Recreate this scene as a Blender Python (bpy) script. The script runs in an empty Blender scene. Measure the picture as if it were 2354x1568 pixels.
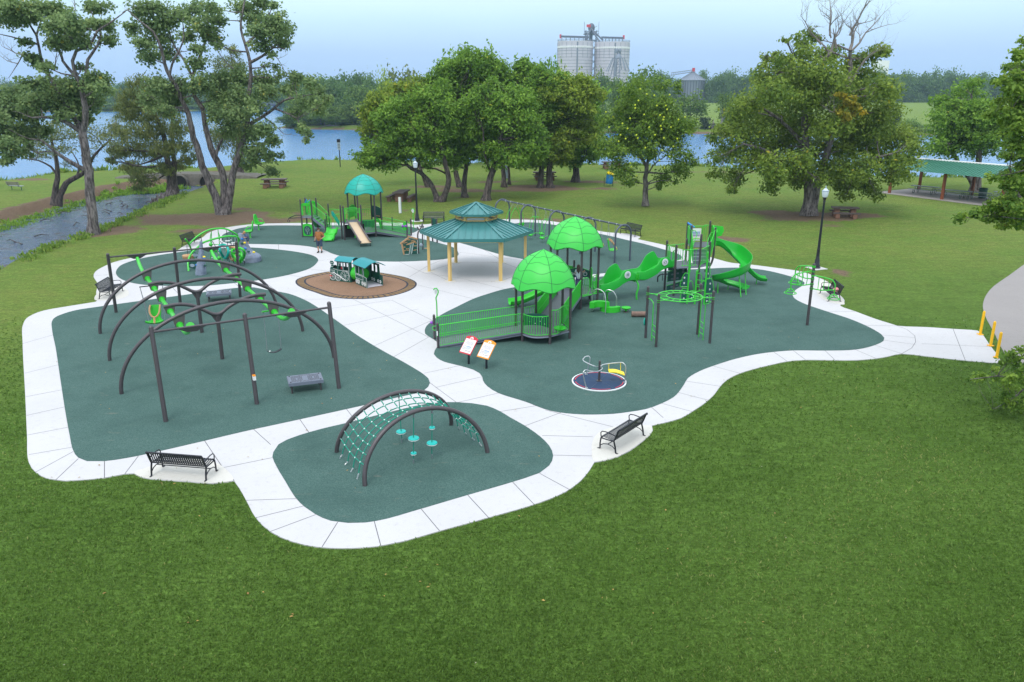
import bpy,bmesh,math,random
import numpy as np
from mathutils import Vector,Matrix
SC=bpy.context.scene
COL=SC.collection
PI=math.pi
RAD=math.radians
random.seed(7)
rng=np.random.default_rng(11)
FPX,CPX,CPY,CAMH=1832.5,1176.5,784.0,11.4
PITCH=math.atan((CPY-198.2)/FPX)
SP,CP=math.sin(PITCH),math.cos(PITCH)
def G(x,y,z=0.0):
 u=(x-CPX)/FPX
 v=(y-CPY)/FPX
 t=(z-CAMH)/(-SP-v*CP)
 return Vector((u*t,(CP-v*SP)*t,z))
def R(x,y,Y):
 u=(x-CPX)/FPX
 v=(y-CPY)/FPX
 t=Y/(CP-v*SP)
 return Vector((u*t,Y,CAMH+(-SP-v*CP)*t))
def zoomed(ox,oy,k):
 return lambda x,y:((ox+x/k)*0.57446,(oy+y/k)*0.57446)
class MB:
 def __init__(s):
  s.v=[]
  s.f=[]
  s.m=[]
  s.cur=0
  s.T=None
 def add(s,vs,fs):
  b=len(s.v)
  if s.T is not None:
   vs=[s.T@Vector(p)for p in vs]
  s.v.extend([tuple(p)for p in vs])
  for f in fs:
   s.f.append(tuple(b+i for i in f))
   s.m.append(s.cur)
  return s
 def box(s,c,size,rz=0.0,rx=0.0,ry=0.0):
  hx,hy,hz=size[0]/2,size[1]/2,size[2]/2
  M=Matrix.Translation(c)@Matrix.Rotation(rz,4,'Z')@Matrix.Rotation(ry,4,'Y')@Matrix.Rotation(rx,4,'X')
  vs=[M@Vector((x,y,z))for x in(-hx,hx)for y in(-hy,hy)for z in(-hz,hz)]
  return s.add(vs,[(0,1,3,2),(4,6,7,5),(0,4,5,1),(2,3,7,6),(0,2,6,4),(1,5,7,3)])
 def tube(s,pts,r,n=8,closed=False,cap=True):
  pts=[Vector(p)for p in pts]
  m=len(pts)
  rs=r if isinstance(r,(list,tuple))else[r]*m
  vs=[]
  T0=None
  N=None
  for i in range(m):
   if closed:
    t=pts[(i+1)%m]-pts[i-1]
   else:
    t=pts[min(i+1,m-1)]-pts[max(i-1,0)]
   if t.length<1e-9:
    t=Vector((0,0,1))
   t.normalize()
   if N is None:
    a=Vector((0,0,1))if abs(t.z)<0.9 else Vector((1,0,0))
    N=(a-t*a.dot(t)).normalized()
   else:
    N=N-t*N.dot(t)
    if N.length<1e-6:
     N=t.orthogonal()
    N.normalize()
   B=t.cross(N)
   for k in range(n):
    a=2*PI*k/n
    vs.append(pts[i]+(N*math.cos(a)+B*math.sin(a))*rs[i])
  fs=[]
  for i in range(m if closed else m-1):
   j=(i+1)%m
   for k in range(n):
    l=(k+1)%n
    fs.append((i*n+k,i*n+l,j*n+l,j*n+k))
  if cap and not closed:
   fs.append(tuple(reversed(range(n))))
   fs.append(tuple(range((m-1)*n,m*n)))
  return s.add(vs,fs)
 def rod(s,a,b,r,n=8):
  return s.tube([a,b],r,n)
 def lathe(s,prof,n=20,o=(0,0,0)):
  vs=[]
  for(r,z)in prof:
   for k in range(n):
    a=2*PI*k/n
    vs.append((o[0]+r*math.cos(a),o[1]+r*math.sin(a),o[2]+z))
  fs=[]
  for i in range(len(prof)-1):
   for k in range(n):
    l=(k+1)%n
    fs.append((i*n+k,i*n+l,(i+1)*n+l,(i+1)*n+k))
  fs.append(tuple(reversed(range(n))))
  fs.append(tuple(range((len(prof)-1)*n,len(prof)*n)))
  return s.add(vs,fs)
 def prism(s,out,z0,z1):
  n=len(out)
  vs=[(p[0],p[1],z0)for p in out]+[(p[0],p[1],z1)for p in out]
  fs=[tuple(reversed(range(n))),tuple(range(n,2*n))]
  fs+=[(i,(i+1)%n,n+(i+1)%n,n+i)for i in range(n)]
  return s.add(vs,fs)
 def plate(s,pts,off):
  """planar outline in 3D pushed by the vector off"""
  n=len(pts)
  off=Vector(off)
  pts=[Vector(p)for p in pts]
  vs=pts+[p+off for p in pts]
  fs=[tuple(reversed(range(n))),tuple(range(n,2*n))]
  fs+=[(i,(i+1)%n,n+(i+1)%n,n+i)for i in range(n)]
  return s.add(vs,fs)
 def grid(s,rows,closed=False):
  m,n=len(rows),len(rows[0])
  vs=[p for r in rows for p in r]
  fs=[]
  for i in range(m-1):
   for k in range(n if closed else n-1):
    l=(k+1)%n
    fs.append((i*n+k,i*n+l,(i+1)*n+l,(i+1)*n+k))
  return s.add(vs,fs)
 def shell(s,rows,th,closed=False):
  """thick sheet: rows of points, th thickness down its normals (approx)"""
  m,n=len(rows),len(rows[0])
  rows=[[Vector(p)for p in r]for r in rows]
  under=[]
  for i in range(m):
   rr=[]
   for k in range(n):
    a=rows[min(i+1,m-1)][k]-rows[max(i-1,0)][k]
    b=rows[i][min(k+1,n-1)]-rows[i][max(k-1,0)]
    nn=a.cross(b)
    nn=nn.normalized()if nn.length>1e-9 else Vector((0,0,1))
    rr.append(rows[i][k]-nn*th)
   under.append(rr)
  s.grid(rows)
  s.grid([list(reversed(r))for r in under])
  edge=[(rows[0],under[0]),(under[-1],rows[-1])]
  for a,b in edge:
   s.grid([a,b][::-1])
  s.grid([[r[0]for r in rows],[r[0]for r in under]])
  s.grid([[r[-1]for r in under],[r[-1]for r in rows]])
  return s
 def ball(s,c,r,nu=12,nv=8,sc=(1,1,1)):
  prof=[]
  vs=[]
  for i in range(nv+1):
   th=PI*i/nv
   for k in range(nu):
    a=2*PI*k/nu
    vs.append((c[0]+r*sc[0]*math.sin(th)*math.cos(a),c[1]+r*sc[1]*math.sin(th)*math.sin(a),c[2]-r*sc[2]*math.cos(th)))
  fs=[]
  for i in range(nv):
   for k in range(nu):
    l=(k+1)%nu
    fs.append((i*nu+k,i*nu+l,(i+1)*nu+l,(i+1)*nu+k))
  return s.add(vs,fs)
 def build(s,name,mat,parent=None,smooth=True,angle=40):
  me=bpy.data.meshes.new(name)
  me.from_pydata(s.v,[],s.f)
  mats=mat if isinstance(mat,(list,tuple))else[mat]
  for m in mats:
   me.materials.append(m)
  if len(mats)>1:
   me.polygons.foreach_set('material_index',s.m)
  bm=bmesh.new()
  bm.from_mesh(me)
  bmesh.ops.remove_doubles(bm,verts=bm.verts,dist=1e-5)
  bmesh.ops.recalc_face_normals(bm,faces=bm.faces)
  bm.to_mesh(me)
  bm.free()
  if smooth:
   me.shade_smooth()
   me.set_sharp_from_angle(angle=RAD(angle))
  me.update()
  o=bpy.data.objects.new(name,me)
  COL.objects.link(o)
  if parent is not None:
   o.parent=parent
  return o
def thing(name,label,cat,loc=(0,0,0),rz=0.0,group=None):
 o=bpy.data.objects.new(name,None)
 o.empty_display_size=0.3
 COL.objects.link(o)
 o.location=loc
 o.rotation_euler=(0,0,rz)
 return tag(o,label,cat,group)
def tag(o,label,cat,group=None,kind=None):
 o['label']=label
 o['category']=cat
 if group:
  o['group']=group
 if kind:
  o['kind']=kind
 return o
def struct(o):
 o['kind']='structure'
 return o
def dup(root,loc,rz,label):
 def rec(o,par):
  c=o.copy()
  COL.objects.link(c)
  if par is not None:
   c.parent=par
  for ch in o.children:
   rec(ch,c)
  return c
 r=rec(root,None)
 r.location=loc
 r.rotation_euler=(0,0,rz)
 r['label']=label
 return r
def catmull(pts,step=0.35,closed=True):
 """smooth closed outline through 2D points"""
 P=[Vector((p[0],p[1],p[2]if len(p)>2 else 0))for p in pts]
 n=len(P)
 out=[]
 rng_i=range(n)if closed else range(n-1)
 for i in rng_i:
  if closed:
   a,b,c,d=P[i-1],P[i],P[(i+1)%n],P[(i+2)%n]
  else:
   a,b,c,d=P[max(i-1,0)],P[i],P[i+1],P[min(i+2,n-1)]
  t0=0
  t1=t0+max((b-a).length,1e-4)**0.5
  t2=t1+max((c-b).length,1e-4)**0.5
  t3=t2+max((d-c).length,1e-4)**0.5
  m1=((b-a)/(t1-t0)-(c-a)/(t2-t0)+(c-b)/(t2-t1))*(t2-t1)if(b-a).length>1e-4 else(c-b)
  m2=((c-b)/(t2-t1)-(d-b)/(t3-t1)+(d-c)/(t3-t2))*(t2-t1)if(d-c).length>1e-4 else(c-b)
  k=max(1,int((c-b).length/step))
  for j in range(k):
   t=j/k
   h=(2*t**3-3*t**2+1,t**3-2*t**2+t,-2*t**3+3*t**2,t**3-t**2)
   out.append(b*h[0]+m1*h[1]+c*h[2]+m2*h[3])
 if not closed:
  out.append(P[-1])
 return out
def nodes(name):
 m=bpy.data.materials.new(name)
 m.use_nodes=True
 nt=m.node_tree
 return m,nt,nt.nodes['Principled BSDF']
def mat(name,col,rough=0.5,metal=0.0,var=0.12,scale=6.0,bump=0.0,bscale=60.0,spec=0.5,coat=0.0):
 m,nt,b=nodes(name)
 N,L=nt.nodes,nt.links
 tc=N.new('ShaderNodeTexCoord')
 no=N.new('ShaderNodeTexNoise')
 no.inputs['Scale'].default_value=scale
 no.inputs['Detail'].default_value=5
 L.new(tc.outputs['Object'],no.inputs['Vector'])
 mx=N.new('ShaderNodeMix')
 mx.data_type='RGBA'
 mx.inputs[6].default_value=(*[c*(1-var)for c in col],1)
 mx.inputs[7].default_value=(*[min(1,c*(1+var))for c in col],1)
 L.new(no.outputs['Fac'],mx.inputs[0])
 L.new(mx.outputs[2],b.inputs['Base Color'])
 b.inputs['Roughness'].default_value=rough
 b.inputs['Metallic'].default_value=metal
 b.inputs['Specular IOR Level'].default_value=spec
 if coat:
  b.inputs['Coat Weight'].default_value=coat
  b.inputs['Coat Roughness'].default_value=0.15
 if bump:
  n2=N.new('ShaderNodeTexNoise')
  n2 .inputs['Scale'].default_value=bscale
  n2 .inputs['Detail'].default_value=3
  L.new(tc.outputs['Object'],n2 .inputs['Vector'])
  bp=N.new('ShaderNodeBump')
  bp.inputs['Strength'].default_value=bump
  bp.inputs['Distance'].default_value=0.02
  L.new(n2 .outputs['Fac'],bp.inputs['Height'])
  L.new(bp.outputs['Normal'],b.inputs['Normal'])
 return m
M={}
M['post']=mat('post_bronze',(0.085,0.073,0.080),0.38,0.3,0.15,3)
M['postblue']=mat('post_slate',(0.085,0.10,0.135),0.4,0.3,0.12,3)
M['green']=mat('lime_paint',(0.04,0.50,0.035),0.32,0,0.06,3,coat=0.3)
M['lime']=mat('lime_plastic',(0.035,0.50,0.03),0.38,0,0.07,2,0.06,90)
M['limedark']=mat('lime_slide',(0.015,0.40,0.035),0.34,0,0.07,2,0.05,60)
M['dome']=mat('dome_lime',(0.04,0.53,0.06),0.45,0,0.05,2,0.15,120)
M['teal']=mat('teal_plastic',(0.0,0.36,0.29),0.42,0,0.07,2,0.12,120)
M['groove']=mat('dome_groove',(0.02,0.10,0.05),0.7)
M['hunter']=mat('hunter_panel',(0.010,0.085,0.065),0.45,0,0.12,3)
M['deck']=mat('deck_grey',(0.115,0.125,0.155),0.6,0,0.12,8,0.2,120)
M['deckblue']=mat('deck_slate',(0.15,0.17,0.225),0.5,0,0.1,8)
M['black']=mat('black_metal',(0.016,0.017,0.026),0.35,0.2,0.15,5)
M['cream']=mat('cream_post',(0.70,0.47,0.17),0.5,0,0.06,3)
M['roofg']=mat('metal_roof',(0.055,0.215,0.215),0.30,0.25,0.08,1)
M['roofg2']=mat('shelter_roof',(0.065,0.215,0.155),0.4,0.2,0.1,1)
M['steel']=mat('galvanised',(0.55,0.56,0.58),0.35,0.85,0.1,4)
M['chain']=mat('chain_steel',(0.30,0.31,0.34),0.45,0.7,0.1,4)
M['yellow']=mat('yellow_paint',(0.90,0.48,0.005),0.38,0,0.06,3)
M['sun']=mat('yellow_plastic',(0.92,0.68,0.01),0.35,0,0.05,3)
M['tan']=mat('tan_plastic',(0.48,0.27,0.13),0.5,0,0.08,3)
M['tanslide']=mat('tan_steel',(0.60,0.45,0.30),0.42,0.1,0.08,3)
M['brownp']=mat('brown_plastic',(0.10,0.085,0.09),0.45,0,0.1,3)
M['white']=mat('white_paint',(0.80,0.80,0.80),0.5,0,0.05,4)
M['rock']=mat('rock_grey',(0.20,0.235,0.32),0.75,0,0.35,6,0.5,14)
def bark(name,dark,light,sc=7.0):
 m,nt,b=nodes(name)
 N,L=nt.nodes,nt.links
 tc=N.new('ShaderNodeTexCoord')
 mp=N.new('ShaderNodeMapping')
 mp.inputs['Scale'].default_value=(sc,sc,sc*.22)
 L.new(tc.outputs['Object'],mp.inputs[0])
 n=N.new('ShaderNodeTexNoise')
 n.inputs['Scale'].default_value=1.0
 n.inputs['Detail'].default_value=6
 n.inputs['Roughness'].default_value=.7
 L.new(mp.outputs[0],n.inputs['Vector'])
 r=N.new('ShaderNodeValToRGB')
 r.color_ramp.elements[0].position=.40
 r.color_ramp.elements[0].color=(*dark,1)
 r.color_ramp.elements[1].position=.62
 r.color_ramp.elements[1].color=(*light,1)
 L.new(n.outputs['Fac'],r.inputs[0])
 L.new(r.outputs[0],b.inputs['Base Color'])
 b.inputs['Roughness'].default_value=.95
 bp=N.new('ShaderNodeBump')
 bp.inputs['Strength'].default_value=1.0
 bp.inputs['Distance'].default_value=.08
 L.new(n.outputs['Fac'],bp.inputs['Height'])
 L.new(bp.outputs[0],b.inputs['Normal'])
 return m
M['bark']=bark('bark',(.045,.036,.036),(.26,.225,.22))
M['barkd']=bark('bark_dark',(.028,.022,.022),(.15,.12,.11))
M['barkg']=mat('bark_grey',(0.20,0.175,0.16),0.9,0,0.4,5,0.7,12)
M['aggregate']=mat('red_aggregate',(0.21,0.105,0.070),0.85,0,0.5,18,0.5,40)
M['aggtop']=mat('dark_aggregate',(0.10,0.075,0.075),0.85,0,0.45,18,0.5,40)
M['rustwood']=mat('rust_post',(0.27,0.075,0.035),0.6,0,0.2,4)
M['greytop']=mat('table_grey',(0.34,0.37,0.42),0.55,0,0.12,6)
M['tablefrm']=mat('table_frame',(0.04,0.10,0.085),0.5)
M['blue']=mat('blue_barrel',(0.015,0.20,0.52),0.45,0,0.12,5)
M['red']=mat('red_paint',(0.55,0.02,0.04),0.45,0,0.05,4)
M['orange']=mat('orange_paint',(0.85,0.27,0.01),0.45,0,0.05,4)
M['ink']=mat('ink_grey',(0.22,0.20,0.24),0.7)
M['inkblue']=mat('ink_blue',(0.03,0.20,0.62),0.7)
M['paper']=mat('sign_paper',(0.78,0.72,0.70),0.5,0,0.03,4)
M['disc']=mat('turquoise_disc',(0.0,0.46,0.42),0.45,0,0.05,4)
M['rope']=mat('green_rope',(0.0,0.24,0.165),0.7,0,0.15,40)
M['navy']=mat('navy_disc',(0.010,0.036,0.095),0.7,0,0.15,4)
M['purple']=mat('purple_plastic',(0.30,0.07,0.50),0.45)
M['glass']=mat('lamp_glass',(0.62,0.68,0.74),0.2,0,0.05,4)
M['stone']=mat('culvert_stone',(0.11,0.10,0.085),0.9,0,0.5,3,0.8,6)
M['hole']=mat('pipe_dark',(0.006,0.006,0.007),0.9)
M['silo']=mat('silo_concrete',(0.55,0.52,0.58),0.8,0,0.06,0.3)
M['silotrim']=mat('silo_seam',(0.19,0.22,0.27),0.8,0,0.1,0.3)
M['silodk']=mat('elevator_steel',(0.10,0.12,0.16),0.6,0.3,0.1,0.3)
M['galv']=mat('bin_steel',(0.20,0.23,0.29),0.6,0.2,0.1,0.2)
M['skin']=mat('skin',(0.52,0.27,0.19),0.55,0,0.05,8)
M['shirt']=mat('rust_shirt',(0.33,0.125,0.035),0.85,0,0.35,14)
M['shorts']=mat('navy_shorts',(0.035,0.055,0.10),0.85,0,0.2,20)
M['shoe']=mat('dark_shoe',(0.02,0.018,0.02),0.7)
M['hairfair']=mat('fair_hair',(0.42,0.20,0.07),0.7,0,0.2,40)
M['hairbrown']=mat('brown_hair',(0.065,0.028,0.018),0.6,0,0.25,40)
M['hairgrey']=mat('grey_hair',(0.45,0.43,0.42),0.8,0,0.2,40)
M['navyshirt']=mat('navy_shirt',(0.05,0.075,0.15),0.85,0,0.3,18)
M['paleshirt']=mat('pale_top',(0.55,0.62,0.66),0.85,0,0.1,14)
M['leggings']=mat('patterned_leggings',(0.075,0.05,0.17),0.85,0,0.8,22)
M['steelgrey']=mat('utility_grey',(0.35,0.42,0.52),0.5,0.1,0.1,4)
cam=bpy.data.cameras.new('drone_camera')
co=bpy.data.objects.new('drone_camera',cam)
COL.objects.link(co)
cam.sensor_width=36
cam.lens=FPX/2353*36
cam.clip_start=0.1
cam.clip_end=6000
co.location=(0,0,CAMH)
co.rotation_euler=(PI/2-PITCH,0,0)
SC.camera=co
SUN_EL,SUN_AZ=58.0,200.0
sl=bpy.data.lights.new('sun','SUN')
so=bpy.data.objects.new('sun',sl)
COL.objects.link(so)
sl.energy=1.25
sl.angle=RAD(24)
sl.color=(1.0,0.965,0.90)
so.rotation_euler=(RAD(90-SUN_EL),0,RAD(180-SUN_AZ))
w=bpy.data.worlds.new('World')
SC.world=w
w.use_nodes=True
nt=w.node_tree
N,L=nt.nodes,nt.links
bg=N['Background']
sky=N.new('ShaderNodeTexSky')
sky.sky_type='NISHITA'
sky.sun_disc=False
sky.sun_elevation=RAD(SUN_EL)
sky.sun_rotation=RAD(SUN_AZ)
sky.air_density=1.2
sky.dust_density=1.5
tc=N.new('ShaderNodeTexCoord')
sx=N.new('ShaderNodeSeparateXYZ')
L.new(tc.outputs['Generated'],sx.inputs[0])
ramp=N.new('ShaderNodeValToRGB')
L.new(sx.outputs['Z'],ramp.inputs[0])
cr=ramp.color_ramp
cr.elements[0].position=0.0
cr.elements[0].color=(0.33,0.49,0.90,1)
cr.elements[1].position=1.0
cr.elements[1].color=(0.86,0.93,1.0,1)
for p,c in((0.035,(0.39,0.57,0.94,1)),(0.075,(0.55,0.77,0.98,1)),(0.125,(0.80,0.98,1.0,1)),(0.35,(0.80,0.92,1.0,1))):
 e=cr.elements.new(p)
 e.color=c
gain=N.new('ShaderNodeMapRange')
L.new(sx.outputs['Z'],gain.inputs[0])
gain.inputs[1].default_value=0.12
gain.inputs[2].default_value=1.0
gain.inputs[3].default_value=10.0
gain.inputs[4].default_value=17.0
vm=N.new('ShaderNodeVectorMath')
vm.operation='SCALE'
L.new(ramp.outputs['Color'],vm.inputs[0])
L.new(gain.outputs[0],vm.inputs['Scale'])
mp=N.new('ShaderNodeMapping')
mp.inputs['Scale'].default_value=(1.2,1.2,5.0)
L.new(tc.outputs['Generated'],mp.inputs[0])
cn=N.new('ShaderNodeTexNoise')
cn.inputs['Scale'].default_value=1.6
cn.inputs['Detail'].default_value=6
L.new(mp.outputs[0],cn.inputs['Vector'])
cm=N.new('ShaderNodeMapRange')
L.new(cn.outputs['Fac'],cm.inputs[0])
cm.inputs[1].default_value=0.3
cm.inputs[2].default_value=0.75
cm.inputs[3].default_value=0.93
cm.inputs[4].default_value=1.07
v2=N.new('ShaderNodeVectorMath')
v2 .operation='SCALE'
L.new(vm.outputs[0],v2 .inputs[0])
L.new(cm.outputs[0],v2 .inputs['Scale'])
mx=N.new('ShaderNodeMix')
mx.data_type='RGBA'
mx.inputs[0].default_value=0.85
L.new(sky.outputs[0],mx.inputs[6])
L.new(v2 .outputs[0],mx.inputs[7])
L.new(mx.outputs[2],bg.inputs[0])
bg.inputs[1].default_value=0.1
SC.view_settings.view_transform='Standard'
SC.view_settings.look='None'
SC.view_settings.exposure=0.36
SC.view_settings.gamma=1.0
SC.cycles.max_bounces=6
SC.cycles.diffuse_bounces=4
SC.cycles.glossy_bounces=3
SC.cycles.transmission_bounces=4
SC.cycles.transparent_max_bounces=6
SC.cycles.use_denoising=True
SC.cycles.caustics_reflective=False
SC.cycles.caustics_refractive=False
NEAR_SHORE=[(-600,40),(-260,70),(-120,92),(-67,106),(-65,114),(-56,119),(-47,122),(-41,131),(-34,136),(-24,135),(-17,133),(-8,131),(12,127),(28,125),(42,117),(53,110),(64,108),(110,104),(260,96),(600,90)]
FAR_SHORE=[(600,195),(300,205),(105,221),(51,228),(0,236),(-47,248),(-66,254),(-74,262),(-78,290),(-86,340),(-112,420),(-134,490),(-140,640),(-158,640),(-160,490),(-172,428),(-260,422),(-600,415)]
LAKE=np.array(NEAR_SHORE+FAR_SHORE,float)
CREEK=np.array([(-37.6,102),(-37.6,92),(-37.4,83.3),(-36.5,76.6),(-35.8,69.3),(-35.8,66),(-35.7,61.3),(-35.7,57.8),(-34.8,52.8),(-32,40),(-28,20),(-48,15),(-50,40),(-49,60),(-47.6,73.5),(-48.3,78.2),(-48.5,85),(-48.2,92),(-47.2,100),(-44,104),(-40,104)],float)
def poly_sd(poly,x,y):
 """signed distance, + outside"""
 ins=np.zeros(x.shape,bool)
 d=np.full(x.shape,1e9)
 n=len(poly)
 for i in range(n):
  ax,ay=poly[i]
  bx,by=poly[(i+1)%n]
  ex,ey=bx-ax,by-ay
  t=np.clip(((x-ax)*ex+(y-ay)*ey)/(ex*ex+ey*ey),0,1)
  d=np.minimum(d,np.hypot(x-ax-ex*t,y-ay-ey*t))
  c=((ay>y)!=(by>y))
  with np.errstate(divide='ignore',invalid='ignore'):
   xi=ex*(y-ay)/(ey if ey!=0 else 1e-9)+ax
  ins^=c&(x<xi)
 return np.where(ins,-d,d)
def wob(x,y,s,seed=0):
 r=np.random.default_rng(seed)
 o=np.zeros_like(x)
 for k in range(7):
  a=r.uniform(0,2*PI)
  f=s*r.uniform(0.6,2.4)
  o+=np.sin((x*math.cos(a)+y*math.sin(a))*f+r.uniform(0,6.28))/7
 return o
def terrain(x,y):
 dl=poly_sd(LAKE,x,y)+1.2*wob(x,y,0.25,3)
 z=np.where(dl>0,-1.2+np.minimum(dl*0.42,1.17),-1.2+np.maximum(dl*0.3,-1.6))
 far=(y>190)&(dl>0)
 z=np.where(far,z+np.minimum(np.maximum(dl-4,0)*0.012,0.9),z)
 dc=poly_sd(CREEK,x,y)+0.7*wob(x,y,0.7,5)
 zc=np.where(dc>0,-0.75+dc*0.75,-0.75+np.maximum(dc*0.5,-0.55))
 zc=np.where(x<-43,np.where(dc>0,-0.75+dc*0.95,np.minimum(-0.75+np.maximum(dc*0.16,-0.5),-0.62)),zc)
 z=np.minimum(z,np.maximum(zc,-1.4))if True else z
 return z,dl,dc
xs=np.unique(np.concatenate([np.linspace(-1500,-300,16),np.linspace(-300,-90,43),np.arange(-90,-20,0.6),np.arange(-20,60,1.0),np.linspace(60,150,46),np.linspace(150,1500,40)]))
ys=np.unique(np.concatenate([np.linspace(-60,8,8),np.arange(8,40,1.0),np.arange(40,142,0.7),np.linspace(142,270,65),np.linspace(270,520,50),np.linspace(520,2600,26)]))
gx,gy=np.meshgrid(xs,ys)
gz,dl,dc=terrain(gx,gy)
inner=(gx>-33)&(gx<60)&(gy<100)
gz=np.where(~inner&(gz>-0.2),gz+0.10*wob(gx,gy,0.12,8)*np.clip((np.hypot(gx,gy-45)-40)/20,0,1),gz)
DIRT=[(-27,72,8.5,4.6,1.0),(-33,66.5,3.2,2.2,.7),(-24,66,5,2.0,.75),(-33.9,63.6,1.5,1.2,.8),(-14.5,75,2.2,1.6,.5),(-10,77,1.6,1.2,.45),(27.2,73.2,4.6,3.6,1.0),(31.5,74.4,3.8,1.8,.9),(-9,96.5,3.6,1.6,.8),(-5.4,86.5,1.6,1.0,.5),(-5.7,92.5,4.2,2.0,.85),(3.5,94.5,6.5,3.4,.95),(-1,101.5,3.2,1.3,.7),(10,101,4,1.6,.7),(-39,89,3.2,3.6,.9),(-38.8,96,2.2,5,.7),(-46.2,81,3.2,2.2,.8),(-62,104,3.6,1.2,.7),(2.0,71,4.6,1.6,.7),(17,61.5,2.3,1.6,.7),(4.0,63.5,3.0,1.1,.35),(-41,112,3.5,4.5,.9),(-12,119,4.5,1.5,.6),(28,113,9,1.6,.45),(21.2,50.3,0.9,1.6,.7),(14.5,97.5,3,1.1,.4)]
dirt=np.zeros_like(gx)
wv=1+0.35*wob(gx,gy,0.9,21)*2
for(cx,cy,rx,ry,k)in DIRT:
 q=np.hypot((gx-cx)/rx,(gy-cy)/ry)*wv
 dirt=np.maximum(dirt,k*np.clip(1.6-1.3*q,0,1))
dirt=np.maximum(dirt,0.95*((dc<1.6)&(dc>0.1)&(gx<-42))*np.clip(1.15+wob(gx,gy,0.5,4),0,1))
dirt=np.maximum(dirt,0.7*((dc<0.7)&(dc>-0.2)))
dirt=np.maximum(dirt,0.75*((dl<0.9)&(dl>-1)))
field=np.clip((gy-225)/30,0,1)*np.clip((dl-3)/12,0,1)
lush=np.clip((60-gy)/22,0,1)*np.clip((gx+26)/8,0,1)
def grid_mesh(name,gx,gy,gz,attrs,material):
 m,n=gx.shape
 me=bpy.data.meshes.new(name)
 idx=np.arange(m*n).reshape(m,n)
 q=np.stack([idx[:-1,:-1],idx[:-1,1:],idx[1:,1:],idx[1:,:-1]],-1).reshape(-1,4)
 me.vertices.add(m*n)
 me.vertices.foreach_set('co',np.stack([gx,gy,gz],-1).ravel().astype(np.float32))
 me.loops.add(q.size)
 me.loops.foreach_set('vertex_index',q.ravel().astype(np.int32))
 me.polygons.add(len(q))
 me.polygons.foreach_set('loop_start',np.arange(0,q.size,4,dtype=np.int32))
 me.update(calc_edges=True)
 for k,a in attrs.items():
  at=me.attributes.new(k,'FLOAT','POINT')
  at.data.foreach_set('value',a.ravel().astype(np.float32))
 me.materials.append(material)
 me.shade_smooth()
 o=bpy.data.objects.new(name,me)
 COL.objects.link(o)
 return o
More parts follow.
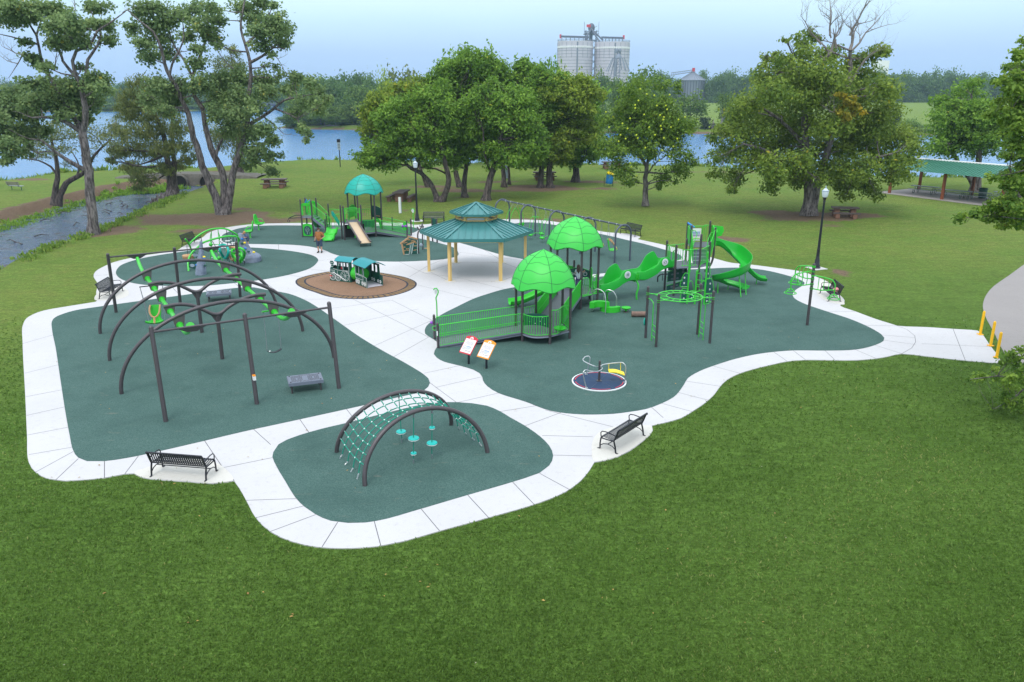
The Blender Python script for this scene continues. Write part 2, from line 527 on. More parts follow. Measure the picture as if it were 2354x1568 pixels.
def ground_material():
 m,nt,b=nodes('lawn_and_soil')
 N,L=nt.nodes,nt.links
 def noise(scale,det=4,ro=0.55,vec=None):
  n=N.new('ShaderNodeTexNoise')
  n.inputs['Scale'].default_value=scale
  n.inputs['Detail'].default_value=det
  n.inputs['Roughness'].default_value=ro
  L.new(vec or tc.outputs['Object'],n.inputs['Vector'])
  return n.outputs['Fac']
 def mixc(f,a,b2):
  x=N.new('ShaderNodeMix')
  x.data_type='RGBA'
  for sck,v in((0,f),(6,a),(7,b2)):
   if isinstance(v,(tuple,float,int)):
    x.inputs[sck].default_value=(*v,1)if isinstance(v,tuple)else v
   else:
    L.new(v,x.inputs[sck])
  return x.outputs[2]
 def rng_(v,a,b2,c=0.0,d=1.0):
  x=N.new('ShaderNodeMapRange')
  L.new(v,x.inputs[0])
  for i,q in enumerate((a,b2,c,d)):
   x.inputs[i+1].default_value=q
  return x.outputs[0]
 def att(nm):
  a=N.new('ShaderNodeAttribute')
  a.attribute_name=nm
  return a.outputs['Fac']
 tc=N.new('ShaderNodeTexCoord')
 base=mixc(rng_(noise(0.10,5),0.35,0.65),(0.150,0.205,0.042),(0.112,0.190,0.034))
 base=mixc(rng_(noise(0.7,5),0.45,0.75,0,0.55),base,(0.185,0.190,0.055))
 lush=mixc(rng_(noise(0.22,5),0.35,0.65),(0.066,0.130,0.020),(0.092,0.165,0.030))
 base=mixc(att('lush'),base,lush)
 base=mixc(att('field'),base,(0.16,0.23,0.045))
 fine=noise(34,4,0.7)
 base=mixc(rng_(fine,0.36,0.50,0.7,0.0),base,(0.026,0.045,0.006))
 mpn=N.new('ShaderNodeMapping')
 mpn.inputs['Scale'].default_value=(1.0,3.0,1.0)
 L.new(tc.outputs['Object'],mpn.inputs[0])
 base=mixc(rng_(noise(14,4,0.7,mpn.outputs[0]),0.52,0.72,0,0.45),base,(0.19,0.24,0.06))
 for s_,st_,lo,hi,dk_,lt_ in((7.0,2.6,.38,.62,.72,1.28),(2.6,2.2,.36,.64,.80,1.22),(.55,3.5,.35,.65,.86,1.12)):
  m2=N.new('ShaderNodeMapping')
  m2 .inputs['Scale'].default_value=(1.0,st_,1.0)
  m2 .inputs['Rotation'].default_value=(0,0,RAD(4))
  L.new(tc.outputs['Object'],m2 .inputs[0])
  q_=rng_(noise(s_,5,0.72,m2 .outputs[0]),lo,hi,dk_,lt_)
  v_=N.new('ShaderNodeVectorMath')
  v_.operation='SCALE'
  L.new(base,v_.inputs[0])
  L.new(q_,v_.inputs['Scale'])
  base=v_.outputs[0]
 soil=mixc(noise(1.6,6,0.65),(0.125,0.085,0.058),(0.24,0.165,0.115))
 soil=mixc(rng_(noise(9,5,0.7),0.45,0.62,0,0.6),soil,(0.07,0.055,0.04))
 d=N.new('ShaderNodeMath')
 d.operation='MULTIPLY_ADD'
 L.new(noise(1.1,6,0.7),d.inputs[0])
 d.inputs[1].default_value=1.5
 L.new(att('dirt'),d.inputs[2])
 base=mixc(rng_(d.outputs[0],1.05,1.35),base,soil)
 sp=N.new('ShaderNodeTexVoronoi')
 sp.inputs['Scale'].default_value=0.9
 L.new(tc.outputs['Object'],sp.inputs['Vector'])
 base=mixc(rng_(sp.outputs['Distance'],0.018,0.026,0.6,0.0),base,(0.52,0.47,0.38))
 L.new(base,b.inputs['Base Color'])
 b.inputs['Roughness'].default_value=0.95
 b.inputs['Specular IOR Level'].default_value=0.1
 bp=N.new('ShaderNodeBump')
 bp.inputs['Strength'].default_value=0.9
 bp.inputs['Distance'].default_value=0.04
 L.new(fine,bp.inputs['Height'])
 L.new(bp.outputs[0],b.inputs['Normal'])
 return m
ground=struct(grid_mesh('ground',gx,gy,gz-0.0,{'dirt':dirt,'field':field,'lush':lush},ground_material()))
def water_mat(name,deep,rough,bump,scale,streak=None):
 m,nt,b=nodes(name)
 N,L=nt.nodes,nt.links
 tc=N.new('ShaderNodeTexCoord')
 mp=N.new('ShaderNodeMapping')
 mp.inputs['Scale'].default_value=scale
 mp.inputs['Rotation'].default_value=(0,0,RAD(8))
 L.new(tc.outputs['Object'],mp.inputs[0])
 n1=N.new('ShaderNodeTexNoise')
 n1 .inputs['Scale'].default_value=1.0
 n1 .inputs['Detail'].default_value=5
 n1 .inputs['Roughness'].default_value=0.6
 L.new(mp.outputs[0],n1 .inputs['Vector'])
 bp=N.new('ShaderNodeBump')
 bp.inputs['Strength'].default_value=bump
 bp.inputs['Distance'].default_value=0.3
 L.new(n1 .outputs['Fac'],bp.inputs['Height'])
 L.new(bp.outputs[0],b.inputs['Normal'])
 b.inputs['Roughness'].default_value=rough
 b.inputs['IOR'].default_value=1.33
 if streak:
  mx=N.new('ShaderNodeMix')
  mx.data_type='RGBA'
  n2=N.new('ShaderNodeTexNoise')
  n2 .inputs['Scale'].default_value=streak[1]
  n2 .inputs['Detail'].default_value=7
  n2 .inputs['Roughness'].default_value=0.7
  L.new(tc.outputs['Object'],n2 .inputs['Vector'])
  r=N.new('ShaderNodeMapRange')
  r.inputs[1].default_value=0.52
  r.inputs[2].default_value=0.66
  L.new(n2 .outputs['Fac'],r.inputs[0])
  L.new(r.outputs[0],mx.inputs[0])
  mx.inputs[6].default_value=(*deep,1)
  mx.inputs[7].default_value=(*streak[0],1)
  L.new(mx.outputs[2],b.inputs['Base Color'])
  r2=N.new('ShaderNodeMapRange')
  r2 .inputs[1].default_value=0.52
  r2 .inputs[2].default_value=0.66
  r2 .inputs[3].default_value=rough
  r2 .inputs[4].default_value=0.8
  L.new(n2 .outputs['Fac'],r2 .inputs[0])
  L.new(r2 .outputs[0],b.inputs['Roughness'])
 else:
  b.inputs['Base Color'].default_value=(*deep,1)
 return m
lk=MB()
lk.add([(-900,30,-1.2),(900,30,-1.2),(900,700,-1.2),(-900,700,-1.2)],[(0,1,2,3)])
struct(lk.build('lake',water_mat('lake_water',(0.06,0.20,0.44),0.16,0.6,(0.35,1.1,1.0)),None,False))
ck=MB()
ck.add([(p[0],p[1],-0.86)for p in[(-55,12),(-25,12),(-31,104.5),(-50,104.5)]],[(0,1,2,3)])
struct(ck.build('creek',water_mat('creek_water',(0.04,0.075,0.15),0.12,0.7,(1.6,3.0,1),((0.085,0.080,0.070),0.8)),None,False))
def concrete(name,col,joint=True):
 m,nt,b=nodes(name)
 N,L=nt.nodes,nt.links
 tc=N.new('ShaderNodeTexCoord')
 def noise(scale,det,ro=0.6):
  n=N.new('ShaderNodeTexNoise')
  n.inputs['Scale'].default_value=scale
  n.inputs['Detail'].default_value=det
  n.inputs['Roughness'].default_value=ro
  L.new(tc.outputs['Object'],n.inputs['Vector'])
  return n.outputs['Fac']
 def rg(v,a,b2,c,d):
  x=N.new('ShaderNodeMapRange')
  L.new(v,x.inputs[0])
  for i,q in enumerate((a,b2,c,d)):
   x.inputs[i+1].default_value=q
  return x.outputs[0]
 def mixc(f,a,c):
  x=N.new('ShaderNodeMix')
  x.data_type='RGBA'
  L.new(f,x.inputs[0])
  if isinstance(a,tuple):
   x.inputs[6].default_value=(*a,1)
  else:
   L.new(a,x.inputs[6])
  x.inputs[7].default_value=(*c,1)
  return x.outputs[2]
 c=mixc(rg(noise(0.35,6),0.35,0.7,0,0.6),col,tuple(x*0.88 for x in col))
 c=mixc(rg(noise(4.5,8,0.75),0.54,0.72,0,0.6),c,tuple(x*y for x,y in zip(col,(0.74,0.70,0.66))))
 c=mixc(rg(noise(9,6,0.75),0.66,0.72,0,0.65),c,tuple(x*y for x,y in zip(col,(0.55,0.46,0.38))))
 L.new(c,b.inputs['Base Color'])
 b.inputs['Roughness'].default_value=0.85
 b.inputs['Specular IOR Level'].default_value=0.25
 bp=N.new('ShaderNodeBump')
 bp.inputs['Strength'].default_value=0.15
 bp.inputs['Distance'].default_value=0.01
 L.new(noise(70,3),bp.inputs['Height'])
 L.new(bp.outputs[0],b.inputs['Normal'])
 return m
M['concrete']=concrete('pale_concrete',(0.55,0.535,0.55))
M['conc2']=concrete('bench_pad_concrete',(0.60,0.575,0.535))
M['joint']=mat('joint_dark',(0.12,0.115,0.125),0.9)  # dark tone of the joint lines in the concrete
def rubber(name,a,c,patch):
 m,nt,b=nodes(name)
 N,L=nt.nodes,nt.links
 tc=N.new('ShaderNodeTexCoord')
 def noise(scale,det,ro=0.6,vec=None):
  n=N.new('ShaderNodeTexNoise')
  n.inputs['Scale'].default_value=scale
  n.inputs['Detail'].default_value=det
  n.inputs['Roughness'].default_value=ro
  L.new(vec or tc.outputs['Object'],n.inputs['Vector'])
  return n.outputs['Fac']
 def mx(f,x,y,lo,hi,amt=1.0):
  r=N.new('ShaderNodeMapRange')
  L.new(f,r.inputs[0])
  r.inputs[1].default_value=lo
  r.inputs[2].default_value=hi
  r.inputs[4].default_value=amt
  q=N.new('ShaderNodeMix')
  q.data_type='RGBA'
  L.new(r.outputs[0],q.inputs[0])
  for i,v in((6,x),(7,y)):
   if isinstance(v,tuple):
    q.inputs[i].default_value=(*v,1)
   else:
    L.new(v,q.inputs[i])
  return q.outputs[2]
 k=mx(noise(26,4,0.8),a,c,0.40,0.62)
 k=mx(noise(0.55,6),k,tuple(q*0.80 for q in a),0.45,0.75,0.6)
 mp=N.new('ShaderNodeMapping')
 mp.inputs['Scale'].default_value=(0.8,3.2,1)
 mp.inputs['Rotation'].default_value=(0,0,RAD(-8))
 L.new(tc.outputs['Object'],mp.inputs[0])
 k=mx(noise(1.5,6,0.68,mp.outputs[0]),k,patch,0.62,0.74,0.6)
 L.new(k,b.inputs['Base Color'])
 b.inputs['Roughness'].default_value=0.9
 b.inputs['Specular IOR Level'].default_value=0.25
 bp=N.new('ShaderNodeBump')
 bp.inputs['Strength'].default_value=0.5
 bp.inputs['Distance'].default_value=0.012
 L.new(noise(45,3),bp.inputs['Height'])
 L.new(bp.outputs[0],b.inputs['Normal'])
 return m
M['rubber']=rubber('teal_rubber',(0.036,0.086,0.076),(0.086,0.150,0.134),(0.22,0.20,0.155))
M['rubbrown']=rubber('brown_rubber',(0.20,0.115,0.072),(0.31,0.185,0.12),(0.40,0.29,0.21))
M['rubblack']=rubber('black_rubber',(0.028,0.030,0.045),(0.05,0.055,0.075),(0.11,0.09,0.08))
M['rubrust']=rubber('amber_rubber',(0.19,0.115,0.055),(0.28,0.175,0.085),(0.33,0.22,0.13))
def outline(px,step=0.35):
 return catmull([G(*p)for p in px],step)
def slab(name,px,z0,z1,material,step=0.35):
 b=MB()
 b.prism([(p.x,p.y)for p in outline(px,step)],z0,z1)
 return struct(b.build(name,material,None,False))
PATH=[(66,1062),(62,1000),(58,910),(52,790),(53,746),(66,728),(100,714),(150,705),(200,697),(219,694),(221,672),(224,652),(215,634),(222,622),(242,611),(264,602),(321,589),(396,578),(408,575),(420,567),(444,556),(465,546),(478,536),(502,527),(539,520),(588,515),(661,513),(700,512.5),(820,512),(930,513),(952,517),(1000,514),(1100,505),(1207,505),(1250,507),(1286,511.5),(1371,530),(1400,534.5),(1440,537),(1471,544),(1466,550),(1475,552),(1494,556),(1534,565),(1600,582),(1656,598),(1680,604),(1722,608),(1778,615),(1840,624),(1880,638),(1904,649),(1927,675),(1941,692),(1931,703),(1966,716),(2013,733.5),(2042,742.5),(2062,748.8),(2130,752),(2190,756),(2246,760),(2253,764),(2276,795),(2296,822),(2300,832),(2290,834),(2218,828.5),(2130,819),(2072,813),(2042,819),(2013,824),(1969,827.7),(1919,828),(1852,827),(1808,830.6),(1778,837),(1740,846),(1700,858),(1672,872),(1655,888),(1640,908),(1620,926),(1590,946),(1564,961),(1520,973),(1498,978),(1500,989),(1494,999),(1447,1036),(1419,1050),(1392,1058),(1366,1062),(1355,1080),(1335,1104),(1300,1130),(1240,1155),(1120,1190),(1000,1223),(930,1243),(870,1255),(800,1260),(730,1257),(670,1244),(622,1222),(588,1190),(566,1150),(550,1122),(538,1105),(489,1111),(434,1107),(373,1103),(324,1097),(310,1088),(287,1089),(240,1098),(200,1102),(150,1105),(110,1100),(82,1085)]
slab('footpath',PATH,-0.3,0.0,M['concrete'])
SURF=[[(120,738),(130,728),(172,714),(230,705),(287,697),(360,687),(441,676),(527,664),(575,660.6),(612,666.7),(661,675),(698,688.7),(730,707),(770,735),(830,777),(880,807),(933,836),(973,860.5),(984,870),(988,880),(984,889),(971,900),(920,912),(852,928),(689,964),(560,992),(450,1018),(340,1043),(290,1053),(240,1060),(200,1060),(180,1052),(168,1035),(160,1000),(150,945),(140,880),(128,800),(120,760)],[(626,1050),(628,1040),(640,1022),(660,1011),(689,1000.5),(740,986),(797,972.6),(870,954),(940,937),(985,928),(1019,925),(1050,925),(1085,927.5),(1118,933),(1149,946),(1173,960.5),(1206,979),(1240,1003),(1262,1025),(1271,1048),(1262,1070),(1240,1087),(1206,1099),(1140,1119),(1074,1138),(1000,1160),(942,1177),(890,1192),(840,1201),(800,1202),(760,1197),(725,1182),(700,1165),(680,1145),(655,1105),(637,1075)],[(976,760),(980,750),(992,739),(1014,724),(1047,707),(1091,686),(1124,675),(1157,665.5),(1181,661),(1250,650),(1320,643),(1400,634),(1450,628.5),(1492,625.7),(1524,623.8),(1580,620),(1636,617.5),(1668,616),(1705,616),(1754,621),(1803,632),(1837,643),(1849,651),(1842,658),(1829,666),(1822,675),(1823,683),(1831,690),(1852,700),(1896,715),(1954,734),(1998,753),(2025,769),(2032,777),(2030,784),(2013,792.5),(1984,800.8),(1954,804.8),(1896,806),(1823,805.7),(1778,809),(1740,814),(1690,825),(1645,839),(1608,853),(1581,869),(1573,881.7),(1560.5,900),(1547.7,913),(1520,927.5),(1484,940.4),(1447,946.7),(1410,951.3),(1365,953),(1319,951.7),(1264,944),(1206,923),(1173,913),(1145,903.5),(1120,888),(1110,875),(1108,866),(1102,858),(1089,850.5),(1060,841.5),(1020,831.4),(1003,821.5),(997,814),(999,806),(1005,797),(1003,785),(988,775.4),(977,767)],[(1042,552),(1050,548),(1100,534),(1150,520),(1188,513.5),(1212,511.5),(1237,512.7),(1285,519),(1340,530),(1407,544),(1436,551),(1480,561),(1527,574.4),(1562,586),(1566,594),(1550,601),(1494,611),(1464,617.8),(1420,623.9),(1371,630),(1325,633),(1285,627),(1240,609),(1207,597),(1163,588.5),(1127,578.7),(1090,567.7),(1050,556)],[(509,546),(512,540),(522,534.7),(551,525),(588,520),(640,518.5),(693,518.8),(745,518.5),(850,519),(925,520),(955,524),(962,528),(955,533),(938,540),(945,545),(968,549.5),(1005,558),(1041,569),(1053,581),(1051,588.5),(1029,594.5),(1000,598),(974,599.5),(924,601.5),(874,600.7),(833,597),(793,591),(763,583),(745,575),(712,567),(672,563),(632,561.8),(573,561),(530,560),(513,556)],[(266.4,627),(270,617.8),(282,608),(319,595.8),(355.6,588.5),(404.5,581),(465.6,573),(530,570),(575.5,569.4),(636.6,573.8),(685.5,580),(717.4,587.3),(730.5,596),(729,603),(710,618),(661,632.5),(600,643.5),(539,650.8),(466,657),(392,657.4),(343,655.7),(309,651.5),(282,643.4),(270,635)],]
for px in SURF:
 slab('play_surface',px,-0.05,0.012,M['rubber'],0.3)
PAD=[(678.7,648.4),(683,642),(698,636.3),(722,630.3),(757,624.5),(800,621),(840,622),(874,627),(904,632),(930,637.3),(953,646.5),(958,653),(954,660.5),(938,669.6),(904,679.6),(873,684.6),(833,687.6),(793,686.6),(757,682.6),(722,671.6),(698,663.5),(683,655.5)]
po=[Vector((p.x,p.y,0))for p in outline(PAD,0.3)]
pc=sum(po,Vector())/len(po)
def inset(poly,d):
 n=len(poly)
 out=[]
 for i in range(n):
  t=(poly[(i+1)%n]-poly[i-1]).normalized()
  nn=Vector((-t.y,t.x,0))
  if nn.dot(pc-poly[i])<0:
   nn=-nn
  out.append(poly[i]+nn*d)
 return out
b=MB()
b.prism([(p.x,p.y)for p in po],-0.05,0.010)
struct(b.build('train_pad',M['rubblack'],None,False))
b=MB()
b.prism([(p.x,p.y)for p in inset(po,0.62)],0.0,0.016)
struct(b.build('train_pad_centre',M['rubbrown'],None,False))
b=MB()
i1,i2=inset(po,0.10),inset(po,0.50)
acc=0
segs=[]
start=0
for i in range(len(po)):
 acc+=(i1[(i+1)%len(po)]-i1[i]).length
 if acc>0.27:
  segs.append((start,i+1))
  start=i+1
  acc=0
for a,c in segs:
 c%=len(po)
 p0,p1,q0,q1=i1[a],i1[c],i2[a],i2[c]
 gapv=0.13
 p0,p1=p0 .lerp(p1,gapv),p1 .lerp(p0,gapv)
 q0,q1=q0 .lerp(q1,gapv),q1 .lerp(q0,gapv)
 b.plate([(p.x,p.y,0.006)for p in(p0,p1,q1,q0)],(0,0,0.010))
struct(b.build('train_pad_sleepers',M['rubrust'],None,False))
PADS=[[(308,1085),(330,1077),(370,1064),(420,1056),(462,1055),(495,1063),(520,1080),(535,1104),(489,1110),(434,1106),(373,1102),(326,1096.5)],[(1366,1060),(1360,1036),(1362,1014),(1378,993),(1410,982),(1450,978),(1494,978.5),(1498,989),(1493,999),(1446,1035),(1419,1049),(1392,1057)],[(221,690),(226,672),(240,663),(262,658),(285,662),(296,672),(290,682),(262,690)],[(1938,700),(1905,694),(1884,682),(1876,668),(1880,652),(1890,645),(1904,650),(1925,676),(1939,693)]]
for px in PADS:
 slab('bench_pad',px,-0.05,0.007,M['conc2'],0.15)
JOINTS=[[(52,790),(122,770)],[(57,858),(136,838)],[(59,912),(143,896)],[(61,955),(150,935)],[(63,1000),(157,982)],[(66,1045),(165,1028)],[(82,1085),(168,1038)],[(128,1103),(180,1054)],[(240,1098),(240,1060)],[(287,1089),(318,1048)],[(470,1013),(512,1075)],[(512,1075),(635,1050)],[(582,986),(622,1022)],[(689,964),(710,994)],[(796,940),(817,967)],[(538,1105),(520,1080)],[(566,1150),(680,1146)],[(588,1190),(697,1163)],[(620,1222),(725,1183)],[(740,1257),(776,1200)],[(875,1254),(860,1198)],[(1010,1220),(968,1170)],[(1123,1190),(1075,1138)],[(1228,1160),(1178,1108)],[(1310,1126),(1240,1088)],[(1364,1048),(1268,1046)],[(1362,1004),(1246,1001)],[(1408,981),(1252,942)],[(1206,979),(1295,946)],[(1149,946),(1255,929)],[(975,858),(1054,841)],[(1001,890.6),(1108,866)],[(988,880),(1048,924.5)],[(1054,924.5),(1145.5,903.5)],[(1524,960),(1497,936)],[(1590,946),(1520,927)],[(1628,920),(1558,902)],[(1655,888),(1576,876)],[(1700,858),(1640,842)],[(1808,830),(1778,809)],[(1851,827),(1823,806)],[(1919,828),(1896,806)],[(2013,824),(1964,803)],[(2072,813),(2010,793)],[(2104,792),(2030,782)],[(2102,776),(2026,770)],[(2062,749),(1986,748)],[(1966,716),(1900,716)],[(2062,749),(2085,758),(2102,772),(2104,786),(2095,800),(2072,813)],[(2190,756),(2218,828)],[(2118,790),(2276,797)],[(698,688),(810,687)],[(740,712),(900,690)],[(790,748),(962,710)],[(860,795),(1000,733)],[(905,820),(985,775)],[(810,687),(985,775)],[(900,690),(1100,790)],[(959,655),(1100,690)],[(940,637),(985,610)],[(985,610),(1060,580)],[(918,602),(975,628)],[(1060,580),(1207,600)],[(1100,566),(1155,601)],[(1060,640),(1160,665)],[(975,628),(1060,640)],[(539,651),(560,668)],[(466,657),(478,672)],[(392,657),(415,680)],[(600,643),(640,672)],[(661,632),(720,640)],[(215,634),(268,630)],[(264,602),(300,602)],[(396,578),(404,581)],[(730,600),(790,592)],[(710,618),(757,624)],[(640,574),(640,562)],[(540,570),(540,560)],[(1494,556),(1470,560)],[(1600,582),(1560,587)],[(1722,608),(1705,616)],[(1840,624),(1815,636)]]
b=MB()
for j in JOINTS:
 ps=[G(*p,0.003)for p in j]
 for a,c in zip(ps,ps[1:]):
  t=(c-a).normalized()
  n=Vector((-t.y,t.x,0))*0.011
  b.add([a-n,c-n,c+n,a+n],[(0,1,2,3)])
GZ=Vector((-2.25,50.45,0))
hx=[GZ+Vector((math.cos(RAD(60*k))*3.15,math.sin(RAD(60*k))*3.15,0.003))for k in range(6)]
for a,c in zip(hx,hx[1:]+hx[:1]):
 t=(c-a).normalized()
 n=Vector((-t.y,t.x,0))*0.012
 b.add([a-n,c-n,c+n,a+n],[(0,1,2,3)])
struct(b.build('footpath_joints',M['joint'],None,False))
ROAD=[(2353,608),(2321,631),(2283,658),(2268,675),(2260,693),(2259,708),(2266,730),(2285,765),(2302,800),(2322,830),(2352,860),(2400,900),(2900,900),(3200,700),(2900,560),(2500,540),(2400,580)]
slab('road',ROAD,-0.3,-0.012,concrete('road_asphalt',(0.30,0.275,0.27)),0.5)
def leaf_mat(name,dark,light,warm,warm_amt=0.08,trans=0.42):
 m=bpy.data.materials.new(name)
 m.use_nodes=True
 nt=m.node_tree
 N,L=nt.nodes,nt.links
 b=N['Principled BSDF']
 a=N.new('ShaderNodeAttribute')
 a.attribute_name='tint'
 r=N.new('ShaderNodeValToRGB')
 L.new(a.outputs['Fac'],r.inputs[0])
 e=r.color_ramp.elements
 e[0].position=0
 e[0].color=(*dark,1)
 e[1].position=1.0
 e[1].color=(*warm,1)
 k=r.color_ramp.elements.new(max(0.05,0.92-warm_amt))
 k.color=(*light,1)
 L.new(r.outputs[0],b.inputs['Base Color'])
 b.inputs['Roughness'].default_value=0.62
 b.inputs['Specular IOR Level'].default_value=0.25
 t=N.new('ShaderNodeBsdfTranslucent')
 L.new(r.outputs[0],t.inputs['Color'])
 x=N.new('ShaderNodeMixShader')
 x.inputs[0].default_value=trans
 L.new(b.outputs[0],x.inputs[1])
 L.new(t.outputs[0],x.inputs[2])
 L.new(x.outputs[0],N['Material Output'].inputs['Surface'])
 return m
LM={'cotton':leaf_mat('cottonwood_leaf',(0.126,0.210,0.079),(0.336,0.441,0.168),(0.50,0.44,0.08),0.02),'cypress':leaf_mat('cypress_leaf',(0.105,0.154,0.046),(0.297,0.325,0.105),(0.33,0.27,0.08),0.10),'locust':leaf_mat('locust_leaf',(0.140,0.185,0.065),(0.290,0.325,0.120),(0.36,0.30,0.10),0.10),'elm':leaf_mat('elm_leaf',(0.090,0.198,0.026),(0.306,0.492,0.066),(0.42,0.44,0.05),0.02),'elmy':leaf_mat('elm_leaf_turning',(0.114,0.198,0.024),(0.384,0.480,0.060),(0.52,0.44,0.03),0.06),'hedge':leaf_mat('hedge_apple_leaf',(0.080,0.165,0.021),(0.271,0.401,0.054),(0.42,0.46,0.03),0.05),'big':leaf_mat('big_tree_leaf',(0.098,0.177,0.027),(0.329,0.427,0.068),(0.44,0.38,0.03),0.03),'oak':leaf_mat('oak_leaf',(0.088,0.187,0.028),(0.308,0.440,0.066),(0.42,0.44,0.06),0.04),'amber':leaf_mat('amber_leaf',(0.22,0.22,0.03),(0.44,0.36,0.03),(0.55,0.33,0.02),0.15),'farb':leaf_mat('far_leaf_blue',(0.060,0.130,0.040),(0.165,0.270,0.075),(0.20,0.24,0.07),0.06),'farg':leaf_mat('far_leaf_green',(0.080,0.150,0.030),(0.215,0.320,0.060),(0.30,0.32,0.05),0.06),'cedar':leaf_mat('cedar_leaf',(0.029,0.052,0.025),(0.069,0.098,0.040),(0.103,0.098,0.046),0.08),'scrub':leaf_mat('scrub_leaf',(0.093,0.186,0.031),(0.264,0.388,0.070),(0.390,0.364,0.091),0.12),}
def cards(lobes,n,size,seed,aspect=0.55,droop=0.0,spread=0.17,shell=0.42,pack=24):
 """leaf cards gathered in clumps through the volume of each lobe"""
 r=np.random.default_rng(seed)
 lob=np.array([l[:6]for l in lobes],float)
 wt=np.array([(l[6]if len(l)>6 else 1.0)for l in lobes])*(lob[:,3]*lob[:,4]*lob[:,5])**(2/3)
 cnt=np.maximum(6,(n*wt/wt.sum()).astype(int))
 cs,ns,ts=[],[],[]
 for l,c in zip(lob,cnt):
  k=max(3,c//pack)
  d=r.normal(size=(k,3))
  d/=np.linalg.norm(d,axis=1)[:,None]
  rad=r.uniform(0,1,k)**shell
  sub=d*rad[:,None]
  pick=r.integers(0,k,c)
  R3=l[3:6]
  sg=spread*R3 .mean()+0.05
  p=sub[pick]*R3+r.normal(size=(c,3))*sg*np.array([1,1,0.75])
  out=p/R3
  out/=np.linalg.norm(out,axis=1)[:,None]+1e-6
  nn=out*0.6+r.normal(size=(c,3))*0.6+np.array([0,0,0.35])
  cs.append(p+l[:3])
  ns.append(nn)
  tone=r.uniform(0.05,0.76,k)
  ts.append(np.clip(tone[pick]+r.normal(size=c)*0.10+(r.uniform(size=c)<0.015)*0.4,0,1))
 c=np.concatenate(cs)
 nn=np.concatenate(ns)
 nn/=np.linalg.norm(nn,axis=1)[:,None]+1e-6
 t=np.concatenate(ts)
 m=len(c)
 a=r.normal(size=(m,3))
 a-=nn*(a*nn).sum(1)[:,None]
 a/=np.linalg.norm(a,axis=1)[:,None]+1e-6
 if droop:
  a=a*(1-droop)+np.array([0,0,-1.0])*droop
  a/=np.linalg.norm(a,axis=1)[:,None]+1e-6
 bb=np.cross(nn,a)
 s=size*r.uniform(0.6,1.35,m)[:,None]
 L=a*s*0.5
 W=bb*s*0.5*aspect
 fold=nn*s*0.10
 v=np.stack([c-L,c+W+fold-L*0.15,c+L,c-W+fold-L*0.15],1)
 return v.reshape(-1,3),np.repeat(t,4)
def card_obj(name,v,t,material,parent=None,extra=None):
 """mesh of quads; extra = (verts, faces, material) appended, e.g. far trunks"""
 me=bpy.data.meshes.new(name)
 nv=len(v)
 q=np.arange(nv,dtype=np.int32)
 ls=np.arange(0,nv,4,dtype=np.int32)
 mi=np.zeros(nv//4,np.int32)
 if extra:
  ev=np.array(extra[0],float)
  lo=[]
  st=[]
  off=nv
  for f in extra[1]:
   st.append(off)
   lo.extend([nv+i for i in f])
   off+=len(f)
  v=np.concatenate([v,ev])
  t=np.concatenate([t,np.zeros(len(ev))])
  q=np.concatenate([q,np.array(lo,np.int32)])
  ls=np.concatenate([ls,np.array(st,np.int32)])
  mi=np.concatenate([mi,np.ones(len(extra[1]),np.int32)])
 me.vertices.add(len(v))
 me.vertices.foreach_set('co',v.ravel().astype(np.float32))
 me.loops.add(len(q))
 me.loops.foreach_set('vertex_index',q)
 me.polygons.add(len(ls))
 me.polygons.foreach_set('loop_start',ls)
 me.materials.append(material)
 if extra:
  me.materials.append(extra[2])
  me.polygons.foreach_set('material_index',mi)
 me.update(calc_edges=True)
 at=me.attributes.new('tint','FLOAT','POINT')
 at.data.foreach_set('value',t.astype(np.float32))
 o=bpy.data.objects.new(name,me)
 COL.objects.link(o)
 if parent is not None:
  o.parent=parent
 return o
def limb_pts(pts,wobble=0.06,step=0.5,seed=0):
 r=random.Random(seed)
 out=catmull(pts,step,closed=False)
 return[p+Vector((r.gauss(0,wobble),r.gauss(0,wobble),r.gauss(0,wobble*0.4)))if 0<i<len(out)-1 else p for i,p in enumerate(out)]
def branch_tree(mb,p0,d,length,r0,depth,rnd,up=0.25,n=5):
 pts=[p0]
 dd=d.normalized()
 k=4
 for i in range(k):
  dd=(dd+Vector((rnd.gauss(0,.22),rnd.gauss(0,.22),rnd.gauss(0,.18)+up*0.18))).normalized()
  pts.append(pts[-1]+dd*length/k)
 mb.tube(pts,[r0*(1-0.75*i/k)for i in range(k+1)],n,cap=False)
 if depth>0:
  for i in range(1,k+1):
   for s in range(1 if i<k else 2):
    side=Vector((rnd.gauss(0,1),rnd.gauss(0,1),rnd.gauss(0,.7)+up)).normalized()
    branch_tree(mb,pts[i],dd*0.5+side*0.8,length*rnd.uniform(.4,.65),r0*(1-0.7*i/k)*0.65,depth-1,rnd,up,4)
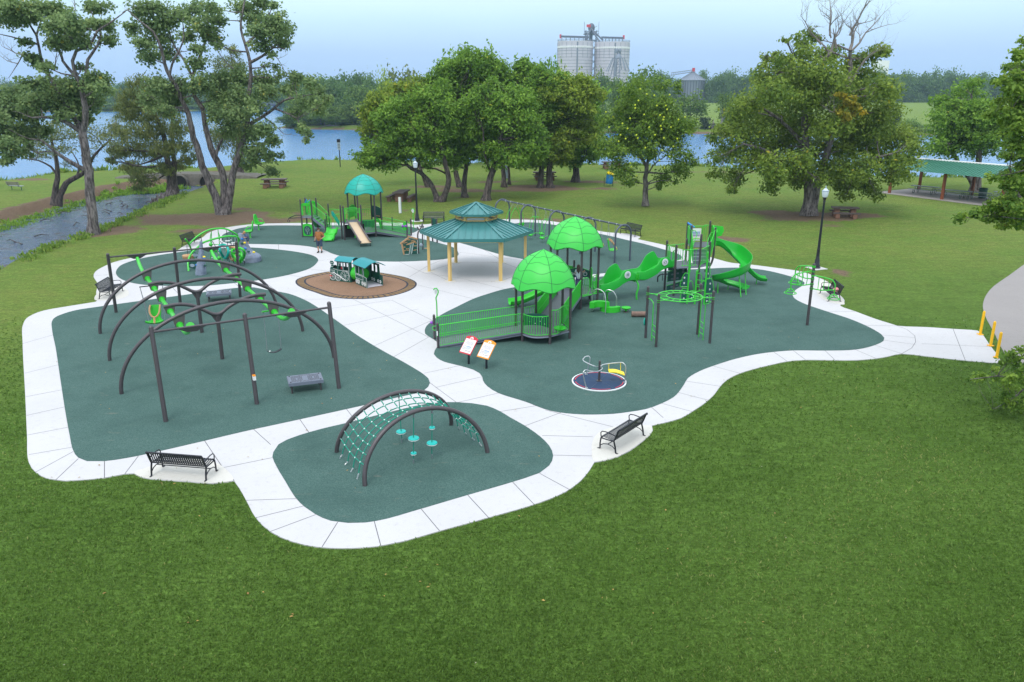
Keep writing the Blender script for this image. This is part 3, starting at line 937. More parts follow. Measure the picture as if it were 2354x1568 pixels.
def make_tree(label,base,limbs,lobes,nleaf,size,leaf,bark='bark',seed=1,name='tree',aspect=0.55,droop=0,spread=0.17,dead=None,group=None,twigs=True,segs=9,shell=0.42,pack=24):
 """limbs: list of (points, r0, r1); lobes in world coords; root empty at the base"""
 base=Vector(base)
 base.z=min(0.0,base.z)
 t=thing(name,label,'tree',base,0,group)
 tr=MB()
 ends=[]
 for i,(pts,r0,r1)in enumerate(limbs):
  pp=limb_pts([Vector(p)-base for p in pts],0.012+0.12*r1,0.55,seed*31+i)
  m=len(pp)
  rs=[]
  for j in range(m):
   f=j/max(1,m-1)
   rr=r0+(r1-r0)*f
   if pp[j].z<0.7 and r0>0.14:
    rr*=1+0.55*(0.7-max(0,pp[j].z))**2/0.49
   rs.append(rr)
  tr.tube(pp,rs,segs,cap=True)
  ends+=[(p,q)for p,q in zip(pp[m//3:],rs[m//3:])]
 rnd=random.Random(seed)
 if twigs:
  for l in lobes:
   c=Vector(l[:3])-base
   best=min(ends,key=lambda e:(e[0]-c).length+(0 if e[0].z<c.z else 1.5))
   s=best[0]
   dist=(c-s).length
   if dist>9:
    continue
   mid=s.lerp(c,0.5)+Vector((rnd.gauss(0,.1),rnd.gauss(0,.1),rnd.gauss(0,.06)))*dist
   pp=limb_pts([s,mid,c],0.03,0.6,rnd.random())
   rb=min(best[1]*0.6,0.03+0.02*dist)
   tr.tube(pp,[rb*(1-0.75*j/(len(pp)-1))for j in range(len(pp))],5,cap=False)
   for q in range(4):
    k=rnd.randrange(len(pp)//2,len(pp))
    e=c+Vector((rnd.uniform(-.9,.9)*l[3],rnd.uniform(-.9,.9)*l[4],rnd.uniform(-.8,.9)*l[5]))
    tr.tube([pp[k],pp[k].lerp(e,.5)+Vector((0,0,.06*dist)),e],[rb*.35,rb*.22,rb*.08],4,cap=False)
 tr.build('trunk',M[bark],t)
 if dead:
  rd=random.Random(seed+5)
  for(p0,d,ln,r0,dep)in dead:
   db=MB()
   branch_tree(db,Vector(p0)-base,Vector(d),ln,r0,dep,rd,0.55)
   db.build('dead_branch',M['barkg'],t)
 rel=[(l[0]-base.x,l[1]-base.y,l[2]-base.z)+tuple(l[3:])for l in lobes]
 v,tt=cards(rel,nleaf,size,seed,aspect,droop,spread,shell,pack)
 card_obj('crown',v,tt,LM[leaf],t)
 return t
def pxl(conv,Y,items,depth,seed,dens=1.0,dk=1.0):
 """foliage masses read off the photo: (x, y, rx, ry) -> ellipsoids at depth Y +- depth"""
 r=random.Random(seed)
 out=[]
 for it in items:
  x,y,rx,ry=it[:4]
  Yd=Y+r.uniform(-depth,depth)
  a=R(*conv(x,y),Yd)
  e=R(*conv(x+rx,y),Yd)
  u=R(*conv(x,y-ry),Yd)
  wx=abs(e.x-a.x)
  wz=abs(u.z-a.z)
  out.append((a.x,a.y,a.z,wx,(wx+wz)*0.55*dk,wz,(it[4]if len(it)>4 else 1.0)*(.45 if Y==27.0 and y>2700 else 1)))
 return out
Z1=lambda x,y:(x*0.29309,y*0.29309)
Z2=lambda x,y:(574.46+x*0.29309,y*0.29309)
ZC=lambda x,y:(1148.92+x*0.29309,y*0.29309)
ZD=lambda x,y:(1663.64+x*0.29309,y*0.29309)
OV=lambda x,y:(x,y)
def limb(conv,Y,pts,r0,r1,y0=0.0,y1=0.0):
 n=len(pts)
 return([R(*conv(*p),Y+y0+(y1-y0)*i/max(1,n-1))for i,p in enumerate(pts)],r0,r1)
Y1=64.1
T1L=[limb(Z1,Y1,[(733,1843),(725,1750),(710,1568),(692,1340),(668,1150),(645,1030)],0.40,0.30),limb(Z1,Y1,[(645,1040),(668,960),(672,850),(640,700),(602,600)],0.26,0.17,0,-.6),limb(Z1,Y1,[(640,1040),(560,980),(450,925),(330,920),(250,925)],0.20,0.06,0,-1.5),limb(Z1,Y1,[(602,610),(540,545),(490,480),(480,420),(400,330)],0.13,0.05,-.6,1.0),limb(Z1,Y1,[(600,605),(568,480),(600,400),(700,360),(760,250),(850,190),(985,90)],0.14,0.03,-.6,-1.5),limb(Z1,Y1,[(645,700),(670,580),(690,470),(770,350),(790,220),(740,150),(700,60)],0.15,0.04,0,1.5),limb(Z1,Y1,[(640,1020),(560,880),(430,670),(350,530),(305,370),(290,280),(330,130),(320,20)],0.20,0.05,0,2),limb(Z1,Y1,[(292,290),(230,190),(150,160),(60,180)],0.09,0.03,1.4,0),limb(Z1,Y1,[(300,350),(160,310),(0,270)],0.09,0.03,1,0),limb(Z1,Y1,[(655,1330),(540,1262),(420,1182),(320,1100),(230,1090)],0.19,0.05,0,-2),limb(Z1,Y1,[(430,1190),(300,1200),(280,1260)],0.06,0.03,-1,-1),limb(Z1,Y1,[(330,500),(250,430),(180,430),(140,500),(70,610)],0.07,0.015,1.2,0)]
T1C=[(80,60,140,70),(250,60,120,70),(230,140,120,60),(80,160,90,60),(420,90,120,80),(430,210,110,80),(560,180,120,90),(600,290,130,90),(430,330,100,70),(640,340,80,50),(760,50,110,60),(820,190,90,60),(850,310,80,60),(180,340,60,40),(260,460,80,60),(340,520,60,60),(520,330,90,60),(20,20,100,60),(-60,120,90,90),(700,200,70,50),(640,520,60,40,.6),(250,660,110,60),(420,700,140,80),(600,690,150,90),(760,630,110,70),(800,700,80,60),(130,760,130,80),(300,800,160,90),(520,800,150,90),(700,800,120,80),(60,870,110,80),(220,900,130,70),(500,900,120,60),(650,930,80,60),(60,1000,110,90),(180,1050,120,80),(330,1020,100,60),(90,1150,110,80),(50,1250,80,60,.6),(-60,950,110,120),(-70,760,110,110),(-60,1130,90,90),(220,1180,70,40,.5)]
dead1=[(R(*Z1(180,430),Y1),(-1,0,-.1),2.2,.05,2),(R(*Z1(140,500),Y1),(-1,0,-.3),2.0,.04,2),(R(*Z1(960,100),Y1),(1,0,.4),1.6,.03,2),(R(*Z1(430,560),Y1),(.6,0,1),2.0,.05,2),(R(*Z1(580,120),Y1),(.4,0,1),1.8,.04,2)]
make_tree('tall cottonwood with a single leaning trunk on the near bank of the creek',G(215,538),T1L,pxl(Z1,Y1,T1C,2.2,3),32000,0.235,'cotton','bark',4,'cottonwood_tree',dead=dead1,aspect=.85,spread=.23,shell=.7,pack=30)
Y2=74.7
T2L=[limb(Z1,Y2,[(1740,1690),(1715,1620),(1690,1540),(1640,1430),(1590,1300),(1560,1180),(1520,1080),(1490,950),(1455,850),(1420,770)],0.40,0.20,0,-.5),limb(Z1,Y2,[(1420,775),(1390,690),(1340,610),(1290,500),(1265,380),(1200,250),(1100,170),(1000,80)],0.20,0.04,-.5,-2),limb(Z1,Y2,[(1752,1690),(1755,1600),(1745,1350),(1680,1220),(1640,1110),(1610,980),(1590,860),(1530,760),(1510,600),(1545,510),(1600,350),(1645,230),(1620,130),(1640,20)],0.38,0.05,.2,1.5),limb(Z1,Y2,[(1500,590),(1450,480),(1390,400),(1340,300),(1320,180)],0.13,0.04,.8,2),limb(Z1,Y2,[(1330,600),(1350,500),(1400,410),(1440,300),(1430,150)],0.11,0.04,-.6,-1),limb(Z1,Y2,[(1768,1690),(1790,1600),(1830,1350),(1900,1130),(1940,980),(1945,800),(1968,600),(1958,480),(1920,340),(1888,230),(1900,100),(1930,-40)],0.38,0.06,0,.5),limb(Z1,Y2,[(1965,490),(2060,440),(2140,375),(2235,385)],0.14,0.04,.2,-1),limb(Z1,Y2,[(1925,350),(2040,250),(2100,150),(2130,60)],0.13,0.04,.3,1),limb(Z1,Y2,[(1945,985),(2050,920),(2150,850),(2220,790),(2330,765),(2450,740)],0.17,0.04,0,-1.5),limb(Z1,Y2,[(2150,850),(2250,890),(2330,930),(2365,1000),(2400,1090)],0.10,0.02,-.6,-1.5),limb(Z1,Y2,[(2070,920),(2140,970),(2225,1050)],0.07,0.02,-.6,-1.2),limb(Z1,Y2,[(1690,1230),(1715,1150),(1755,1068)],0.15,0.10,.2,.1)]
T2C=[(1040,230,80,60),(1100,80,110,70),(1230,60,120,70),(1180,200,120,80),(1300,160,110,80),(1260,300,110,80),(1120,350,90,60),(1180,450,110,60),(1320,420,80,60),(1420,120,100,70),(1540,80,110,70),(1660,60,100,60),(1700,160,90,70),(1560,200,110,80),(1650,280,100,80),(1480,280,80,60),(1560,370,80,50,.8),(1700,340,60,40,.7),(1560,500,100,60),(1900,60,120,60),(2050,30,120,50),(2150,40,60,30),(2000,140,130,80),(2150,160,110,80),(2220,250,80,90),(2100,250,120,70),(1980,240,90,60),(2190,340,80,60),(2050,350,90,60),(2130,425,70,35,.7),(2120,520,60,45,.6),(2200,600,60,45,.6),(1250,680,130,90),(1200,790,120,80),(1400,680,130,80),(1350,800,120,80),(1570,680,120,90),(1750,620,130,80),(1880,600,100,80),(1720,750,130,90),(2050,620,110,80),(2080,720,100,80),(1850,760,120,90),(1700,880,110,80),(1860,900,100,80),(2000,850,90,70),(1780,1020,100,80,.8),(1960,1050,110,80),(2080,1030,110,70),(2150,1100,70,50),(1990,1180,110,80),(2120,1230,90,60),(1950,1280,90,45),(2110,1340,70,40),(2320,600,55,45),(2260,700,70,55),(2305,620,70,50),(2430,660,90,55),(2520,720,70,55),(2410,800,110,55),(2500,850,70,55),(2340,880,80,45),(2360,1010,55,45),(2420,1040,50,38),(2390,1095,36,26),(2560,775,45,45),(1300,880,90,60)]
dead2=[(R(*Z1(2140,425),Y2),(.6,0,-.8),2.2,.04,2),(R(*Z1(2225,1050),Y2),(.7,0,-.5),1.3,.03,1),(R(*Z1(1500,720),Y2),(-1,-.6,.1),1.8,.04,2),(R(*Z1(1830,540),Y2),(-1,0,.1),3.2,.06,1),(R(*Z1(1480,330),Y2),(.3,0,1),1.6,.04,2)]
make_tree('tall three-stemmed cottonwood standing on bare brown soil behind the green spring seats',G(513,492),T2L,pxl(Z1,Y2,T2C,2.4,5),40000,0.24,'cotton','bark',9,'cottonwood_tree',dead=dead2,aspect=.85,spread=.23,shell=.7,pack=30)
Y3=91.6
CYC=[(1080,650,100,70),(1010,760,100,70),(1150,770,110,80),(960,830,70,50),(1010,900,110,80),(1150,900,120,90),(1290,880,110,80),(940,1030,90,70),(1080,1040,120,80),(1240,1030,120,90),(1390,990,100,80),(910,1180,80,60),(1010,1170,110,80),(1150,1190,120,90),(1290,1170,110,80),(1420,1140,100,80),(1490,1240,70,55),(1030,1310,90,60),(1130,1390,100,80),(1280,1320,90,60),(1390,1300,80,50),(880,1260,60,40),(1090,1460,80,40),(1330,760,90,80),(1230,660,60,60)]
make_tree('bald cypress with twin dark trunks and drooping olive foliage beside the creek',G(395,440),[limb(Z1,Y3,[(1340,1540),(1335,1400),(1310,1250),(1280,1050),(1200,850),(1120,650)],.42,.08),limb(Z1,Y3,[(1372,1530),(1368,1400),(1360,1200),(1350,1000),(1340,800)],.36,.08,.3,.6)],pxl(Z1,Y3,CYC,3,7),24000,0.32,'cypress','barkd',12,'cypress_tree',aspect=.34,droop=.55,spread=.15)
Y3b=112
CYD=[(1810,400,70,60),(1720,500,80,60),(1860,500,80,70),(1780,600,110,80),(1900,640,90,80),(1830,760,130,90),(1800,900,140,90),(1880,1020,140,90),(1820,1130,140,80),(1900,1200,110,60),(1700,1060,90,80)]
make_tree('second bald cypress rising behind the three-stemmed cottonwood',G(551,402),[limb(Z1,Y3b,[(1880,1370),(1880,1200),(1860,900),(1830,600),(1810,430)],.50,.08)],pxl(Z1,Y3b,CYD,2.5,8),11000,0.34,'cypress','barkd',13,'cypress_tree',aspect=.36,droop=.5)
Y4=81.1
LOC=[(400,1050,150,60),(550,1080,150,55),(480,1170,120,50),(830,1050,110,60),(870,980,90,55),(770,1110,90,55),(340,1220,140,45),(190,1190,120,45),(560,1290,60,35),(640,1010,110,50),(450,970,110,50),(320,1130,110,50),(700,1230,70,35),(900,1100,60,40),(250,1080,100,50)]
make_tree('leaning two-stemmed locust with thin feathery foliage across the creek',G(128,472),[limb(Z1,Y4,[(435,1610),(430,1530),(450,1400),(440,1250),(405,1100),(410,980)],.34,.07),limb(Z1,Y4,[(447,1610),(470,1530),(520,1440),(600,1390),(680,1340),(740,1220),(850,1110)],.34,.07,0,1),limb(Z1,Y4,[(445,1370),(400,1310),(300,1260),(170,1240)],.12,.03),limb(Z1,Y4,[(600,1390),(620,1300),(560,1180)],.12,.03,.5,1.5)],pxl(Z1,Y4,LOC,2.5,9),5200,0.24,'locust','barkd',15,'locust_tree',aspect=.4,droop=.2,spread=.22,shell=.6)
def auto_lobes(conv,Y,cx,cy,rx,ry,n,seed,lr=0.30,depth=None,flat=0.0):
 r=random.Random(seed)
 a=R(*conv(cx,cy),Y)
 wx=abs(R(*conv(cx+rx,cy),Y).x-a.x)
 wz=abs(R(*conv(cx,cy-ry),Y).z-a.z)
 wy=depth or(wx*0.9)
 out=[]
 for i in range(n):
  while True:
   d=Vector((r.gauss(0,1),r.gauss(0,1),r.gauss(0,1))).normalized()
   if d.z>-0.75 or r.random()<.3:
    break
  q=r.uniform(.45,1.0)**.6*(1-lr*.75)
  s=lr*r.uniform(.7,1.3)
  out.append((a.x+d.x*q*wx,a.y+d.y*q*wy,a.z+d.z*q*wz,s*wx,s*wy,s*wz*.85,1.0))
 out.append((a.x,a.y,a.z,wx*.5,wy*.5,wz*.5,.5))
 return out
def grove(label,base_px,limbs,ell,n,leaf,size=0.36,seed=1,group='trees of the lakeside grove',bark='barkd',nl=30,lr=.33,spread=.24):
 b0=G(*base_px)
 lob=[]
 for i,(cx,cy,rx,ry)in enumerate(ell):
  lob+=auto_lobes(OV,b0 .y,cx,cy,rx,ry,nl,seed*7+i,lr)
 return make_tree(label,b0,[limb(OV,b0 .y,p,r0,r1,0,dy)for(p,r0,r1,dy)in limbs],lob,int(n*1.6),size*.95,leaf,bark,seed,'grove_tree',group=group,spread=spread)
grove('leaning double-trunked grove tree nearest the dark lamp post, at the front of the grove',(1010,463),[([(1005,464),(998,440),(985,415),(968,398),(935,380),(915,330)],.30,.10,1),([(1014,463),(1025,440),(1031,412),(1024,380),(1010,330),(980,260)],.34,.10,-1),([(1026,400),(1000,388),(960,385),(905,378)],.10,.03,-1)],[(930,300,85,88),(1000,265,70,85),(880,360,72,40),(975,350,70,45)],19000,'elm',.34,21)
grove('slim dark grove tree with a curved trunk at the left edge of the grove',(966,430),[([(990,440),(980,425),(972,405),(962,375),(950,320),(930,250)],.22,.08,0)],[(900,250,75,60),(855,300,40,60),(950,215,60,45)],9000,'elmy',.36,22)
grove('straight dark grove trunk just right of the leaning double trunk, set back',(1052,430),[([(1058,431),(1050,410),(1047,385),(1050,330),(1060,250)],.34,.10,0)],[(1080,165,85,62),(1020,200,60,50),(1120,200,55,50)],10000,'elm',.40,23)
grove('thick-trunked grove tree on the litter patch, left of the trunk that leans right',(1064,453),[([(1068,455),(1066,430),(1068,405),(1072,370),(1075,300)],.33,.12,0)],[(1075,290,75,80),(1050,350,55,45),(1115,340,50,50)],11000,'elm',.34,24)
grove('thick grove trunk leaning right behind the end of the long swing frame',(1117,460),[([(1117,461),(1120,435),(1128,405),(1138,375),(1150,320),(1165,260)],.42,.14,0),([(1130,400),(1115,360),(1110,300)],.14,.06,-1)],[(1175,270,85,85),(1120,240,60,70),(1215,330,55,55),(1160,350,70,40)],17000,'elm',.34,25)
grove('first of a close pair of slim grove trunks standing in a ring of bare soil',(1158,430),[([(1158,430),(1157,405),(1155,380),(1150,330),(1160,250)],.30,.1,0)],[(1150,180,65,55),(1205,190,55,60)],8000,'elm',.40,26)
grove('thinner second trunk of the close pair, half hidden by it',(1170,424),[([(1170,424),(1170,400),(1168,370),(1180,300)],.18,.08,0)],[(1215,215,55,60),(1190,300,50,50)],7000,'elm',.40,27)
grove('grove tree whose trunk stands left of the picnic table under the grove, on dark litter',(1240,431),[([(1241,432),(1243,410),(1244,380),(1250,320),(1240,250)],.36,.12,0)],[(1250,270,75,95),(1215,350,60,50),(1275,210,60,50)],14000,'elm',.36,28)
grove('stout grove tree right beside it, directly in front of the picnic table under the grove',(1264,431),[([(1264,432),(1262,410),(1263,380),(1272,320),(1290,250)],.40,.12,0)],[(1300,230,80,70),(1330,300,55,60),(1275,340,55,50),(1340,210,50,45)],14000,'elmy',.36,29)
grove('rightmost tree of the grove, its trunk nearest the blue barrel',(1322,418),[([(1322,419),(1323,400),(1323,370),(1322,310),(1325,240)],.44,.12,0)],[(1335,290,62,90),(1360,340,45,40),(1300,360,45,35),(1345,230,50,50)],11000,'elm',.40,30)
YA=79.5
ap=auto_lobes(ZC,YA,1130,990,330,330,34,41,.27)
ap+=pxl(ZC,YA,[(840,960,80,60),(1480,1000,70,70),(830,1150,90,90),(960,1330,100,90),(1020,1420,60,50),(1280,1390,60,70),(1400,1330,90,80),(1500,1260,60,50),(1380,680,50,50),(1000,700,80,60),(1250,660,80,50),(1100,650,80,50),(920,1180,100,100),(1400,1180,110,100),(1250,1460,30,40),(1380,1430,26,30)],2.5,42)
apple=make_tree('hedge apple tree hung with yellow-green fruit, standing alone left of the tower',G(1483,475),[limb(ZC,YA,[(1140,1612),(1140,1500),(1142,1400),(1150,1300)],.30,.20),limb(ZC,YA,[(1150,1310),(1090,1200),(1060,1050),(1070,880),(1080,760)],.17,.05),limb(ZC,YA,[(1150,1310),(1180,1180),(1230,1000),(1270,850),(1290,740)],.15,.04,0,1.5),limb(ZC,YA,[(1148,1370),(1170,1350),(1200,1300),(1330,1200)],.09,.03,0,-1),limb(ZC,YA,[(1120,1260),(1000,1150),(900,1080)],.10,.03,0,-1)],ap,30000,0.26,'hedge','bark',44,'hedge_apple_tree',spread=.24)
fr=MB()
fr.ball((0,0,0),0.085,8,6)
fo=fr.build('fruit',mat('hedge_apple',(0.55,0.62,0.02),0.6,0,0.15,20,0.5,60),apple)
rf=random.Random(5)
FR=[(830,880),(945,710),(1060,825),(1085,790),(1060,850),(1150,740),(1210,750),(1300,830),(1330,745),(1410,700),(1255,905),(1285,920),(1260,990),(1265,1015),(1400,940),(1450,920),(960,970),(855,1000),(1000,1010),(1080,1085),(1070,1060),(985,1090),(945,1060),(930,1110),(1215,1060),(1285,1085),(1140,1160),(960,1185),(1270,1180),(1330,1230),(905,1250),(1020,1280),(1030,1310),(1290,1320),(1450,1280),(1450,1235),(1340,1000),(1130,900),(1170,1000),(880,1210),(1390,1090),(1100,700),(1230,830),(1020,930),(1360,1150),(1250,1260),(940,1240),(1070,1380),(1280,940),(1310,860)]
for i,(fx,fy)in enumerate(FR):
 f=fo if i==0 else fo.copy()
 if i:
  COL.objects.link(f)
  f.parent=apple
 p=R(*ZC(fx,fy),YA)
 k=math.sqrt(max(0.05,1-((fx-1130)/400)**2-((fy-1000)/420)**2))
 p=R(*ZC(fx,fy),YA-4.2*k)
 f.location=p-apple.location
YB=73.9
BG=[(700,560,170,120),(560,640,150,110),(880,640,170,120),(1080,600,140,110),(480,480,90,70),(600,330,70,60),(690,270,50,60),(640,420,110,70),(850,420,110,70),(1000,500,110,80),(1200,420,90,60),(1260,400,50,40),(1120,450,70,60),(480,320,36,22),(340,450,60,40),(400,420,30,30),(320,520,40,30),(330,610,120,90),(400,720,150,100),(600,780,170,110),(820,800,180,110),(1050,760,150,110),(1240,680,110,100),(1310,720,80,50),(200,820,140,100),(120,900,110,80),(350,900,170,110),(560,960,180,110),(800,980,180,110),(1040,950,170,110),(1250,880,130,110),(60,1030,120,90),(200,1060,160,100),(420,1110,170,110),(660,1160,180,110),(900,1160,170,110),(1120,1120,170,110),(1330,1060,130,100),(1460,1080,90,80),(1500,1160,70,70),(40,1190,120,80),(200,1250,150,90),(420,1290,150,90),(640,1340,140,90),(880,1330,150,90),(1080,1310,150,90),(1280,1260,140,90),(1420,1270,110,70),(80,1400,80,60),(60,1480,40,40),(400,1390,110,60),(360,1470,60,50),(560,1430,80,60),(760,1420,60,40),(950,1440,110,80),(960,1530,60,50),(1130,1440,100,70),(1200,1530,50,40),(1330,1380,100,60),(1430,1370,60,40),(720,300,40,40),(-60,1080,60,60),(-80,1250,60,50),(-60,1370,60,40),(740,700,120,90),(480,560,120,80),(990,1050,120,90),(330,1200,130,90),(600,1240,130,80),(1180,1000,130,100)]
bgl=pxl(ZD,YB,BG,4.5,51,dk=1.3)
dead3=[(R(*ZD(835,420),YB),(.0,0,1),2.7,.13,3),(R(*ZD(830,280),YB),(.10,0,1),3.6,.09,3),(R(*ZD(985,400),YB),(.05,0,1),2.5,.16,3),(R(*ZD(985,280),YB),(.25,0,1),3.4,.10,3),(R(*ZD(1000,400),YB),(.9,0,.7),4.2,.10,3),(R(*ZD(760,350),YB),(-.8,0,.5),3.2,.08,3),(R(*ZD(840,300),YB),(-.6,0,1),2.8,.07,3),(R(*ZD(880,380),YB),(.1,0,1),1.7,.12,0),(R(*ZD(970,690),YB-3.5),(.4,-.1,1),3.5,.10,2),(R(*ZD(900,890),YB-4.5),(-1,-.4,.1),2.4,.06,2)]
bigt=make_tree('very wide dense tree with bare dead branches at its top, behind the tall lamp post',G(1862,495),[limb(ZD,YB,[(655,1690),(660,1600),(665,1500),(650,1350),(640,1100),(640,850),(700,600),(830,420)],.50,.16),limb(ZD,YB,[(690,1690),(710,1560),(730,1450),(780,1300),(850,1050),(930,800),(985,600),(990,400)],.42,.15,.2,.5),limb(ZD,YB,[(660,1450),(500,1300),(330,1180),(150,1130)],.26,.08,0,-2),limb(ZD,YB,[(730,1450),(950,1330),(1150,1250),(1350,1200)],.26,.08,0,-2),limb(ZD,YB,[(640,1150),(450,950),(300,850),(220,800)],.22,.06,0,-1)],bgl,60000,0.30,'big','bark',52,'wide_tree',dead=dead3,spread=.24)
v,tt=cards([(l[0]-bigt.location.x,l[1]-bigt.location.y,l[2])+tuple(l[3:])for l in pxl(ZD,YB-5.0,[(960,790,60,50),(1010,830,60,45),(930,880,50,50),(1060,880,45,40),(960,930,45,40),(900,750,30,26)],.5,53)],620,.34,54)
card_obj('turning_leaves',v,tt,LM['amber'],bigt)
YS=91.0
sh=auto_lobes(ZD,YS,1930,960,300,290,34,61,.28)+pxl(ZD,YS,[(1900,720,110,80),(1960,640,70,60),(1720,780,90,80),(1660,1120,90,90),(1740,1180,120,60),(2100,1000,120,120),(2150,1150,100,90),(1820,1140,130,90),(1680,950,80,80),(1980,1180,100,60)],2.5,62)
make_tree('round bright green tree with a forked trunk rising behind the picnic shelter roof',G(2234,443),[limb(ZD,YS,[(1946,1520),(1955,1450),(1935,1400),(1880,1330),(1800,1200),(1780,1000)],.36,.10),limb(ZD,YS,[(1978,1520),(1990,1430),(1985,1350),(2000,1200),(1950,950),(1940,750)],.42,.10)],sh,22000,.34,'elm','bark',63,'shelter_tree',spread=.24)
YO=27.0
OKC=[(2352,320,40,20),(2340,410,60,18),(2330,450,50,20),(2290,520,70,28),(2250,545,45,14),(2350,560,60,40),(2300,610,90,30),(2150,635,40,14),(2190,640,50,18),(2340,680,80,40),(2250,700,70,24),(2300,760,90,40),(2180,790,60,16),(2330,830,70,40),(2200,860,80,24),(2110,900,50,20),(2300,910,90,40),(2240,960,70,26),(2330,1010,70,40),(2200,1060,60,22),(2300,1090,80,40),(2270,1150,70,30),(2340,1200,70,40),(2250,1230,50,20),(2320,1300,60,40),(2280,1370,70,26),(2200,1385,70,18),(2110,1395,40,14),(2330,1430,60,36),(2250,1460,60,26),(2320,1520,70,40),(2230,1560,70,26),(2120,1600,60,22),(2300,1620,80,36),(2200,1650,80,26),(2060,1650,60,16),(1960,1680,50,15),(1860,1690,40,12),(1830,1715,40,12),(2150,1710,70,24),(2270,1720,80,36),(2050,1720,30,12),(2330,1760,50,26),(2180,1770,40,18),(2350,1690,40,40),(2250,2800,50,24),(2310,2800,60,30),(2350,2760,50,26),(2180,2830,40,16),(2290,2860,60,26),(2350,2900,50,40),(2130,2900,40,14),(2050,2960,60,16),(1980,2965,45,12),(1930,2975,26,10),(2180,2950,60,22),(2260,2960,70,26),(2330,3000,50,36),(2220,3020,50,22),(2290,3070,60,30),(2180,3110,50,20),(2110,3190,30,16),(2230,3170,60,26),(2310,3160,60,30),(2160,3220,50,14),(2350,3100,40,40),(2350,3230,40,24)]
okl=pxl(ZD,YO,OKC,1.3,71,dk=1.5)
r_=random.Random(72)
for k in range(40):
 yo_,zo_=YO+r_.uniform(-3.4,3.4),r_.uniform(2.4,13.8)
 okl.append((.642*(yo_*CP+(CAMH-zo_)*SP)+r_.uniform(1.5,9),yo_,zo_,r_.uniform(.6,1.1),r_.uniform(.6,1.1),r_.uniform(.4,.7),.15))
ob=Vector((23.3,27.6,0))
OE=lambda x,y,d=0:R(*ZD(x,y),YO+d)
make_tree('near oak reaching into the frame at the right edge with lobed leaves on thin branches',ob,[([ob,ob+Vector((0,0,3)),ob+Vector((-.2,0,7)),ob+Vector((-.4,.1,13))],.42,.10),([ob+Vector((0,0,4.5)),OE(2600,1560),OE(2350,1590),OE(2100,1690),OE(1830,1710)],.12,.012),([ob+Vector((0,0,2.4)),OE(2700,2900),OE(2350,2960),OE(2150,2950),OE(1930,2975)],.10,.012),([OE(2350,3050),OE(2260,3130),OE(2110,3210)],.03,.01),([ob+Vector((-.2,0,6.5)),OE(2700,900),OE(2400,870),OE(2110,900)],.12,.012),([ob+Vector((-.3,0,8)),OE(2600,640),OE(2400,560),OE(2240,545)],.10,.012),([ob+Vector((-.1,0,5.5)),OE(2600,1250),OE(2380,1330),OE(2110,1395)],.10,.012),([ob+Vector((-.4,0,9.5)),OE(2600,500),OE(2450,380),OE(2330,330)],.08,.012)],okl,30000,0.15,'oak','bark',73,'oak_tree',aspect=.55,spread=.20,twigs=True,segs=8)
def far_variant(seed,shape=1.0,n=2000,leaf=1.0):
 """unit tree: height 1, crown radius about .42"""
 r=random.Random(seed)
 lob=[]
 for i in range(22):
  a=r.uniform(0,2*PI)
  z=r.uniform(.13,.90)
  k=math.sqrt(max(.05,1-((z-.50)/.48)**2))*.34*r.uniform(.4,1)
  s=r.uniform(.10,.17)
  lob.append((k*math.cos(a),k*math.sin(a),z,s,s,s*.85,1))
 v,t=cards(lob,n,.062*leaf,seed,.7,0,.2)
 mb=MB()
 mb.tube([(0,0,0),(.01,0,.25),(0,0,.6)],[.028,.02,.008],6)
 for i in range(4):
  l=lob[i]
  mb.tube([(0,0,.3),(l[0]*.5,l[1]*.5,.45),(l[0],l[1],l[2])],[.014,.009,.004],4)
 return v,t,mb
FV=[far_variant(100+i)for i in range(6)]
FM={}
def far_tree(name,label,px,Y,top,width,leaf,k,group=None,base=None,zb=0.3,cat='tree'):
 """px column, row of its top, crown width in px, at depth Y"""
 p=R(px,top,Y)
 key=(k%6,leaf)
 if key not in FM:
  v,t,mb=FV[k%6]
  o=card_obj(name,v,t,LM[leaf],None,(mb.v,mb.f,M['bark']))
  FM[key]=o.data
 else:
  o=bpy.data.objects.new(name,FM[key])
  COL.objects.link(o)
 h=p.z-zb
 wd=abs(R(px+width,top,Y).x-p.x)
 o.location=(p.x,Y,zb)
 o.scale=(wd/.92,wd/.92,h/1.0)
 o.rotation_euler=(0,0,(k*2.4)%6.28)
 tag(o,label,cat,group)
 return o
PEN='trees on the wooded point across the water'
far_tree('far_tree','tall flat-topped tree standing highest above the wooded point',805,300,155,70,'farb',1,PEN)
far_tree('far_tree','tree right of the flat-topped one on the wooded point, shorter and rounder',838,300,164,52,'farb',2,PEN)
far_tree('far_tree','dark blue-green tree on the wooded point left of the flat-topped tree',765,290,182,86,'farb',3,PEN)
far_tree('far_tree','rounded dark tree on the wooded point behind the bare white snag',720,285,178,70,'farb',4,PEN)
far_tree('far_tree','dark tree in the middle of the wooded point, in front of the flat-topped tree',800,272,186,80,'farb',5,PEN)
far_tree('far_tree','pale green willow on the shore of the wooded point, right of the bare snag',822,255,196,92,'farg',0,PEN)
far_tree('far_tree','yellow-green low willow where the wooded point meets the grove',858,252,226,78,'farg',2,PEN)
far_tree('far_tree','loose pale tree at the tip of the wooded point, beside the cottonwood branch',690,262,204,80,'farg',4,PEN)
far_tree('far_tree','small shrubby tree low at the waterline on the tip of the wooded point',672,258,252,56,'farg',1,PEN)
far_tree('far_tree','low leafy shrub tree at the foot of the bare snag',735,253,256,60,'farg',3,PEN)
far_tree('far_tree','low leafy shrub tree on the shore left of the pale willow',770,253,262,56,'farg',5,PEN)
far_tree('far_tree','olive spreading tree rising behind the left end of the grove',921,200,140,88,'cypress',1,None)
far_tree('far_tree','yellowing tree peering over the left end of the grove',888,190,168,60,'elmy',3,None)
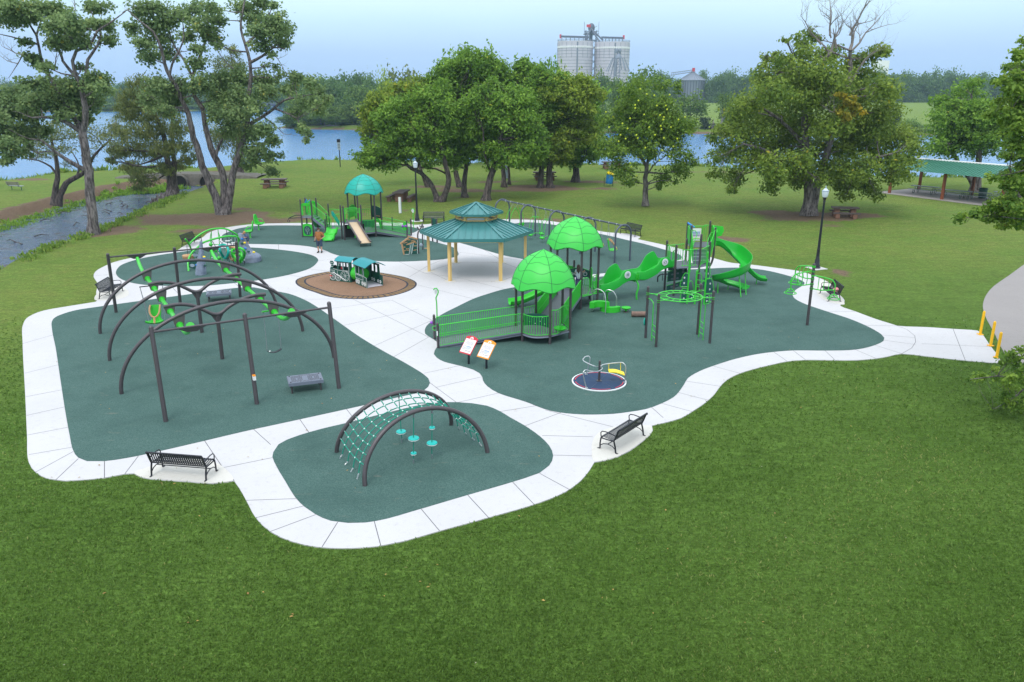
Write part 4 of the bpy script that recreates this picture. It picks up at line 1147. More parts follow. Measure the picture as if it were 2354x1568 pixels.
far_tree('far_tree','tall open-crowned tree topping the middle of the grove',1045,125,106,92,'elm',2,None)
far_tree('far_tree','tall open-crowned tree topping the grove right of its highest crown',1108,125,118,80,'elm',4,None)
far_tree('far_tree','spreading tree rising over the grove just left of the grain silos',1195,130,140,88,'elm',5,None)
far_tree('far_tree','tree in front of the left grain silo, its top against the concrete',1262,130,130,80,'elm',0,None)
far_tree('far_tree','bright tree crown in front of the right part of the left grain silo',1325,128,142,74,'elmy',1,None)
far_tree('far_tree','hazy tree standing in the gap below the two grain silos',1388,330,164,50,'farb',3,None)
far_tree('far_tree','pale tree behind the hedge apple on its left, below the spout tower',1422,240,176,60,'farg',2,None)
far_tree('far_tree','broad pale tree behind the hedge apple, right of the spout tower',1478,240,157,100,'farg',5,None)
far_tree('far_tree','hazy tree just left of the small steel grain bin',1522,330,170,46,'farb',1,None)
far_tree('far_tree','wide yellow-green tree on the far shore in front of the small grain bin',1590,235,212,88,'farg',4,None)
far_tree('far_tree','loose bright tree on the far shore by the gap of open field',1668,240,212,56,'farg',0,None)
far_tree('far_tree','dull olive bush-like tree on the far shore, left of the widest tree',1712,238,218,60,'elmy',3,None)
BU='bushes along the far shore'
for i,(px,Y,top,wd,lf,lb)in enumerate([(1620,232,268,40,'cedar','dark cedar bush on the far shore right of the hedge apple'),(1650,231,280,34,'cedar','low dark bush at the waterline between hedge apple and widest tree'),(1685,231,272,36,'scrub','leafy bush at the waterline beside the bare grey snags'),(2062,226,255,34,'cedar','dark cedar at the far field edge right of the widest tree'),(2096,224,272,46,'scrub','grey-green bush on the far shore below the open field'),(2130,223,284,40,'scrub','low bush on the far shore above the shelter roof'),(1420,231,272,60,'farg','bush on the far shore glimpsed left of the hedge apple'),(1560,231,258,60,'farg','bush on the far shore at the right edge of the hedge apple crown')]):
 far_tree('shore_bush',lb,px,Y,top,wd,lf,i,BU,zb=-1.0,cat='bush')
def far_wood(name,label,cols,Y0,Y1,top0,top1,wd,leaf,seed,n=900):
 r=random.Random(seed)
 V,T=[],[]
 for x in cols:
  Y=r.uniform(Y0,Y1)
  p=R(x,r.uniform(top0,top1),Y)
  v,t,mb=FV[r.randrange(6)]
  h=p.z+.5
  ww=abs(R(x+wd*r.uniform(.8,1.3),200,Y).x-p.x)/.92
  a=r.uniform(0,6.28)
  ca,sa=math.cos(a),math.sin(a)
  vv=np.stack([(v[:,0]*ca-v[:,1]*sa)*ww+p.x,(v[:,0]*sa+v[:,1]*ca)*ww+Y,(v[:,2]*1.15-.15)*h],1)
  V.append(vv)
  T.append(t)
 o=card_obj(name,np.concatenate(V),np.concatenate(T),LM[leaf])
 return tag(o,label,'wood',None,'stuff')
rr=random.Random(3)
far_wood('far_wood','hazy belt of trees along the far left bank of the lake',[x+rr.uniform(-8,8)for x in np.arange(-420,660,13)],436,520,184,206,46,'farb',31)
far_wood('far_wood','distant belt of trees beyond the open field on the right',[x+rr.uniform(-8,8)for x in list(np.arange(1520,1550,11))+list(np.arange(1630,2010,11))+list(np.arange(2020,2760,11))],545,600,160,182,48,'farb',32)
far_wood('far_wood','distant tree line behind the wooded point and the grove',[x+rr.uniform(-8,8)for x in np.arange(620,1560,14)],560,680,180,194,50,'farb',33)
far_wood('far_wood','dense undergrowth covering the wooded point across the water',[x+rr.uniform(-4,4)for x in np.arange(662,905,9)],254,262,238,272,46,'farg',36)
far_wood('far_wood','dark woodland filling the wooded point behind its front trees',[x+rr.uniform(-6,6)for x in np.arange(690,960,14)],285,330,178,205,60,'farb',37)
far_wood('far_wood','scrub at the waterline of the far right shore',[x+rr.uniform(-5,5)for x in np.arange(860,1500,17)],236,262,235,275,46,'farg',34)
far_wood('far_wood','low scrub fringe along the far left waterline',[x+rr.uniform(-5,5)for x in np.arange(-300,470,12)],426,432,236,250,34,'farg',35)
for lb,px,by,ty,Y,d in[('bare white snag with fallen limbs at its foot on the wooded point',745,296,246,254,.2),('grey broken snag on the far shore, taller of two near the open field',1653,292,262,231,.1),('short grey stump snag left of the taller one on the far shore',1637,294,276,231,-.1)]:
 p=R(px,by,Y)
 p.z=max(p.z,-.6)
 q=R(px,ty,Y)
 t=thing('dead_tree',lb,'dead tree',p)
 db=MB()
 branch_tree(db,Vector((0,0,-.3)),Vector((d*.3,0,1)),q.z-p.z,.38,1,random.Random(px),.5,6)
 if px==745:
  for k in range(6):
   db.tube([(k*.5-.5,-.6,.1),(k*.8+2.2,-1.2,.7-.1*k),(k*1.0+4.5,-1.6,.1)],[.16,.12,.04],5)
 db.build('trunk',M['barkg'],t)
def inworld(root):
 b=MB()
 b.T=(Matrix.Translation(root.location)@Matrix.Rotation(root.rotation_euler.z,4,'Z')).inverted()
 return b
def V(*a):
 return Vector(a)
def arcpts(c,r,a0,a1,n,plane='xz'):
 out=[]
 for i in range(n+1):
  a=RAD(a0+(a1-a0)*i/n)
  if plane=='xz':
   out.append(V(c[0]+r*math.cos(a),c[1],c[2]+r*math.sin(a)))
  elif plane=='yz':
   out.append(V(c[0],c[1]+r*math.cos(a),c[2]+r*math.sin(a)))
  else:
   out.append(V(c[0]+r*math.cos(a),c[1]+r*math.sin(a),c[2]))
 return out
def capped_post(b,p,h,r,n=12,z0=0.0):
 """round steel post with a domed cap"""
 x,y=p[0],p[1]
 z=p[2]if len(p)>2 else 0
 b.lathe([(r,z0),(r,h-r*1.6),(r*1.06,h-r*1.55),(r*1.06,h-r*1.25),(r*.98,h-r*.9),(r*.78,h-r*.4),(r*.42,h-r*.08),(0.001,h)],n,(x,y,z))
def chain(b,p0,p1,r=0.012,link=0.055):
 """alternating flat links read as a chain"""
 p0,p1=V(*p0),V(*p1)
 d=(p1-p0)
 n=max(2,int(d.length/link))
 t=d.normalized()
 s=t.orthogonal().normalized()
 q=t.cross(s)
 for i in range(n):
  a=p0+d*(i/n)
  e=p0+d*((i+1.15)/n)
  side=s if i%2 else q
  w=side*r*1.5
  b.tube([a,a.lerp(e,.5)+w,e],r*.62,4,cap=False)
  b.tube([a,a.lerp(e,.5)-w,e],r*.62,4,cap=False)
BENCH_GROUP='black strap-slat benches along the playground path'
def make_bench():
 t=thing('park_bench','','bench',(0,0,0),0,BENCH_GROUP)
 seat=[(-.30,.385),(-.315,.42),(-.285,.452),(-.20,.445),(0,.42),(.16,.41)]
 back=[(.16,.41),(.215,.45),(.245,.53),(.30,.70),(.335,.82),(.37,.865),(.41,.855),(.405,.815)]
 n=25
 for nm,prof in(('slatted_seat',seat),('slatted_back',back)):
  b=MB()
  for i in range(n):
   x=-.86+1.72*i/(n-1)
   rows=[[V(x-.021,y,z),V(x+.021,y,z)]for y,z in prof]
   b.shell(rows,.008)
  if nm=='slatted_seat':
   b.rod((-.9,-.29,.41),(.9,-.29,.41),.017)
   b.rod((-.9,.16,.40),(.9,.16,.40),.014)
  else:
   b.rod((-.9,.375,.845),(.9,.375,.845),.030,10)
   b.rod((-.9,.25,.53),(.9,.25,.53),.012)
  b.build(nm,M['black'],t)
 for s in(-.9,.9):
  b=MB()
  b.tube([(s,-.36,.005),(s,-.325,.03),(s,-.33,.2),(s,-.30,.40)],.026,8)
  b.tube([(s,.30,.005),(s,.275,.03),(s,.25,.2),(s,.19,.41),(s,.26,.58),(s,.33,.78),(s,.38,.85)],.028,8)
  b.tube([(s,-.30,.40),(s,-.1,.395),(s,.19,.40)],.022,8)
  b.tube([(s,-.34,.12),(s,-.2,.21),(s,-.03,.245),(s,.14,.21),(s,.26,.12)],.016,6)
  b.tube([(s,.265,.60),(s,.1,.635),(s,-.12,.655),(s,-.26,.64),(s,-.315,.575),(s,-.305,.48),(s,-.29,.42)],.018,8)
  b.box((s,-.375,.008),(.05,.09,.016))
  b.box((s,.315,.008),(.05,.09,.016))
  b.build('side_frame',M['black'],t)
 b=MB()
 b.rod((-.9,-.03,.245),(.9,-.03,.245),.016)
 b.build('stretcher',M['black'],t)
 return t
bench0=make_bench()
BENCHES=[((-10.12,22.17),170.8,'black bench seen from behind on the front-left pad below the arched swing frame'),((3.72,24.5),-128.5,'black bench seen from behind on the sandy pad in front of the merry-go-round'),((-22.97,44.3),95.0,'black bench on the round pad between the left lawn and the arched swing frame'),((-24.15,59.5),82.0,'black bench by the bare soil behind the lime climbing arches'),((-6.87,69.9),0.0,'black bench facing the camera beside the dark lamp post behind the teal-domed playset'),((9.55,63.7),-58.0,'black bench just beyond the end arch of the swing frame'),((18.02,43.75),-95.7,'black bench behind the post climber with three lime arms')]
for i,(p,a,lb)in enumerate(BENCHES):
 if i==0:
  bench0 .location=(p[0],p[1],.007)
  bench0 .rotation_euler=(0,0,RAD(a))
  bench0['label']=lb
 else:
  dup(bench0,(p[0],p[1],.004),RAD(a),lb)
LAMPG='dark fluted park lamp posts'
def make_lamp():
 t=thing('street_lamp','','lamp post',(0,0,0),0,LAMPG)
 b=MB()
 b.lathe([(.25,0),(.25,.06),(.20,.10),(.20,.22),(.16,.27),(.15,.55),(.115,.62),(.125,.66),(.105,.70),(.095,1.2),(.11,1.24),(.09,1.28)],20)
 b.build('base',M['black'],t)
 b=MB()
 b.lathe([(.085,1.28),(.062,4.30),(.085,4.32),(.085,4.37),(.06,4.40),(.10,4.52),(.135,4.62)],16)
 b.build('pole',M['black'],t)
 b=MB()
 b.lathe([(.14,4.62),(.185,4.72),(.205,4.90),(.215,5.02),(.17,5.05),(.13,5.10),(.085,5.16)],20)
 g=b.build('globe',M['glass'],t)
 b=MB()
 b.lathe([(.225,5.01),(.225,5.045),(.17,5.065)],20)
 b.lathe([(.088,5.16),(.075,5.19),(.02,5.22),(.02,5.25),(.035,5.28),(.006,5.36)],12)
 b.build('cap',M['steelgrey'],t)
 return t
lamp0=make_lamp()
lamp0 .location=(20.04,51.47,0.0)
lamp0['label']='tall dark lamp post standing on the lawn behind the lime three-armed post climber'
dup(lamp0,(-8.43,70.83,0.0),.4,'dark lamp post beside the bench behind the teal-domed playset, in front of the grove')
for x,y in((20.04,51.47),(-8.43,70.83)):
 b=MB()
 b.box((x,y,-.06),(1.0,1.0,.118),RAD(20))
 struct(b.build('lamp_footing',M['concrete'],None,False))
b0=thing('bollard','','bollard',(22.55,36.69,0),0,'yellow bollards at the end of the path')
b=MB()
b.lathe([(.062,.03),(.062,1.10),(.055,1.145),(.03,1.175),(.001,1.185)],16)
b.build('post',M['yellow'],b0)
b=MB()
b.box((0,0,.016),(.22,.22,.03))
for sx in(-.08,.08):
 for sy in(-.08,.08):
  b.lathe([(.012,.03),(.012,.05)],6,(sx,sy,0))
b.build('base_plate',M['yellow'],b0)
b0['label']='yellow bollard farthest from the leafy oak branch, at the grass corner of the path'
dup(b0,(22.05,34.94,0),0.3,'yellow bollard in the middle of the three at the path end')
dup(b0,(21.36,33.27,0),0.6,'yellow bollard nearest the leafy oak branch at the path end')
gz=thing('gazebo','six-sided open shelter with two-tier green metal roof on cream posts','gazebo',GZ)
for k in range(6):
 a=RAD(60*k)
 b=MB()
 b.box((3.1*math.cos(a),3.1*math.sin(a),1.25),(.17,.17,2.5),a)
 o=b.build('post',M['cream'],gz,False)
 b=MB()
 b.box((3.1*math.cos(a),3.1*math.sin(a),.006),(.62,.62,.012),a+PI/4)
 b.build('footing',M['conc2'],o,False)
def hexpt(r,k,z):
 a=RAD(60*k)
 return V(r*math.cos(a),r*math.sin(a),z)
def hexroof(name,r0,z0,r1,z1,fascia,nseam,par):
 b=MB()
 for k in range(6):
  a,c,d,e=hexpt(r0,k,z0),hexpt(r0,k+1,z0),hexpt(r1,k+1,z1),hexpt(r1,k,z1)
  b.add([a,c,d,e],[(0,1,2,3)])
  b.add([p-V(0,0,.03)for p in(a,c,d,e)],[(3,2,1,0)])
 o=b.build(name,M['roofg'],par,False)
 b=MB()
 for k in range(6):
  a,c,d,e=hexpt(r0,k,z0),hexpt(r0,k+1,z0),hexpt(r1,k+1,z1),hexpt(r1,k,z1)
  up=(c-a).cross(e-a).normalized()
  if up.z<0:
   up=-up
  for i in range(1,nseam):
   f=i/nseam
   p=a.lerp(c,f)
   q0=a.lerp(c,f)
   mid_t=e.lerp(d,.5)
   mid_b=a.lerp(c,.5)
   dirv=mid_t-mid_b
   half=(c-a).length/2
   off=abs(f-.5)*2*half
   hr=(d-e).length/2
   lim=1.0 if off<=hr else(half-off)/max(1e-6,half-hr)
   q=p+dirv*max(0.02,lim-.02)
   w=(c-a).normalized()*.018
   b.plate([p-w,p+w,q+w,q-w],up*.045)
  w=(c-a).normalized()
  hip=(e-a)
  sd=hip.cross(V(0,0,1)).normalized()*.09
  b.plate([a-sd,a+sd,e+sd*.8,e-sd*.8],V(0,0,.055))
 b.build('roof_rib',M['roofg'],o,False)
 b=MB()
 for k in range(6):
  a,c=hexpt(r0+.02,k,z0+.02),hexpt(r0+.02,k+1,z0+.02)
  b.plate([a,c,c-V(0,0,fascia),a-V(0,0,fascia)],(hexpt(1,k+.5,0).normalized())*.03)
 b.build('fascia',M['roofg'],o,False)
 return o
hexroof('roof',3.58,2.66,1.30,3.40,.20,9,gz)
b=MB()
for k in range(6):
 p=hexpt(1.28,k,0)
 b.box((p.x,p.y,3.58),(.14,.14,.40),RAD(60*k))
 q=hexpt(1.28,k+1,0)
 m=(p+q)/2
 for z in(3.44,3.66):
  b.box((m.x,m.y,z),((q-p).length-.15,.05,.07),math.atan2(q.y-p.y,q.x-p.x))
b.build('cupola_frame',M['cream'],gz,False)
hexroof('cupola_roof',1.66,3.86,.03,4.42,.13,5,gz)
b=MB()
for k in range(6):
 p,q=hexpt(3.1,k,2.44),hexpt(3.1,k+1,2.44)
 b.tube([p,q],.07,4)
 b.tube([hexpt(3.4,k,2.56),hexpt(1.28,k,3.30)],.06,4)
b.build('beam',M['cream'],gz,False)
ax,bx=V(.5,-.866,0),V(.866,.5,0)
F0=V(42.2,90.0,0)
sh_=thing('picnic_shelter','open picnic shelter with ribbed green gable roof on rust-red posts','shelter',F0+ax*6.2+bx*2.65)
for i in range(3):
 for j in range(2):
  b=inworld(sh_)
  p=F0+ax*6.2*i+bx*5.3*j
  b.box((p.x,p.y,1.42),(.24,.24,2.85),math.atan2(ax.y,ax.x))
  b.build('post',M['rustwood'],sh_,False)
for nm,s,mt in(('roof',-1,'roofg2'),('roof',1,'roofg2')):
 rid=F0+bx*2.65
 e0=rid-ax*1.0+bx*s*3.55+V(0,0,2.76)
 e1=rid+ax*14.5+bx*s*3.55+V(0,0,2.76)
 r0,r1=rid-ax*1.0+V(0,0,3.72),rid+ax*14.5+V(0,0,3.72)
 b=inworld(sh_)
 n=44
 for i in range(n):
  f0,f1=i/n,(i+1)/n
  fm=f0+(f1-f0)*.78
  a0,a1,a2,a3=e0 .lerp(e1,f0),e0 .lerp(e1,fm),r0 .lerp(r1,fm),r0 .lerp(r1,f0)
  b.add([a0,a1,a2,a3],[(0,1,2,3)])
  c0,c1,c2,c3=a1,e0 .lerp(e1,f1),r0 .lerp(r1,f1),a2
  u=V(0,0,.06)
  b.add([c0,c1,c2,c3,c0+u,c1+u,c2+u,c3+u],[(4,5,6,7),(0,4,7,3),(1,2,6,5),(0,1,5,4)])
 b.build(nm,M[mt],sh_,False)
b=inworld(sh_)
b.tube([F0+bx*2.65-ax*1.0+V(0,0,3.76),F0+bx*2.65+ax*14.5+V(0,0,3.76)],.09,6)
b.build('ridge_cap',M['white'],sh_,False)
b=inworld(sh_)
for j in range(2):
 b.tube([F0-ax*.9+bx*5.3*j+V(0,0,2.82),F0+ax*13.3+bx*5.3*j+V(0,0,2.82)],.10,4)
for i in range(3):
 b.tube([F0+ax*6.2*i+V(0,0,2.84),F0+ax*6.2*i+bx*5.3+V(0,0,2.84)],.08,4)
b.build('beam',M['rustwood'],sh_,False)
b=MB()
cs=[F0-ax*1.3-bx*.6,F0+ax*13.6-bx*.6,F0+ax*13.6+bx*5.9,F0-ax*1.3+bx*5.9]
b.prism([(p.x,p.y)for p in cs],-.2,.02)
struct(b.build('shelter_floor',concrete('shelter_slab',(.36,.32,.31)),None,False))
def make_tubular_table():
 t=thing('picnic_table','','picnic table',(0,0,0),0,'grey picnic tables under the shelter')
 for nm,y,z,w in(('tabletop',0,.76,.75),('bench_seat',-.78,.45,.26),('bench_seat',.78,.45,.26)):
  b=MB()
  k=3 if nm=='tabletop' else 1
  for i in range(k):
   b.box((0,y-w/2+(i+.5)*w/k,z),(2.9,w/k-.015,.05))
  b.build(nm,M['greytop'],t,False)
 for s in(-.95,.95):
  b=MB()
  b.tube([(s,-.78,.42),(s,-.80,.12),(s,-.72,.03),(s,-.45,.03),(s,-.36,.12),(s,-.28,.72)],.03,6)
  b.tube([(s,.78,.42),(s,.80,.12),(s,.72,.03),(s,.45,.03),(s,.36,.12),(s,.28,.72)],.03,6)
  b.tube([(s,-.33,.40),(s,.33,.40)],.025,6)
  b.build('leg',M['tablefrm'],t)
 return t
tt0=make_tubular_table()
STB=[((3450,550),(900,820),'grey picnic table at the open left end of the shelter'),((3450,550),(1310,880),'shaded grey picnic table behind the middle front post of the shelter'),((3450,550),(1700,915),'grey picnic table in front of the green bin in the shelter'),((3450,550),(2120,920),'grey picnic table at the right end of the shelter, by the last front post')]
for i,(o_,p_,lb)in enumerate(STB):
 g=G(*zoomed(o_[0],o_[1],3.644)(*p_))
 a=math.atan2(ax.y,ax.x)+RAD(12)
 if i==0:
  tt0 .location=(g.x,g.y,.02)
  tt0 .rotation_euler=(0,0,a)
  tt0['label']=lb
 else:
  dup(tt0,(g.x,g.y,.02),a,lb)
g=G(*zoomed(3450,550,3.644)(1740,890))
t=thing('trash_bin','dark green round litter barrel by the back post of the shelter','bin',(g.x,g.y,.02))
b=MB()
b.lathe([(.36,0),(.40,.05),(.40,.35),(.42,.37),(.40,.40),(.41,.95),(.45,.98),(.45,1.06),(.40,1.08)],18)
b.build('body',M['hunter'],t)
b=MB()
b.lathe([(.40,1.08),(.38,1.0),(.3,.95)],18)
b.build('rim',M['hole'],t)
def make_stone_table(L=2.9,H=.92):
 t=thing('picnic_table','','picnic table',(0,0,0),0,'red aggregate picnic tables on the lawn')
 b=MB()
 b.box((0,0,H),(L,1.15,.11))
 b.build('tabletop',M['aggtop'],t,False)
 for s in(-1,1):
  b=MB()
  b.box((s*L*.30,0,H/2-.03),(.55,.75,H-.06))
  b.build('leg',M['aggregate'],t,False)
 for y in(-1.1,1.1):
  b=MB()
  b.box((0,y,.50),(L,.42,.10))
  o=b.build('bench_seat',M['aggtop'],t,False)
  for s in(-1,1):
   b=MB()
   b.box((s*L*.32,y,.22),(.45,.34,.46))
   b.build('bench_leg',M['aggregate'],o,False)
 return t
st0=make_stone_table()
st0 .location=(-28.1,95.6,0)
st0 .rotation_euler=(0,0,RAD(6))
st0['label']='long red aggregate picnic table out on the lawn between the cottonwood and the teal dome'
dup(st0,(-11.55,84.1,0),RAD(82),'red aggregate picnic table seen end-on in front of the leaning grove trunks')
dup(st0,(4.15,103.6,0),RAD(3),'red aggregate picnic table under the grove, partly behind two trunks')
s2=dup(st0,(30.4,73.0,0),RAD(-12),'red aggregate picnic table on bare soil at the foot of the widest tree')
s2 .scale=(.8,.85,.9)
s3=dup(st0,(14.5,118.0,0),RAD(2),'far red aggregate picnic table near the water behind the hedge apple')
t=thing('lakeside_bench','weathered grey plank bench on the far left bank overlooking the lake','bench',(-57.0,92.6,0),RAD(160))
b=MB()
for i in range(3):
 b.box((0,-.25+i*.17,.50),(2.0,.13,.045))
b.build('seat',M['greytop'],t,False)
b=MB()
for i in range(3):
 b.box((0,.26+.05*i,.64+.15*i),(2.0,.04,.11),0,RAD(-14))
b.build('backrest',M['barkg'],t,False)
for s in(-.75,.75):
 b=MB()
 b.tube([(s,-.1,0),(s,-.1,.48)],.04,6)
 b.tube([(s,-.25,.47),(s,.22,.47),(s,.38,1.0)],.03,6)
 b.build('leg',M['tablefrm'],t)
t=thing('litter_barrel','blue steel litter barrel with a yellow domed lid, hung tilted on a frame','bin',(11.54,96.6,0))
b=MB()
b.T=Matrix.Rotation(RAD(7),4,'Y')
b.lathe([(.40,.30),(.42,.33),(.42,.62),(.44,.64),(.42,.66),(.42,.98),(.44,1.0),(.42,1.02),(.42,1.38),(.44,1.40)],18)
b.build('barrel',M['blue'],t)
b=MB()
b.T=Matrix.Rotation(RAD(7),4,'Y')
b.lathe([(.45,1.40),(.45,1.47),(.38,1.60),(.24,1.70),(.02,1.74)],18)
b.box((0,-.40,1.55),(.32,.12,.14))
b.build('lid',M['sun'],t)
b=MB()
for s in(-.52,.52):
 b.tube([(s,0,-.1),(s,0,.95),(s*.85,0,.98)],.035,6)
b.build('frame',M['black'],t)
t=thing('marker_post','white and grey square marker post on the lawn left of the dark lamp post','post',(-10.55,75.2,0))
b=MB()
b.box((0,0,.75),(.20,.05,1.5),RAD(25))
b.build('front_board',M['white'],t,False)
b=MB()
b.box((.07,.08,.74),(.14,.10,1.48),RAD(25))
b.build('back_board',M['steelgrey'],t,False)
t=thing('utility_post','short pale grey utility post behind the close pair of grove trunks','post',(-.7,105.2,0))
b=MB()
b.box((0,0,1.0),(.42,.30,2.0))
b.box((0,0,2.03),(.48,.36,.06))
b.build('cabinet',M['steelgrey'],t,False)
t=thing('shore_sign','small sign on a thin dark post at the water edge','sign',(-25.5,120.7,-.3))
b=MB()
b.tube([(0,0,0),(0,0,4.2)],.07,6)
b.build('post',M['black'],t)
b=MB()
b.box((0,-.08,3.35),(.45,.03,1.2))
b.build('panel',M['steelgrey'],t,False)
b=MB()
b.box((0,-.10,4.05),(.5,.03,.45))
for i in range(3):
 b.box((0,-.105,3.05+i*.25),(.3,.02,.06))
b.build('marking',M['black'],t,False)
def info_sign(loc,colm,lb):
 t=thing('information_sign',lb,'sign',loc,RAD(-41),'tilted information signs beside the ramp')
 b=MB()
 b.lathe([(.05,0),(.05,.66)],12)
 b.build('post',M['black'],t)
 tilt=RAD(-40)
 T=Matrix.Translation((0,.02,.86))@Matrix.Rotation(tilt,4,'X')
 def rect(x0,x1,z0,z1,y):
  return[V(x0,y,z0),V(x1,y,z0),V(x1,y,z1),V(x0,y,z1)]
 b=MB()
 b.T=T
 top=[V(-.33+.66*i/12,0,.36+.07*math.sin(PI*i/12))for i in range(12,-1,-1)]
 b.plate([V(-.33,0,-.42),V(.33,0,-.42)]+top,(0,.03,0))
 o=b.build('panel',colm,t,False)
 b=MB()
 b.T=T
 b.plate(rect(-.30,.30,-.37,.27,-.004),(0,.003,0))
 b.plate([V(.0+.095*math.cos(a),-.008,.29+.095*math.sin(a))for a in np.linspace(0,2*PI,20)[:-1]],(0,.004,0))
 b.build('card',M['paper'],o,False)
 b=MB()
 b.T=T
 for i,(w0,w1)in enumerate(((-.18,.22),(-.24,.24),(-.24,.22),(-.14,.20))):
  b.plate(rect(w0,w1,.135-i*.042,.148-i*.042,-.006),(0,.002,0))
 for(x0,x1,z0,z1)in((-.25,-.235,-.23,-.06),(-.10,-.085,-.23,-.06),(-.235,-.10,-.075,-.06),(-.235,-.10,-.23,-.215),(-.215,-.12,-.14,-.125),(-.215,-.12,-.18,-.165),(-.06,.24,-.285,-.262)):
  b.plate(rect(x0,x1,z0,z1,-.006),(0,.002,0))
 b.build('print',M['ink'],o,False)
 b=MB()
 b.T=T
 b.plate(rect(-.06,.20,-.085,-.06,-.006),(0,.002,0))
 for i in range(3):
  b.plate(rect(-.06,.22-.05*i,-.125-i*.04,-.112-i*.04,-.006),(0,.002,0))
 b.build('blue_print',M['inkblue'],o,False)
 b=MB()
 b.T=T
 b.plate(rect(-.075,.075,.262,.292,-.010),(0,.001,0))
 b.plate(rect(-.035,.035,.305,.34,-.010),(0,.001,0))
 b.build('emblem',colm,o,False)
info_sign((-1.86,32.40,0),M['red'],'tilted information sign with a red frame in front of the ramp')
info_sign((-1.08,31.83,0),M['orange'],'tilted information sign with an orange frame in front of the ramp')
SA=math.atan2(.512,.859)
sw=thing('arched_swing_frame','large dark frame of three arches and leaning posts carrying two lime beams','swing frame',(-13.87,35.03,0),SA)
for y in(4.6,0,-4.6):
 b=MB()
 pts=[V(4.26*math.cos(a),y,max(0,3.13*math.sin(a)))for a in np.linspace(PI,0,41)]
 b.tube(pts,.078,12)
 o=b.build('arch',M['post'],sw)
 for s in(-1,1):
  b=MB()
  zt=3.13*math.sqrt(1-(1.85/4.26)**2)
  b.plate([V(s*1.85-.24,y-.05,zt-.02-.02*s*-1),V(s*1.85+.24,y-.05,zt-.02),V(s*1.85+.16,y-.05,2.36),V(s*1.85-.16,y-.05,2.36)],(0,.10,0))
  b.build('hanger_plate',M['brownp'],o,False)
for y in(2.3,-2.3):
 b=MB()
 b.tube([(0,y,0),(0,y,2.0)],.085,12)
 o=b.build('column',M['post'],sw)
 b=MB()
 pts=catmull([(-2.08,y,2.66),(-1.5,y,2.69),(-.95,y,2.56),(-.5,y,2.29),(-.2,y,2.09),(0,y,2.04),(.2,y,2.09),(.5,y,2.30),(1.1,y,2.56),(1.6,y,2.66),(2.12,y,2.66)],.1,False)
 b.tube(pts,.078,12)
 b.build('wishbone',M['post'],o)
 for s in(-1,1):
  b=MB()
  b.plate([V(s*1.85-.22,y-.05,2.64),V(s*1.85+.22,y-.05,2.64),V(s*1.85+.15,y-.05,2.36),V(s*1.85-.15,y-.05,2.36)],(0,.10,0))
  b.build('hanger_plate',M['brownp'],o,False)
  b=MB()
  b.plate([V(s*.06,y-.015,2.0),V(s*.30,y-.015,2.10),V(s*.20,y-.015,1.93),V(s*.09,y-.015,1.72)],(0,.03,0))
  b.build('gusset',M['post'],o,False)
for sgn,yb,yt,zt_ in((1,8.4,7.95,3.18),(-1,-8.35,-7.85,3.36)):
 for x in(-3.2,0,3.2):
  b=MB()
  b.tube([(x,yb,0),(x,yb+(yt-yb)*.95,zt_-.1),(x,yt,zt_)],.082,12)
  b.ball((x,yt,zt_),.085,12,6)
  o=b.build('leaning_post',M['post'],sw)
  if sgn<0 and x==0:
   b=MB()
   b.box((.0,yb+.02,1.05),(.10,.175,.16))
   b.build('warning_sticker',M['white'],o,False)
   b=MB()
   b.box((.0,yb+.02,1.145),(.102,.177,.03))
   b.build('sticker_band',M['orange'],o,False)
 b=MB()
 zc_=zt_-.14
 b.rod((-3.2,yt+.05*sgn,zc_),(3.2,yt+.05*sgn,zc_),.042,10)
 o=b.build('crossbar',M['post'],sw)
 for s in(-1,1):
  b=MB()
  cx=s*1.85
  b.plate([V(cx-.55,yt+.05*sgn-.02,zc_),V(cx+.55,yt+.05*sgn-.02,zc_),V(cx+.17,yt+.12-.02,zc_-.23),V(cx-.17,yt+.12-.02,zc_-.23)],(0,.04,0))
  b.build('beam_plate',M['brownp'],o,False)
for s in(-1,1):
 x=s*1.85
 b=MB()
 ctrl=[(x,7.95,2.86),(x,7.55,2.70),(x,6.6,2.52),(x,5.4,2.46),(x,4.6,2.45),(x,2.3,2.46),(x,0,2.45),(x,-2.3,2.46),(x,-4.6,2.45),(x,-5.4,2.44),(x,-6.0,2.49),(x,-6.5,2.63),(x,-7.0,2.85),(x,-7.36,3.08)]
 b.tube(catmull(ctrl,.18,False),.088,12)
 o=b.build('beam',M['green'],sw)
 for y in(4.6,2.3,0,-2.3,-4.6):
  b=MB()
  b.tube([(x,y-.20,2.45),(x,y-.12,2.45),(x,y-.119,2.45),(x,y-.08,2.45)],[.10,.10,.135,.135],14)
  b.tube([(x,y+.08,2.45),(x,y+.12,2.45)],.135,14)
  b.build('collar',M['green'],o)
 b=MB()
 b.tube([(x,-7.34,3.07),(x,-7.40,3.11)],.15,14)
 for k in range(6):
  b.ball((x+.11*math.cos(k*PI/3),-7.405+.06*math.sin(k*PI/3),3.112+.09*math.sin(k*PI/3)),.016,6,4)
 b.build('end_flange',M['green'],o)
SWM=Matrix.Translation((-13.87,35.03,0))@Matrix.Rotation(SA,4,'Z')
def hung(name,lb,cat,lx,ly,group=None):
 p=SWM@V(lx,ly,0)
 return thing(name,lb,cat,(p.x,p.y,0),SA,group)
